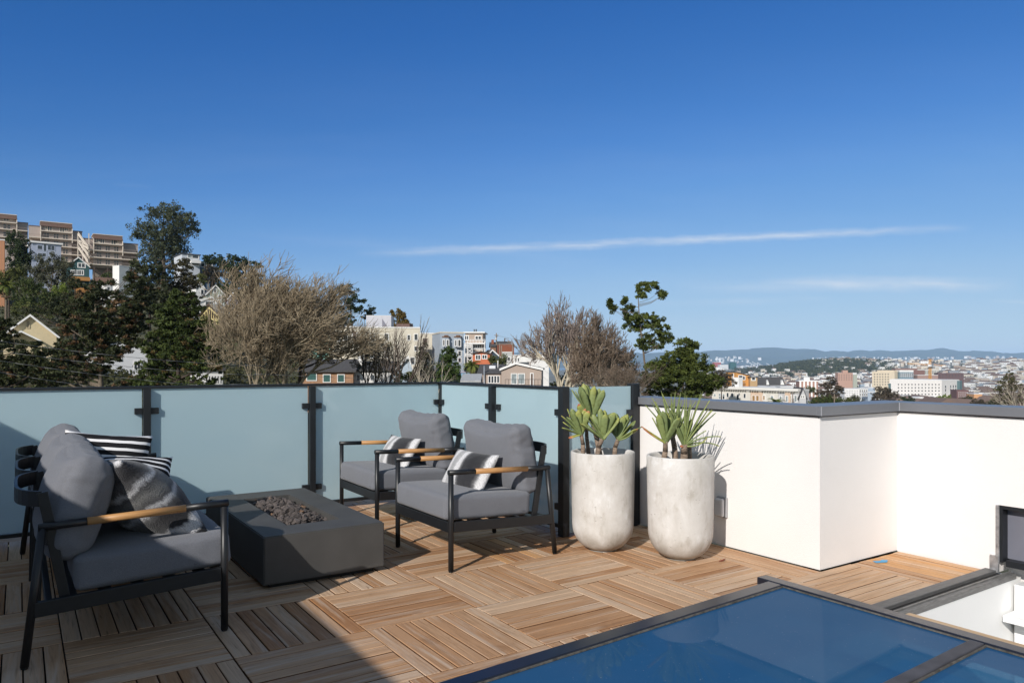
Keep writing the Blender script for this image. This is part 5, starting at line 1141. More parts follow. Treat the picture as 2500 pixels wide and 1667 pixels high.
for q in range(5): k.part('white_band', TRIM, lambda b, q=q: b.box((k.W * (.02 + .2 * q), -.25, 0), (k.W * (.02 + .2 * q) + 1.2, -.003, k.H - .01)))
k.part('roof_house', WHITE, lambda b: b.box((k.W * .3, 3, k.H + .7), (k.W * .6, 8, k.H + 3.2)))
k = Bd('pink_flats', 'pink brick apartment tower below the wooded hill', 'building', 2046, 2082, 911, 1250, paint('pink_brick', (.44, .28, .22)), rot=-6, depth=15, yb=936); k.walls().end(); k.flat(k.mat, .2, .8); k.part('roof_house', k.mat, lambda b: b.box((k.W * .35, 2, k.H + .8), (k.W * .7, 9, k.H + 5))); grid(k, 2048, 2078, 6, (914, 918, 922, 926), 1.6, 2, fr=.3, frame=k.mat, glass=DK)
k = Bd('beige_tower', 'tall beige office tower with rows of small square windows', 'building', 2129, 2184, 908, 1080, paint('beige_stone', (.64, .55, .42)), rot=-56, depth=22, yb=975); k.walls().end(); k.flat(k.mat, .1, .8); k.part('roof_house', k.mat, lambda b: b.box((k.W * .2, 2, k.H + .81), (k.W * .95, 14, k.H + 2.6))); grid(k, 2134, 2167, 6, (912, 918.4, 924.6, 930.8, 937), 2.6, 2.6, fr=.35, frame=k.mat, glass=DK)
k = Bd('white_hospital', 'large white hospital block with rows of square windows', 'building', 2172, 2299, 926, 900, paint('bright_white_panel', (.72, .69, .66)), rot=-56, depth=42, yb=985); k.walls().end(); k.part('roof', TARW, lambda b: b.box((.5, .5, k.H + .002), (k.W - .5, k.D - .5, k.H + .5)))
grid(k, 2192, 2291, 13, (937, 944.8, 952.4, 961), 3.2, 2.8, fr=.25, frame=k.mat, glass=DK)
for z in (4, 9, 14, 18): 
    for y in (8, 20, 26, 32): k.sidewin(y, z + 4, y + 2.0, z + 7)
k.part('glass_corner', M('teal_glass', (.10, .16, .17), .2), lambda b: (b.box((k.W + .003, 36, 2), (k.W + 3, 41.9, k.H - 1)), b.box((-1.5, -.3, 4), (1.6, -.003, k.H - 5))))
k = Bd('glass_block', 'glass fronted block behind the white hospital', 'building', 2196, 2230, 908, 1050, M('blue_glass_front', (.16, .24, .29), .2), rot=-6, depth=14, yb=935); k.walls().end(); k.flat(WHITE, .1, 2.6); grid(k, 2198, 2226, 7, (911, 914.5, 918), 3.0, 2.2, fr=.3, frame=paint('white_mullion', (.6, .62, .64)), glass=DK)
for (lb, x0, x1, yt, yb_, d, c) in (('dark red brick block between the glass block and the crane', 2229, 2258, 905, 932, 1080, (.20, .115, .10)), ('long red brown block behind the white hospital roof', 2186, 2240, 900, 925, 1160, (.25, .16, .14)), ('low brick red block beside the crane mast', 2240, 2290, 916, 930, 1040, (.32, .22, .19)),
        ('pale grey long block behind the crane', 2238, 2288, 903, 930, 1250, (.42, .42, .39)), ('dark brown long block right of the crane', 2290, 2353, 911, 928, 1200, (.13, .085, .085)), ('dark grey blue block right of the hospital', 2333, 2348, 939, 950, 900, (.09, .09, .14)),
        ('dark brick block with white dots right of the hospital', 2336, 2365, 953, 975, 760, (.16, .09, .085)), ('small orange building right of the dark brick block', 2378, 2398, 962, 975, 720, (.55, .30, .15)), ('white block with dark slits left of the beige tower', 2062, 2098, 950, 980, 640, (.72, .71, .70)), ('grey white slatted block joined to the white block', 2098.5, 2119, 949, 980, 642, (.45, .47, .48)),
        ('pale blue grey block right of the slatted block', 2119, 2137, 947, 965, 700, (.34, .40, .47)), ('pinkish block right of the slatted block', 2119, 2134, 958, 985, 610, (.48, .36, .31)), ('green grey block beside the pink tower', 2083, 2093, 914, 930, 1300, (.36, .38, .32))):
    m = paint('block_paint_%d' % int(x0 * 10), c); k = Bd('city_block', lb, 'building', x0, x1, yt, d, m, rot=-6, depth=14, yb=yb_); k.walls().end(); k.flat(TARW if c[0] > .3 else m, .1, .6)
    if 'slits' in lb: grid(k, 2065, 2093, 8, (953, 958, 963, 968), 1.2, 2.2, fr=.2, frame=m, glass=DK)
    if 'slatted' in lb: grid(k, 2099.5, 2115, 4, (951, 960), 1.8, 7, fr=.3, frame=WHITE, glass=DK)
    if 'dots' in lb: grid(k, 2340, 2360, 5, (957, 962, 967), 2.0, 1.8, fr=.2, frame=m, glass=WHITE)
    if 'long red' in lb or 'dark brown' in lb or 'pale grey long' in lb: grid(k, x0 + 3, x1 - 6, 8, (yt + 3, yt + 7), 2.4, 1.6, fr=.3, frame=m, glass=DK)
# tower crane
CR = paint('crane_orange', (.62, .30, .06)); cr_ = empty('tower_crane', P(2270, 945, 960), 0, 'orange tower crane rising behind the white hospital', 'crane')
def lattice(name, a, c, w, mat):
    a, c = Vector(a), Vector(c); d = c - a; n = max(3, int(d.length / (w * 1.2))); y = d.normalized(); x = y.cross(Vector((0, 0, 1)) if abs(y.z) < .9 else Vector(fw)).normalized(); z = x.cross(y); b = MB(); t = w * .16
    for sx in (-.5, .5):
        for sz in (-.5, .5): b.bar(a + x * w * sx + z * w * sz, c + x * w * sx + z * w * sz, t, t, up=tuple(z))
    for i in range(n):
        p, q = a + d * (i / n), a + d * ((i + 1) / n); s = 1 if i % 2 else -1
        for sx in (-.5, .5): b.bar(p + x * w * sx + z * w * .5 * s, q + x * w * sx - z * w * .5 * s, t * .8, t * .8, up=tuple(x))
        for sz in (-.5, .5): b.bar(p + z * w * sz + x * w * .5 * s, q + z * w * sz - x * w * .5 * s, t * .8, t * .8, up=tuple(z))
    o = b.build(name, mat, cr_); o.matrix_parent_inverse = Matrix.Translation(cr_.location).inverted()
lattice('mast', P(2270.5, 945, 960), P(2270.5, 893, 960), 2.3, CR); lattice('mast_head', P(2270.5, 890, 960), P(2270.5, 877, 960), 1.9, CR); lattice('jib', P(2268, 890, 960), P(2216, 887.5, 960), 1.5, CR); lattice('counter_jib', P(2280, 890.5, 955), P(2308, 892.5, 950), 1.5, CR)
b = MB(); c0 = P(2270.5, 892, 957); b.box(c0 - 1.6, c0 + 1.6); c1 = P(2305, 894, 951); b.box(c1 - np.array([2, 2, 1.2]), c1 + np.array([2, 2, 1.2])); o = b.build('cab', WHITE, cr_); o.matrix_parent_inverse = Matrix.Translation(cr_.location).inverted()

# far shore: blocks and port cranes, downtown tower
for (nm, lb, cat, x0, x1, yt, yb_, d, m) in (('far_block', 'dusty red block far off by the water', 'building', 1743, 1760, 884.5, 903, 4300, paint('dusty_red', (.34, .10, .10))), ('far_block', 'white blocks far off left of the red block', 'building', 1733, 1757, 897, 910, 4000, WHITE), ('far_block', 'pale stepped block far off right of the red block', 'building', 1757, 1778, 891, 908, 4200, paint('pale_far', (.55, .56, .58))),
        ('far_block', 'beige low block far off below the green domed block', 'building', 1775, 1800, 903, 912, 3600, paint('far_beige', (.42, .38, .34))), ('far_block', 'white low sheds far off on the shore', 'building', 1848, 1885, 899, 905, 4800, WHITE)):
    k = Bd(nm, lb, cat, x0, x1, yt, d, m, depth=40, yb=yb_); k.walls().end(); k.flat(TARW, .5, 2)
k = Bd('domed_block', 'dark green round topped block far off by the water', 'building', 1782, 1798, 889, 4200, paint('dark_green_far', (.035, .10, .10)), depth=30, yb=906); k.walls(); k.b.prism([(k.W * (.5 - .5 * math.cos(R(a))), 0, k.H + 12 * math.sin(R(a)) ** .8) for a in range(0, 181, 15)], (0, 30, 0)); k.end()
for i, (x, y) in enumerate(((1836, 884), (1845, 883), (1857, 885), (1880, 887))):
    pc = empty('port_crane', P(x, 896, 9900), 0, 'white container crane far off on the shore', 'crane', 'container cranes on the far shore'); b = MB()
    for dx in (-2, 4): b.bar(P(x + dx, 899, 9900), P(x + dx, y + 5, 9900), 5, 5, up=(1, 0, 0))
    b.bar(P(x - 9, y, 9900), P(x + 6, y + 8, 9900), 6, 6); o = b.build('gantry', WHITE, pc); o.matrix_parent_inverse = Matrix.Translation(pc.location).inverted()
TW = M('blue_grey_tower_glass', (.22, .27, .33), .3, .1, .01)
tw = empty('tapered_tower', P(1277, 872, 3300), 0, 'hazy tapered glass skyscraper seen past the bare tree', 'skyscraper'); b = MB()
prof = [(1268, 872), (1268.5, 835), (1271, 820), (1275, 813), (1280, 813), (1283, 822), (1284.5, 838), (1284.5, 872)]
b.prism([P(x, y, 3300) for x, y in prof], fw * 30); o = b.build('shaft', TW, tw); o.matrix_parent_inverse = Matrix.Translation(tw.location).inverted()
k = Bd('far_tower', 'hazy square tower right of the tapered skyscraper', 'building', 1285, 1291, 850, 3200, TW, depth=25, yb=872); k.walls().end(); k.flat(TW, .5, 2)

# utility poles
def pole(label, x, yt, yb_, d, arms, lean=0):
    r = empty('utility_pole', P(x, yb_, d), 0, label, 'utility pole'); w = M('weathered_pole', (.22, .17, .13), .9); inv = Matrix.Translation(r.location).inverted()
    b = MB(); b.tube(P(x, yb_, d), P(x + lean, yt, d), .17, .12); o = b.build('shaft', w, r); o.matrix_parent_inverse = inv
    for y, hw in arms: b = MB(); b.bar(P(x + lean - hw, y, d - .2), P(x + lean + hw, y + .3, d - .2), .12, .14); o = b.build('crossarm', w, r); o.matrix_parent_inverse = inv
    return r
pole('utility pole with crossarms and a transformer above the red cottage', 1212, 813, 900, 195, ((818, 5), (821, 4)))
b = MB(); b.tube(P(1210.5, 831, 194.6), P(1210.5, 825, 194.6), .28); o = b.build('transformer', paint('grey_can', (.5, .5, .5)), bpy.data.objects['utility_pole']); o.matrix_parent_inverse = Matrix.Translation(bpy.data.objects['utility_pole'].location).inverted()
for (lb, x, yt) in (('bare timber pole left of the brick building', 1220, 838), ('pale timber pole in front of the brick building', 1224.5, 843), ('timber pole at the right corner of the brick building', 1251.5, 839)): pole(lb, x, yt, 905, 175, ())
pole('street pole with crossarm in front of the row of flats', 1934.5, 958, 1010, 225, ((975, 3), (980, 6)))
pole('utility pole with crossarm right of the brown tree', 2037, 962, 1010, 210, ((969, 7), (972, 5)))
def wire(label, pts, d0, d1, r=0.010, sag=.3):
    b = MB(); A = Vector(P(*pts[0], d0)); B = Vector(P(*pts[1], d1)); N = 14; prev = A
    for i in range(1, N + 1):
        t = i / N; q = A.lerp(B, t); q.z -= sag * 4 * t * (1 - t); b.tube(prev, q, r, seg=6); prev = q
    return tag(b.build('power_line', M('cable_grey', (.18, .18, .18), .5)), label, 'cable')
for i, (ya, yb_, lb) in enumerate(((802, 893, 'topmost overhead cable crossing the conifers'), (827, 916, 'second overhead cable from the top across the conifers'), (847, 950, 'third overhead cable from the top across the conifers'), (872, 975, 'lowest overhead cable across the conifers'))):
    wire(lb, ((-200, ya), (640 if i < 3 else 560, yb_)), 32, 46, .011)
wire('thin overhead cable just above the railing left of its corner', ((560, 938), (1120, 930)), 44, 60, .010, .1); wire('upper thin overhead cable near the railing corner', ((620, 912), (1160, 929)), 44, 62, .010, .1)
wire('overhead cable from the utility pole to the right', ((1212, 819), (1420, 850)), 194, 150, .03); wire('overhead cable below the crossarm toward the brick building', ((1212, 838), (1420, 872)), 194, 150, .03)

# ================================================================== trees
def tubes(name, segs, k, mats, parent):
    p0 = np.array([s[0] for s in segs]); p1 = np.array([s[1] for s in segs]); r0 = np.array([s[2] for s in segs]); r1 = np.array([s[3] for s in segs])
    d = p1 - p0; d /= np.linalg.norm(d, axis=1, keepdims=True) + 1e-9
    ref = np.where(np.abs(d[:, 2:3]) < .9, np.array([[0, 0, 1.0]]), np.array([[1.0, 0, 0]])); x = np.cross(d, ref); x /= np.linalg.norm(x, axis=1, keepdims=True); y = np.cross(d, x)
    a = np.arange(k) * 2 * np.pi / k; ring = x[:, None, :] * np.cos(a)[None, :, None] + y[:, None, :] * np.sin(a)[None, :, None]
    V = np.concatenate([p0[:, None, :] + ring * r0[:, None, None], p1[:, None, :] + ring * r1[:, None, None]], 1).reshape(-1, 3)
    n = len(segs); base = np.arange(n)[:, None] * 2 * k; i = np.arange(k)[None, :]; j = (i + 1) % k
    Fq = np.stack([base + i, base + j, base + k + j, base + k + i], 2).reshape(-1, 4)
    rv = np.random.default_rng(n).random(n); return link(name, fastmesh(name, V, Fq, np.repeat(rv, k), smooth=True), mats, parent)
def leaf_cards(C, rad, m, size, rng, flat=1.0, elong=1.6, lift=0.0, cv=None):
    """clouds of small leaf faces round the clump centres C"""
    n = len(C); N = n * m
    v = rng.normal(size=(N, 3)); v /= np.linalg.norm(v, axis=1, keepdims=True); v *= (rng.random((N, 1)) ** 0.45) * np.repeat(rad, m)[:, None]; v[:, 2] *= flat
    ctr = np.repeat(C, m, 0) + v
    u = rng.normal(size=(N, 3)); u[:, 2] *= (1 - lift); u[:, 2] += lift * 0.8; u += v / (np.linalg.norm(v, axis=1, keepdims=True) + 1e-6) * .6; u /= np.linalg.norm(u, axis=1, keepdims=True)
    w = np.cross(u, rng.normal(size=(N, 3))); w /= np.linalg.norm(w, axis=1, keepdims=True) + 1e-9
    s = size * (0.6 + 0.8 * rng.random((N, 1))); a, b_ = u * s * elong * .5, w * s * .5
    V = np.stack([ctr - a, ctr + b_ * .9 - a * .1, ctr + a, ctr - b_ * .9 + a * .1], 1).reshape(-1, 3)
    Fq = np.arange(N * 4).reshape(N, 4); cvv = rng.random(n) if cv is None else cv
    vals = np.repeat(cvv, m) * 0.6 + rng.random(N) * 0.38; return V, Fq, vals
BARK = M('tree_bark', (0.15, 0.12, 0.09), .95, .3, 3, stretch=(3, 3, 1)); BARKD = M('dark_bark', (0.06, 0.045, 0.035), .95, .3, 3)
def lobe_tree(name, label, base, d, lobes, mat, size, m=34, rc=0.55, dens=1.0, seed=0, flat=1.0, elong=1.6, lift=0.0, bark=None, tr=None, top=None, group=None, cat='tree', accent=0.0, deep=0.8, grow=1.28, fill=True):
    """lobes: parts of the crown as seen (px, py, half width, half height); each becomes a rounded mass at the tree's distance"""
    rng = np.random.default_rng(seed + 100); mp = d / FP
    p = P(base[0], base[1], d); p[2] = float(terr(base[0], d)) - .3; o = empty(name, p, 0, label, cat, group)
    Cs, rads, segs = [], [], []; ys = [l[1] for l in lobes]; top = top or (np.mean([l[0] for l in lobes]), min(ys) + 4)
    tp = P(top[0], top[1], d); H = tp[2] - p[2]; tr = tr or H * .022
    def axis(z):
        t = min(1, max(0, (z - p[2]) / H)); q = p + (tp - p) * t; q = q + rt * math.sin(t * 5 + seed) * H * .012; return q, tr * (1 - t * .85)
    lobes = [(x, y, a * grow, b_ * grow * 1.12) for x, y, a, b_ in lobes]
    if fill: lobes = lobes + [(x + rng.uniform(-.8, .8) * a, y + rng.uniform(-.5, .9) * b_, a * .62, b_ * .62) for x, y, a, b_ in lobes]
    N = 9
    for i in range(N):
        a, ra = axis(p[2] + H * i / N); b_, rb = axis(p[2] + H * (i + 1) / N); segs.append((a - p, b_ - p, ra, rb))
    for (lx, ly, rx, ry) in lobes:
        dd = rng.uniform(-1, 1) * rx * mp * .5; c = P(lx, ly, d + dd); r3 = np.array([rx, 0, ry]) * mp; rd_ = deep * (rx + ry) / 2 * mp
        vol = rx * ry * mp * mp / (rc * rc); n = max(4, int(2.3 * vol * dens))
        v = rng.normal(size=(n, 3)); v /= np.linalg.norm(v, axis=1, keepdims=True); v *= rng.random((n, 1)) ** .40 * .93; v *= np.where(rng.random((n, 1)) < .14, rng.uniform(1.05, 1.4, (n, 1)), 1.0)
        pts = c + rt * (v[:, :1] * r3[0]) + fw * (v[:, 1:2] * rd_) + np.array([0, 0, 1.0]) * (v[:, 2:3] * r3[2])
        Cs.append(pts); rads.append(rc * rng.uniform(.6, 1.25, n) * np.where(np.linalg.norm(v, axis=1) > .95, .55, 1.0))
        zb = min(c[2] - ry * mp * .5, tp[2] - .2); zb = max(zb - abs(np.dot(c - axis(zb)[0], rt)) * .35, p[2] + .5)
        a, ra = axis(zb); r_ = max(.03, ra * .55); mid = (a + c) / 2 + np.array([0, 0, -.08]) * np.linalg.norm(c - a)
        segs += [(a - p, mid - p, r_, r_ * .7), (mid - p, c - p, r_ * .7, r_ * .4)]
        for q in pts[:: max(1, n // 9)]: segs.append((c - p, q - p, r_ * .35, r_ * .12))
    C = np.concatenate(Cs) - p; rad = np.concatenate(rads); cv = rng.random(len(C))
    if accent: cv = np.where(rng.random(len(C)) < accent, 1.35, cv * .85)
    V, Fq, vals = leaf_cards(C, rad, m, size, rng, flat, elong, lift, cv)
    tubes('trunk', segs, 7, bark or BARKD, o); link('crown', fastmesh('crown', V, Fq, vals), mat, o); return o
def ramp3(name, dark, light, acc, trans=.2):
    m = leafmat(name, dark, light, trans); cr = [x for x in m.node_tree.nodes if x.type == 'VALTORGB'][0].color_ramp
    cr.elements[1].position = .80; e = cr.elements.new(.9); e.color = (*acc, 1); return m
G_EUC = leafmat('eucalyptus_leaf', (0.040, 0.052, 0.026), (0.125, 0.140, 0.075)); G_CYP = leafmat('cypress_leaf', (0.016, 0.028, 0.012), (0.060, 0.085, 0.030))
G_SPR = ramp3('spruce_needle', (0.020, 0.028, 0.013), (0.070, 0.080, 0.030), (0.155, 0.090, 0.045)); G_SPB = ramp3('green_spruce_needle', (0.020, 0.032, 0.010), (0.095, 0.125, 0.030), (0.15, 0.10, 0.04))
G_OLV = leafmat('olive_leaf', (0.055, 0.060, 0.036), (0.155, 0.155, 0.095)); G_SHR = leafmat('light_shrub_leaf', (0.040, 0.055, 0.016), (0.19, 0.20, 0.060)); G_PIN = leafmat('pine_needle', (0.026, 0.042, 0.010), (0.150, 0.180, 0.040))
G_GOLD = leafmat('golden_conifer', (0.07, 0.055, 0.015), (0.22, 0.15, 0.035)); G_CON = leafmat('bright_conifer', (0.020, 0.040, 0.012), (0.10, 0.15, 0.035)); G_BRN = leafmat('brown_tree_leaf', (0.050, 0.040, 0.028), (0.135, 0.110, 0.075)); G_YEL = leafmat('yellow_green_leaf', (0.09, 0.13, 0.02), (0.30, 0.36, 0.07))
lobe_tree('eucalyptus', 'tall rounded eucalyptus on the hill beside the tan apartments', (398, 690), 275, [(400, 545, 52, 42), (352, 560, 30, 20), (448, 545, 34, 24), (395, 600, 42, 38), (365, 612, 26, 24), (430, 590, 22, 32), (336, 576, 16, 10), (472, 556, 11, 18), (408, 518, 34, 16), (375, 645, 24, 24), (425, 635, 20, 24)], G_EUC, .42, 46, 1.5, .85, 1, bark=BARK, tr=.8)
lobe_tree('conifer', 'dark tree rooted under the stilts of the right apartment block', (285, 720), 262, [(262, 682, 18, 12), (290, 690, 24, 14), (318, 672, 18, 14), (240, 690, 18, 10), (330, 650, 10, 14)], G_SPB, .34, 40, 1.0, 1.0, 91)
lobe_tree('conifer', 'dark tree on the slope between the green house and the grey box house', (158, 720), 255, [(150, 660, 16, 14), (165, 675, 18, 14), (140, 680, 16, 14)], G_CYP, .34, 40, 1.0, 1.0, 92)
lobe_tree('cypress', 'windswept dark cypress left of its neighbour at the hill crest', (530, 740), 250, [(524, 628, 22, 8), (512, 634, 12, 8), (545, 642, 28, 10), (528, 648, 18, 8), (545, 662, 22, 12), (552, 690, 24, 22), (545, 715, 24, 18)], G_CYP, .40, 40, 1.15, 1.1, 2, flat=.5, lift=.3)
lobe_tree('cypress', 'broad layered dark cypress at the hill crest above the gabled houses', (592, 750), 245, [(572, 630, 16, 7), (590, 640, 26, 9), (598, 652, 34, 10), (585, 668, 40, 13), (600, 684, 36, 13), (575, 700, 30, 18), (600, 712, 30, 18), (628, 672, 14, 4), (630, 690, 12, 6), (560, 655, 16, 10), (585, 730, 30, 16)], G_CYP, .40, 40, 1.15, 1.1, 3, flat=.5, lift=.3)
lobe_tree('conifer', 'dark brownish conifer below the eucalyptus, on its right', (445, 800), 135, [(448, 642, 12, 9), (443, 660, 24, 14), (435, 685, 32, 16), (460, 690, 24, 18), (440, 715, 42, 20), (455, 745, 40, 24), (440, 780, 42, 24)], ramp3('redwood_needle', (0.022, 0.022, 0.010), (0.085, 0.075, 0.032), (0.11, .07, .035)), .22, 40, .62, .9, 4, flat=.55)
lobe_tree('conifer', 'very dark conifer below the eucalyptus, on its left', (365, 800), 130, [(335, 646, 22, 9), (362, 656, 28, 12), (388, 676, 28, 20), (335, 678, 28, 14), (360, 708, 42, 22), (390, 740, 38, 26), (355, 745, 34, 24)], G_SPR, .22, 40, .62, .9, 5, flat=.6, accent=.05)
lobe_tree('spruce', 'big dark spruce with brown cones in front of the white clapboard house', (245, 985), 72, [(228, 700, 12, 12), (252, 722, 26, 14), (207, 742, 32, 15), (276, 760, 36, 18), (216, 788, 48, 18), (272, 815, 52, 20), (200, 835, 46, 18), (182, 875, 40, 16), (255, 868, 40, 16), (238, 905, 36, 12), (168, 920, 38, 14), (310, 800, 28, 18), (140, 858, 22, 8), (330, 690, 22, 12), (312, 676, 14, 10), (340, 722, 26, 18), (322, 760, 28, 18), (300, 740, 26, 16), (160, 760, 22, 12), (300, 935, 30, 9), (240, 765, 30, 16), (165, 800, 26, 16), (235, 850, 40, 14), (170, 845, 30, 12), (340, 790, 24, 16), (330, 835, 26, 14), (300, 855, 22, 10), (190, 900, 44, 14), (210, 700, 20, 12), (130, 895, 30, 10)], G_SPR, .13, 46, .34, 1.0, 6, flat=.55, accent=.16, elong=2.3, top=(235, 705), bark=BARK, tr=.34, deep=1.1)
lobe_tree('spruce', 'greener spruce between the big dark spruce and the great bare tree', (430, 985), 70, [(452, 750, 34, 15), (418, 785, 44, 17), (482, 800, 38, 16), (440, 832, 56, 18), (500, 848, 34, 15), (420, 880, 54, 18), (480, 895, 52, 16), (520, 885, 20, 12), (378, 850, 26, 18), (400, 925, 50, 14), (480, 932, 46, 12), (430, 722, 14, 12), (440, 775, 44, 18), (470, 825, 44, 16), (400, 815, 34, 18), (380, 895, 34, 16), (450, 860, 50, 16), (510, 820, 20, 14), (400, 750, 22, 16), (360, 930, 40, 12), (470, 725, 14, 12)], G_SPB, .13, 44, .36, 1.0, 7, flat=.55, accent=.05, elong=2.3, top=(440, 725), bark=BARKD, tr=.30, deep=1.1)
lobe_tree('spruce', 'dark spruce boughs at the left edge in front of the yellow house', (-30, 985), 58, [(5, 785, 22, 9), (20, 845, 34, 14), (8, 885, 42, 16), (62, 872, 28, 9), (100, 900, 38, 10), (75, 838, 22, 5), (20, 925, 46, 12), (110, 935, 30, 8), (-20, 820, 30, 20), (80, 870, 36, 12), (50, 900, 46, 14), (125, 915, 30, 10), (10, 815, 30, 12), (95, 858, 24, 6)], G_SPR, .12, 44, .30, 1.0, 8, flat=.5, accent=.06, elong=2.3, top=(-20, 760), deep=1.2)
lobe_tree('olive_tree', 'grey green olive like tree in front of the grey box house', (120, 760), 190, [(122, 638, 30, 18), (92, 660, 26, 20), (152, 655, 28, 22), (112, 688, 42, 22), (165, 690, 16, 20), (140, 715, 30, 18)], G_OLV, .26, 40, .85, .95, 9, bark=BARK)
lobe_tree('cypress', 'dark round cypress against the left apartment block', (42, 700), 235, [(38, 592, 18, 22), (45, 635, 26, 24), (58, 622, 16, 20), (30, 578, 10, 12), (40, 665, 26, 18)], G_CYP, .34, 40, .95, 1.1, 10)
lobe_tree('conifer', 'dark green conifer growing behind the top of the big dark spruce', (185, 830), 120, [(178, 692, 16, 10), (196, 715, 26, 14), (160, 728, 32, 12), (145, 752, 36, 14), (105, 748, 34, 10), (228, 745, 30, 18), (285, 712, 18, 12), (272, 690, 12, 8), (75, 755, 26, 8)], G_SPR, .20, 40, .6, 1.0, 90, flat=.6, accent=.1)
for i, (lb, bx, d_, lobes, mt) in enumerate((('sunlit yellow green shrub at the left edge of the hill', 20, 165, [(18, 676, 34, 14), (10, 700, 30, 16), (45, 660, 16, 8)], G_SHR), ('green shrub right of the palm on the hill', 75, 160, [(70, 700, 32, 18), (95, 725, 36, 18), (55, 735, 26, 14)], G_SPB), ('pale green shrub under the palm', 60, 140, [(55, 755, 30, 10), (85, 765, 34, 10)], G_SHR), ('yellow green shrub by the timber fence', 150, 170, [(146, 708, 14, 10), (150, 722, 22, 10)], G_YEL), ('dark shrub below the green house', 180, 160, [(175, 740, 30, 20), (150, 735, 24, 16)], G_SPB),
        ('sunlit fir below the white house with the low gable', 515, 130, [(512, 800, 22, 16), (520, 830, 28, 20), (500, 780, 8, 10)], G_SHR), ('small green tree left of the gabled houses', 492, 215, [(492, 678, 9, 12), (490, 690, 10, 8)], G_SHR), ('reddish bare shrub above the gabled houses', 520, 230, [(516, 686, 14, 10), (508, 660, 16, 10), (535, 668, 14, 8)], G_BRN))):
    lobe_tree('shrub', lb, (bx, lobes[-1][1] + 22), d_, lobes, mt, .20 if d_ < 200 else .26, 36, .55, .95, 20 + i, cat='shrub')
lobe_tree('pine', 'dark pine behind the right side of the great bare tree', (855, 850), 200, [(838, 700, 16, 7), (852, 712, 22, 9), (868, 732, 22, 10), (850, 748, 30, 12), (872, 756, 14, 8), (845, 775, 34, 16)], G_CYP, .30, 38, .85, .95, 30, flat=.6)
lobe_tree('pine', 'small dark pine beside the pale roof house', (898, 810), 205, [(905, 752, 9, 5), (895, 762, 10, 5), (910, 765, 9, 4), (898, 775, 12, 6)], G_CYP, .26, 36, .65, 1.0, 31, flat=.6)
for i, (lb, x, lobes) in enumerate((('golden brown conifer left of three behind the roof hut', 957, [(957, 766, 4, 8), (957, 782, 8, 12), (957, 800, 12, 10)]), ('golden brown conifer in the middle of three behind the roof hut', 974, [(974, 764, 4, 8), (975, 780, 8, 12), (976, 798, 12, 10)]), ('golden brown conifer right of three behind the roof hut', 992, [(985, 772, 5, 8), (992, 786, 9, 10), (1000, 798, 9, 8)]))):
    lobe_tree('golden_conifer', lb, (x, 830), 195, lobes, G_GOLD, .26, 40, .6, 1.2, 33 + i, group='golden conifers behind the roof hut')
lobe_tree('conifer', 'bright green bushy conifer just left of the light blue house', (1100, 975), 92, [(1097, 856, 10, 10), (1095, 875, 17, 14), (1094, 897, 24, 16), (1106, 918, 24, 16), (1085, 928, 28, 14), (1110, 940, 20, 12)], G_CON, .15, 44, .42, 1.15, 40, deep=1.0)
lobe_tree('conifer', 'dark slim conifer between thin bare trees', (1036, 975), 100, [(1034, 850, 9, 10), (1038, 872, 13, 14), (1034, 896, 18, 16), (1038, 922, 22, 16)], G_SPR, .15, 42, .42, 1.1, 41)
lobe_tree('shrub', 'olive green shrub at the foot of the thin bare trees', (995, 965), 90, [(998, 925, 20, 14), (1010, 915, 12, 8)], G_SHR, .15, 38, .4, 1.0, 42, cat='shrub')
lobe_tree('shrub', 'bright yellow green bush tip above the railing', (976, 965), 80, [(976, 932, 9, 5), (974, 938, 12, 5)], G_YEL, .12, 38, .3, 1.1, 43, cat='shrub')
lobe_tree('pine', 'tall ragged pine with a lone top tuft behind the right bare tree', (1592, 985), 86, [(1558, 712, 6, 13), (1572, 695, 14, 5), (1598, 695, 16, 6), (1612, 712, 6, 11), (1622, 720, 5, 4), (1490, 737, 6, 9), (1497, 757, 9, 10), (1522, 738, 6, 12), (1532, 756, 12, 9), (1556, 772, 26, 9), (1586, 778, 28, 11), (1602, 798, 26, 10), (1545, 798, 22, 9), (1615, 815, 18, 9), (1628, 828, 12, 8), (1582, 826, 24, 8), (1602, 846, 13, 8), (1566, 846, 16, 7), (1540, 776, 12, 9), (1585, 706, 8, 5), (1572, 718, 6, 7)], G_PIN, .125, 50, .36, 1.0, 44, flat=.7, lift=.3, bark=BARK, top=(1562, 705), tr=.24, deep=1.0, grow=1.3, elong=2.6)
lobe_tree('pine', 'full green pine above the left end of the white parapet', (1655, 1010), 72, [(1672, 836, 18, 9), (1690, 846, 14, 10), (1652, 862, 26, 9), (1688, 872, 28, 10), (1630, 880, 22, 8), (1680, 898, 46, 11), (1598, 893, 20, 10), (1722, 898, 16, 10), (1650, 920, 58, 12), (1722, 930, 36, 10), (1600, 932, 28, 11), (1690, 952, 48, 12), (1622, 960, 40, 12), (1744, 926, 14, 9), (1660, 985, 60, 14), (1660, 890, 40, 12), (1640, 910, 40, 12), (1690, 925, 44, 14), (1620, 925, 34, 14), (1675, 858, 20, 10)], G_PIN, .115, 52, .36, 1.15, 45, flat=.75, lift=.3, bark=BARK, top=(1678, 835), tr=.26, deep=1.0, grow=1.4, elong=2.6)
lobe_tree('brown_tree', 'brown leafed tree behind the left end of the row of flats', (1765, 970), 235, [(1762, 915, 18, 8), (1770, 930, 24, 12), (1752, 935, 16, 10)], G_BRN, .26, 36, .7, 1.1, 46)
lobe_tree('brown_tree', 'tall brown tree in the valley right of the gable house', (2026, 1010), 260, [(2028, 924, 10, 6), (2022, 938, 18, 8), (2040, 948, 18, 8), (2012, 955, 16, 6), (2034, 965, 24, 9), (2020, 978, 26, 8)], G_BRN, .24, 38, .65, 1.0, 47, flat=.6, bark=BARK)
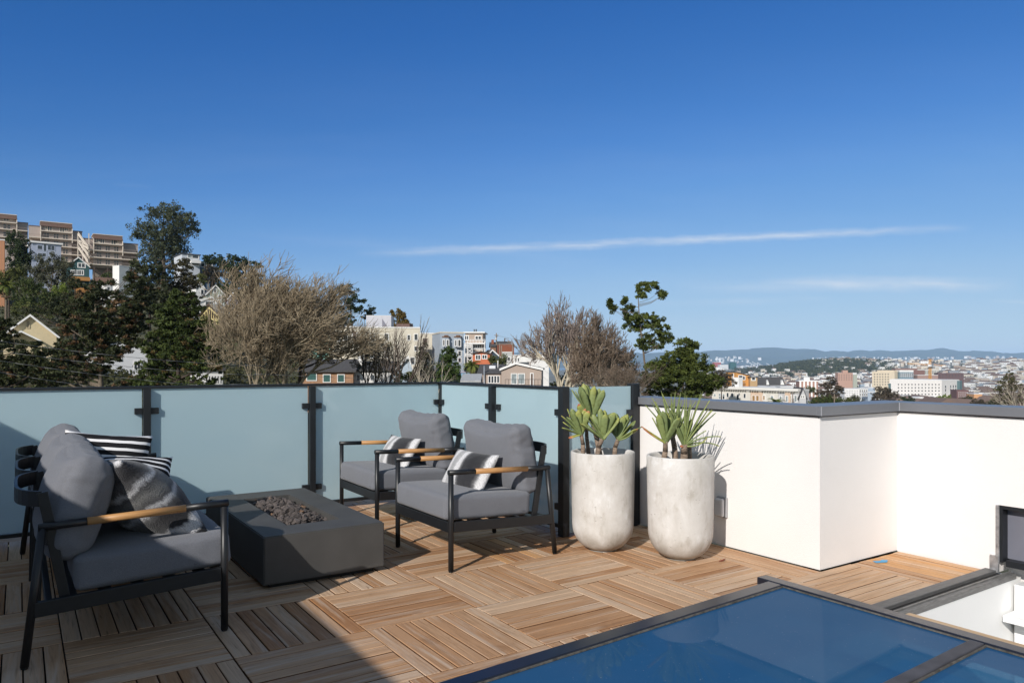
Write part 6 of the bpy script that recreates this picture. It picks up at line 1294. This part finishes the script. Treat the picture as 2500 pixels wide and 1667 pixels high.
lobe_tree('shrub', 'dark green shrub at the foot of the tall brown tree', (2015, 1005), 215, [(2010, 975, 26, 8), (2035, 978, 20, 7), (1990, 980, 14, 5)], G_SPB, .20, 38, .5, 1.1, 48, cat='shrub')
lobe_tree('brown_tree', 'round brown tree in front of the beige tower', (2160, 1005), 300, [(2158, 950, 14, 6), (2155, 960, 22, 8), (2172, 966, 18, 8), (2160, 976, 26, 8)], G_BRN, .26, 38, .75, 1.1, 49, bark=BARK)
lobe_tree('brown_tree', 'tall olive brown tree at the right edge above the parapet', (2462, 1030), 135, [(2466, 916, 10, 7), (2460, 930, 20, 8), (2474, 945, 20, 10), (2448, 950, 18, 9), (2470, 968, 32, 12), (2440, 975, 24, 10), (2495, 965, 18, 16)], ramp3('edge_tree_leaf', (0.045, 0.045, 0.02), (0.125, 0.12, 0.05), (.15, .12, .09)), .16, 36, .42, .85, 50, flat=.7, bark=BARK, deep=1.0)
lobe_tree('shrub', 'bright green bushes in front of the hospital foot', (2306, 1000), 420, [(2298, 972, 10, 5), (2312, 970, 10, 7), (2288, 976, 10, 4)], G_YEL, .30, 36, .8, 1.1, 51, cat='shrub')
lobe_tree('shrub', 'pale green shrub right of the red cottage', (1204, 905), 158, [(1204, 878, 9, 8), (1222, 884, 12, 11), (1230, 875, 8, 7)], G_SHR, .20, 38, .5, 1.0, 52, cat='shrub')
for i, (x, y, d_) in enumerate(((2085, 972, 330), (2070, 980, 280), (2215, 975, 380), (2350, 978, 380), (2390, 982, 300), (2365, 975, 420), (2420, 984, 230), (1975, 950, 420))):
    lobe_tree('shrub', ['grey green bush beyond the jog of the parapet', 'pale green bush beyond the jog of the parapet', 'dark bush left of the hospital foot', 'brown bush right of the hospital foot', 'brown grey bush toward the right edge tree', 'dark small bush below the dark brick block', 'low grey bush beside the right edge tree', 'small bush between the gable house and the brown tree'][i], (x, y + 14), d_, [(x, y, 13, 6), (x + 8, y + 3, 10, 5)], [G_OLV, G_SHR, G_CYP, G_BRN, G_BRN, G_CYP, G_OLV, G_SPB][i], .28, 34, .75, 1.1, 60 + i, cat='shrub')
# palms
def palm(label, crown, base, d, L, n, mat, seed, skirt=0):
    rg = random.Random(seed); p = P(*base, d); o = empty('palm', p, 0, label, 'palm'); c = P(*crown, d) - p; segs = [(np.zeros(3) - [0, 0, 4], c * .5, .26, .22), (c * .5, c, .22, .18)]; tubes('trunk', segs, 9, BARK, o)
    V, Fq, vals = [], [], []
    for k in range(n + skirt):
        az = rg.uniform(0, 6.283); el = rg.uniform(-.2, 1.35) if k < n else rg.uniform(-1.4, -.9); h = np.array([math.cos(az), math.sin(az), 0.0]); q = c.copy(); s_ = np.cross(h, [0, 0, 1.0]); e = el; vv = rg.random() * .8 if k < n else 1.0
        for i in range(8):
            t = i / 8; dn = h * math.cos(e) + np.array([0, 0, math.sin(e)]); q2 = q + dn * L / 8
            for sg in (-1, 1):
                for j in range(2):
                    a = q + (q2 - q) * j / 2; tip = a + (s_ * sg * .75 + dn * .55 + np.array([0, 0, -.25])) * L * .34 * (1 - t * .75); w = dn * L * .028
                    b0 = len(V); V += [a - w, a + w, tip + w * .2, tip - w * .2]; Fq.append((b0, b0 + 1, b0 + 2, b0 + 3)); vals.append(vv)
            q = q2; e -= .22
    link('fronds', fastmesh('fronds', V, Fq, vals), mat, o); return o
PALM = ramp3('palm_frond', (0.06, 0.09, 0.02), (0.22, 0.24, 0.06), (0.26, 0.20, 0.13))
palm('shaggy palm with a dry skirt at the left edge of the hill', (16, 700), (14, 780), 145, 2.6, 46, PALM, 1, 46)
palm('small bright palm in front of the row of flats', (1896, 985), (1896, 1015), 150, 2.3, 34, PALM, 2)
palm('drooping palm between the light blue house and the lower taupe wing', (1152, 894), (1152, 960), 118, 1.9, 50, PALM, 3, 10)

# bare trees: stems, limbs and many twigs
def bare_tree(name, label, base, box, d, seed, stems=3, kids=(5, 6, 6, 5), spread=.8, up=.35, wind=(0, 0, 0), limb=None, twig=None, r0=.16, rt_=.011, depth=.75, l0=1.0, shrink=(.66, .62, .60, .60), wig=.16, group=None):
    rg = np.random.default_rng(seed); segs = [[], []]; wind = np.array(wind, float); lv = len(kids)
    def grow(p, dr, L, r, level):
        n = 4 if level < 2 else 3; pts = [p]; cur = dr.copy()
        for i in range(n):
            cur = cur + rg.normal(size=3) * wig + np.array([0, 0, up * .13]) + wind * (.05 + .06 * level); cur /= np.linalg.norm(cur); q = pts[-1] + cur * L / n; rr0 = r * (1 - .5 * i / n); rr1 = r * (1 - .5 * (i + 1) / n)
            segs[0 if level < 3 and level < lv else 1].append([pts[-1], q, rr0, rr1]); pts.append(q)
        if level >= lv: return
        for k in range(kids[level]):
            t = rg.uniform(.25, 1.0) if k else 1.0; f = t * n; i = min(n - 1, int(f)); pp = pts[i] + (pts[i + 1] - pts[i]) * (f - i); base_d = pts[i + 1] - pts[i]; base_d /= np.linalg.norm(base_d)
            sd = rg.normal(size=3); sd -= base_d * (sd @ base_d); sd /= np.linalg.norm(sd); dd = base_d + sd * spread * rg.uniform(.5, 1.25); dd[2] += up * .25; dd /= np.linalg.norm(dd)
            grow(pp, dd, L * shrink[level] * rg.uniform(.75, 1.2), max(rt_, r * .5), level + 1)
    for s in range(stems):
        a = 6.283 * (s + rg.uniform(-.3, .3)) / stems; dr = np.array([math.cos(a) * spread * .75, math.sin(a) * spread * .75, 1.0]); grow(np.zeros(3), dr / np.linalg.norm(dr), l0, .05, 0)
    A = np.array([[*s[0], *s[1]] for g in segs for s in g]).reshape(-1, 2, 3)
    # local x = across the view, y = away, z = up; fit to the seen box
    x0, y0, x1, y1 = box; mp = d / FP; p = P(base[0], base[1], d); zg = float(terr(base[0], d)); p[2] = EYE + (890 - y1) * mp
    X, Y, Z = A[..., 0], A[..., 1], A[..., 2]
    q = lambda a, f: np.quantile(a, f)
    xl, xh = q(X, .004), q(X, .996); zh = q(Z, .998); w = (x1 - x0) * mp; zt = EYE + (890 - y0) * mp - p[2]
    sx = w / (xh - xl); sz = zt / zh; ox = (x0 - base[0]) * mp - xl * sx
    tf = np.clip(Z / zh, 0, 1) ** .6
    L = X * sx + ox * tf; Wd = Y * sx * depth; Zs = Z * sz
    B = rt * L[..., None] + fw * Wd[..., None] + np.array([0, 0, 1.0]) * Zs[..., None]
    o = empty(name, (p[0], p[1], min(zg, p[2])), 0, label, 'tree', group); i = 0; dz = p[2] - min(zg, p[2]); B[..., 2] += dz
    for g, (k, nm, mt) in zip(segs, ((6, 'trunk', limb or BARK), (3, 'twigs', twig))):
        out = []; 
        for s in g: out.append((B[i, 0], B[i, 1], max(rt_, s[2] / .05 * r0), max(rt_ * .8, s[3] / .05 * r0))); i += 1
        if nm == 'trunk' and dz > .1:
            for q in range(min(stems, 3)): out.append((np.array([.25 * (q - 1), .2 * (q % 2), -.3]), np.array([0.0, 0, dz]) + rt * (.1 * (q - 1)), r0 * 1.5, r0 * 1.05))
        if out: tubes(nm, out, k, mt, o)
    return o
def twigmat(n, a, b): return leafmat(n, a, b, .0, .85)
TW1 = twigmat('tan_twigs', (0.16, 0.125, 0.085), (0.45, 0.365, 0.25)); TW2 = twigmat('grey_red_twigs', (0.13, 0.105, 0.095), (0.36, 0.29, 0.25)); TW3 = twigmat('brown_twigs', (0.095, 0.07, 0.05), (0.29, 0.22, 0.165)); PALEB = M('pale_bark', (0.46, 0.41, 0.32), .9, .25, 4, stretch=(2, 2, 1))
bare_tree('bare_tree', 'great dense bare tree with tan twigs swept to the right, middle left', (700, 985), (528, 655, 905, 985), 72, 11, stems=7, kids=(7, 7, 7, 6), spread=.85, up=.45, wind=(.5, 0, .22), limb=M('olive_bark', (0.24, 0.20, 0.14), .95, .3, 3), twig=TW1, r0=.20, rt_=.0078)
bare_tree('bare_tree', 'smaller tan bare tree merging into the left side of the great bare tree', (620, 985), (526, 705, 740, 980), 69, 17, stems=5, kids=(6, 6, 6, 6), spread=.75, up=.4, wind=(.25, 0, .1), limb=MATS['olive_bark'], twig=TW1, r0=.13, rt_=.0075)
lobe_tree('evergreen_shrub', 'dark evergreen growth showing through the great bare tree', (720, 980), 76, [(690, 770, 34, 20), (740, 745, 30, 18), (800, 790, 40, 22), (820, 850, 44, 26), (680, 830, 30, 24), (760, 850, 40, 20)], ramp3('ivy_leaf', (0.022, 0.024, 0.010), (0.075, 0.068, 0.03), (.10, .07, .04)), .12, 24, .35, .55, 70, cat='shrub')
bare_tree('bare_tree', 'wide bare tree with pale limbs behind the short glass railing', (1376, 990), (1258, 732, 1462, 990), 66, 21, stems=4, kids=(5, 6, 6, 7), spread=.52, up=.45, wind=(-.03, 0, .03), limb=PALEB, twig=TW2, r0=.20, rt_=.0066, shrink=(.75, .65, .55, .55), wig=.22)
bare_tree('bare_tree', 'low brown bare tree with arching twigs right of the pale limbed tree', (1462, 990), (1395, 765, 1592, 985), 62, 31, stems=5, kids=(6, 6, 6, 7), spread=.58, up=.38, wind=(.22, 0, 0), limb=M('grey_bark', (.26, .21, .16), .95, .3, 3), twig=TW3, r0=.16, rt_=.0066, shrink=(.75, .65, .55, .55), wig=.24)
bare_tree('bare_bush', 'brown bare bush with upright twigs above the glass screen', (1520, 985), (1440, 880, 1610, 985), 50, 41, stems=14, kids=(6, 5, 4), spread=.55, up=.5, limb=BARK, twig=TW3, r0=.035, rt_=.006)
for i, (lb, bx, box, tw_) in enumerate((('dark dense bare tree left of the thin group', 895, (862, 806, 955, 985), TW3), ('thin brown bare tree in the middle of the thin group', 945, (905, 800, 1000, 985), TW1), ('slender leaning bare tree with a pale stem in the thin group', 968, (950, 772, 1062, 985), TW2), ('pale bare sapling in front of the dark slim conifer', 1032, (1000, 836, 1082, 985), TW2), ('low bare branches in front of the bright green conifer', 1060, (1040, 872, 1118, 985), TW2))):
    bare_tree('thin_tree', lb, (bx, 985), box, (80, 78, 70, 74, 66)[i], 50 + i, stems=(3, 3, 2, 3, 2)[i], kids=((6, 6, 5), (6, 6, 5), (5, 5, 4), (5, 4, 3), (4, 4, 3))[i], spread=.6, up=.5, wind=((0, 0, .1), (0, 0, .1), (.5, 0, .1), (.1, 0, .1), (.6, 0, 0))[i], limb=(BARKD, BARKD, BARKD, PALEB, PALEB)[i], twig=tw_, r0=(.10, .10, .12, .07, .06)[i], rt_=.008)
lobe_tree('evergreen_shrub', 'dim evergreen leaves among the thin bare trees', (915, 985), 84, [(905, 850, 26, 22), (930, 880, 26, 22), (890, 890, 24, 18), (940, 850, 16, 14)], G_SPR, .13, 22, .38, .5, 75, cat='shrub')
lobe_tree('evergreen_shrub', 'dark bush behind the low brown bare tree', (1480, 985), 70, [(1470, 890, 34, 18), (1520, 880, 30, 16), (1440, 905, 26, 16), (1500, 920, 50, 18), (1400, 930, 40, 14)], G_SPR, .13, 30, .38, .8, 76, cat='shrub')
bare_tree('bare_tree', 'bare twigs beside the olive brown tree at the right edge', (2490, 1010), (2420, 930, 2530, 1010), 110, 81, stems=5, kids=(5, 5, 4), spread=.6, up=.5, limb=PALEB, twig=TW2, r0=.10, rt_=.011)
# undergrowth on the near slopes
rng = np.random.default_rng(77); C = []
for k in range(2600):
    px, d_ = rng.uniform(-120, 1700), math.exp(rng.uniform(math.log(85), math.log(330))); x, y = xy(px, d_); C.append((x, y, float(terr(px, d_)) + rng.uniform(-.2, 1.2)))
V, Fq, vals = leaf_cards(np.array(C), rng.uniform(.7, 1.9, len(C)), 26, .42, rng, .8, 1.5)
tag(link('undergrowth', fastmesh('undergrowth', V, Fq, vals), leafmat('undergrowth_leaf', (0.026, 0.034, 0.014), (0.11, 0.105, 0.045))), 'scrub and bushes covering the slopes between the houses', 'undergrowth', kind='stuff')

# ================================================================== the valley city
rg = random.Random(9); spots = []; tries = 0
def clear(px, y):
    return not (2060 < px < 2300 and 925 < y < 985) and not (2125 < px < 2350 and 905 < y < 930)
while len(spots) < 3300 and tries < 60000:
    tries += 1; px = rg.uniform(1690, 2640); d_ = math.exp(rg.uniform(math.log(330), math.log(3700))); z = float(terr(px, d_)); y = 890 - (z - EYE) / d_ * FP
    if d_ < 520 and px < 1960: continue
    if 1840 < px < 2150 and 2350 < d_ < 3150 and rg.random() < .6: continue
    if 1690 < px < 1990 and d_ > 2600: continue
    if not clear(px, y) and d_ < 1500: continue
    spots.append((px, d_, z))
def house_mesh(w, l, h, roof, mats, seed):
    b = MB(); b.box((-w / 2, -l / 2, -6), (w / 2, l / 2, h), 0)
    if roof == 'gable': b.prism([(-w / 2 - .3, -l / 2 - .3, h + .01), (w / 2 + .3, -l / 2 - .3, h + .01), (0, -l / 2 - .3, h + w * .33)], (0, l + .6, 0), 1)
    else: b.box((-w / 2 - .15, -l / 2 - .15, h + .01), (w / 2 + .15, l / 2 + .15, h + .5), 1)
    q = random.Random(seed); nf = max(1, int(h / 3))
    for fl in range(nf):
        for k in range(3):
            u = -w / 2 + w * (.16 + .28 * k); z = 1.1 + fl * 2.9
            if z + 1.4 < h: b.box((u, -l / 2 - .06, z), (u + w * .15, -l / 2 - .005, z + 1.4), 2); b.box((-w / 2 - .06, -l * .4 + l * .28 * k, z), (-w / 2 - .005, -l * .4 + l * .28 * k + 1.2, z + 1.4), 2)
    bmesh.ops.recalc_face_normals(b.bm, faces=b.bm.faces); me = bpy.data.meshes.new('city_house'); b.bm.to_mesh(me); b.bm.free()
    for m in mats: me.materials.append(m)
    return me
CW = [paint('city_white', (.74, .73, .71)), paint('city_cream', (.62, .56, .47)), paint('city_grey', (.44, .45, .47)), paint('city_tan', (.45, .36, .29)), paint('city_blue', (.33, .40, .47)), paint('city_bright', (.80, .80, .80))]
CRF = [TARW, M('city_roof_grey', (.20, .20, .21), .9), M('city_roof_pale', (.48, .48, .48), .8), M('city_roof_brown', (.17, .12, .10), .9)]
KINDS = [('white', 0), ('cream', 1), ('grey', 2), ('tan', 3), ('pale blue', 4), ('bright white', 5), ('white', 0), ('bright white', 5)]
HM = []
for i in range(16):
    kd = KINDS[i % 8]; rf = 'gable' if i % 3 == 1 else 'flat'; ri = (0, 1, 2, 0, 3, 2, 0, 1)[(i * 5) % 8] if rf == 'flat' else (1, 3)[i % 2]
    HM.append((house_mesh(rg.uniform(7.5, 10), rg.uniform(10, 20), rg.uniform(6, 10.5), rf, [CW[kd[1]], CRF[ri], DK], i), kd[0], rf))
spots.sort(key=lambda s: s[1])
IND, STUFF = [], []
for i, (px, d_, z) in enumerate(spots):
    me, col_, rf = HM[rg.randrange(16)]; x, y = xy(px, d_); a = TH - math.pi / 2 + R(-8) + rg.choice((0, 0, 0, 90)) * math.pi / 180 + rg.uniform(-.08, .08) + (R(25) if px > 2330 else 0)
    sc = rg.uniform(.85, 1.25) * (1.25 if d_ > 1700 else 1.0)
    if len(IND) < 290:
        o = bpy.data.objects.new('city_house', me); COL.objects.link(o); o.location = (x, y, z); o.rotation_euler = (0, 0, a); o.scale = (sc,) * 3
        tag(o, 'small %s %s roofed house among the crowded houses of the valley' % (col_, 'gable' if rf == 'gable' else 'flat'), 'house', 'small %s %s roofed houses of the valley city' % (col_, rf)); IND.append(o)
    else: STUFF.append((me, x, y, z, a, sc))
def merge(items):
    """many small houses as one mesh"""
    Vs, Fs, Ms, off = [], [], [], 0; mats = []; cache = {}
    for me in {it[0] for it in items}:
        co = np.empty(len(me.vertices) * 3, np.float32); me.vertices.foreach_get('co', co); tri = [(tuple(p.vertices), p.material_index) for p in me.polygons]
        q = []
        for vs, mi in tri:
            m_ = me.materials[mi]
            if m_ not in mats: mats.append(m_)
            vs = list(vs); q += [((vs + [vs[-1]])[:4] if len(vs) >= 4 else vs + [vs[0]], mats.index(m_))] if len(vs) <= 4 else []
        cache[me] = (co.reshape(-1, 3), np.array([f for f, _ in q if len(set(f)) == 4], np.int32), np.array([m for f, m in q if len(set(f)) == 4]), np.array([f[:3] for f, _ in q if len(set(f)) == 3], np.int32).reshape(-1, 3), np.array([m for f, m in q if len(set(f)) == 3], int))
    T, TM = [], []
    for me, x, y, z, a, sc in items:
        co, fq, mq, ft, mt = cache[me]; c, s = math.cos(a) * sc, math.sin(a) * sc
        Vs.append(np.stack([co[:, 0] * c - co[:, 1] * s + x, co[:, 0] * s + co[:, 1] * c + y, co[:, 2] * sc + z], 1)); Fs.append(fq + off); Ms.append(mq)
        if len(ft): T.append(ft + off); TM.append(mt)
        off += len(co)
    fq, ft = np.concatenate(Fs), np.concatenate(T); Fa = np.concatenate([np.concatenate([fq[:, [0, 1, 2]], fq[:, [0, 2, 3]]]), ft]); Ma = np.concatenate([np.concatenate(Ms), np.concatenate(Ms), np.concatenate(TM)])
    return fastmesh('city_houses', np.concatenate(Vs), Fa, None, Ma), mats
me, mats = merge(STUFF); tag(link('city_houses', me, mats), 'countless tiny pale houses filling the far valley and hillside', 'houses', kind='stuff')
# trees of the valley and the wooded hill
rng = np.random.default_rng(21); C, rad = [], []
for k in range(2300):
    px = rng.uniform(1690, 2640); d_ = math.exp(rng.uniform(math.log(420), math.log(3600)))
    if d_ < 560 and px < 1960: continue
    z = float(terr(px, d_)); y = 890 - (z - EYE) / d_ * FP
    if not clear(px, y) and d_ < 1500: continue
    r = rng.uniform(2.0, 5.0) * (1.3 if d_ > 1800 else 1); x, yy = xy(px, d_); n = rng.integers(1, 3)
    for q in range(n): C.append((x + rng.normal() * 4, yy + rng.normal() * 4, z + r * .8 + rng.uniform(0, 3))); rad.append(r)
V, Fq, vals = leaf_cards(np.array(C), np.array(rad), 26, 1.9, rng, .85, 1.3)
FARG = leafmat('far_tree_leaf', (0.028, 0.036, 0.020), (0.085, 0.095, 0.05))
tag(link('valley_trees', fastmesh('valley_trees', V, Fq, vals), FARG), 'dark street trees scattered among the valley houses', 'trees', kind='stuff')
C, rad = [], []
for k in range(2400):
    px = rng.normal(2010, 95); d_ = rng.uniform(2250, 3150)
    if not 1790 < px < 2190: continue
    z = float(terr(px, d_)); r = rng.uniform(5, 11) * (.6 if px < 1900 else 1); x, yy = xy(px, d_); C.append((x, yy, z + r * .7)); rad.append(r)
V, Fq, vals = leaf_cards(np.array(C), np.array(rad), 34, 3.0, rng, .9, 1.3)
tag(link('hill_wood', fastmesh('hill_wood', V, Fq, vals), leafmat('hill_wood_leaf', (0.035, 0.045, 0.025), (0.115, 0.125, 0.06))), 'dark wood covering the low hill in the valley', 'wood', kind='stuff')
# the city along the far shore
rg = random.Random(31); items = []
for k in range(900):
    px = rg.uniform(1650, 2560); t = rg.random() ** 1.6; d_ = 10700 + 3000 * t if rg.random() < .75 else rg.uniform(3900, 5200)
    if d_ < 6000 and px > 1900: continue
    x, y = xy(px, d_); z = -50 + 10 * t if d_ > 6000 else float(terr(px, d_)) - 1
    items.append((HM[rg.randrange(16)][0], x, y, z, rg.random() * 3, rg.uniform(1.2, 3.2) if d_ > 6000 else rg.uniform(1.2, 2.6)))
for k in range(330):
    px = rg.choice((rg.gauss(2270, 50), rg.gauss(2060, 40), rg.gauss(1790, 30), rg.gauss(2190, 60), rg.gauss(2440, 50))); x, y = xy(px, 13500 + rg.uniform(0, 1000)); items.append((HM[rg.randrange(16)][0], x, y, 30 + rg.uniform(0, 110), rg.random() * 3, rg.uniform(1.5, 3)))
me, mats = merge(items); tag(link('shore_town', me, mats), 'specks of pale buildings along the far shore and foothills', 'houses', kind='stuff')

# ================================================================== the air between here and the ridge
def haze():
    b = MB(); b.box((-23000, -18000, -56), (31000, 29000, 470)); o = MBHAZE = b.build('haze', haze_mat()); tag(o, 'thin blue haze over the bay', 'haze', kind='stuff')
def haze_mat():
    m = bpy.data.materials.new('haze_air'); m.use_nodes = True; n, l = m.node_tree.nodes, m.node_tree.links; n.clear()
    o = n.new('ShaderNodeOutputMaterial'); v = n.new('ShaderNodeVolumePrincipled'); v.inputs['Color'].default_value = (0.45, 0.68, 1.0, 1); v.inputs['Density'].default_value = HAZE_DENSITY; v.inputs['Anisotropy'].default_value = -0.25
    l.new(v.outputs[0], o.inputs['Volume']); return m
HAZE_DENSITY = 4.2e-5
haze()
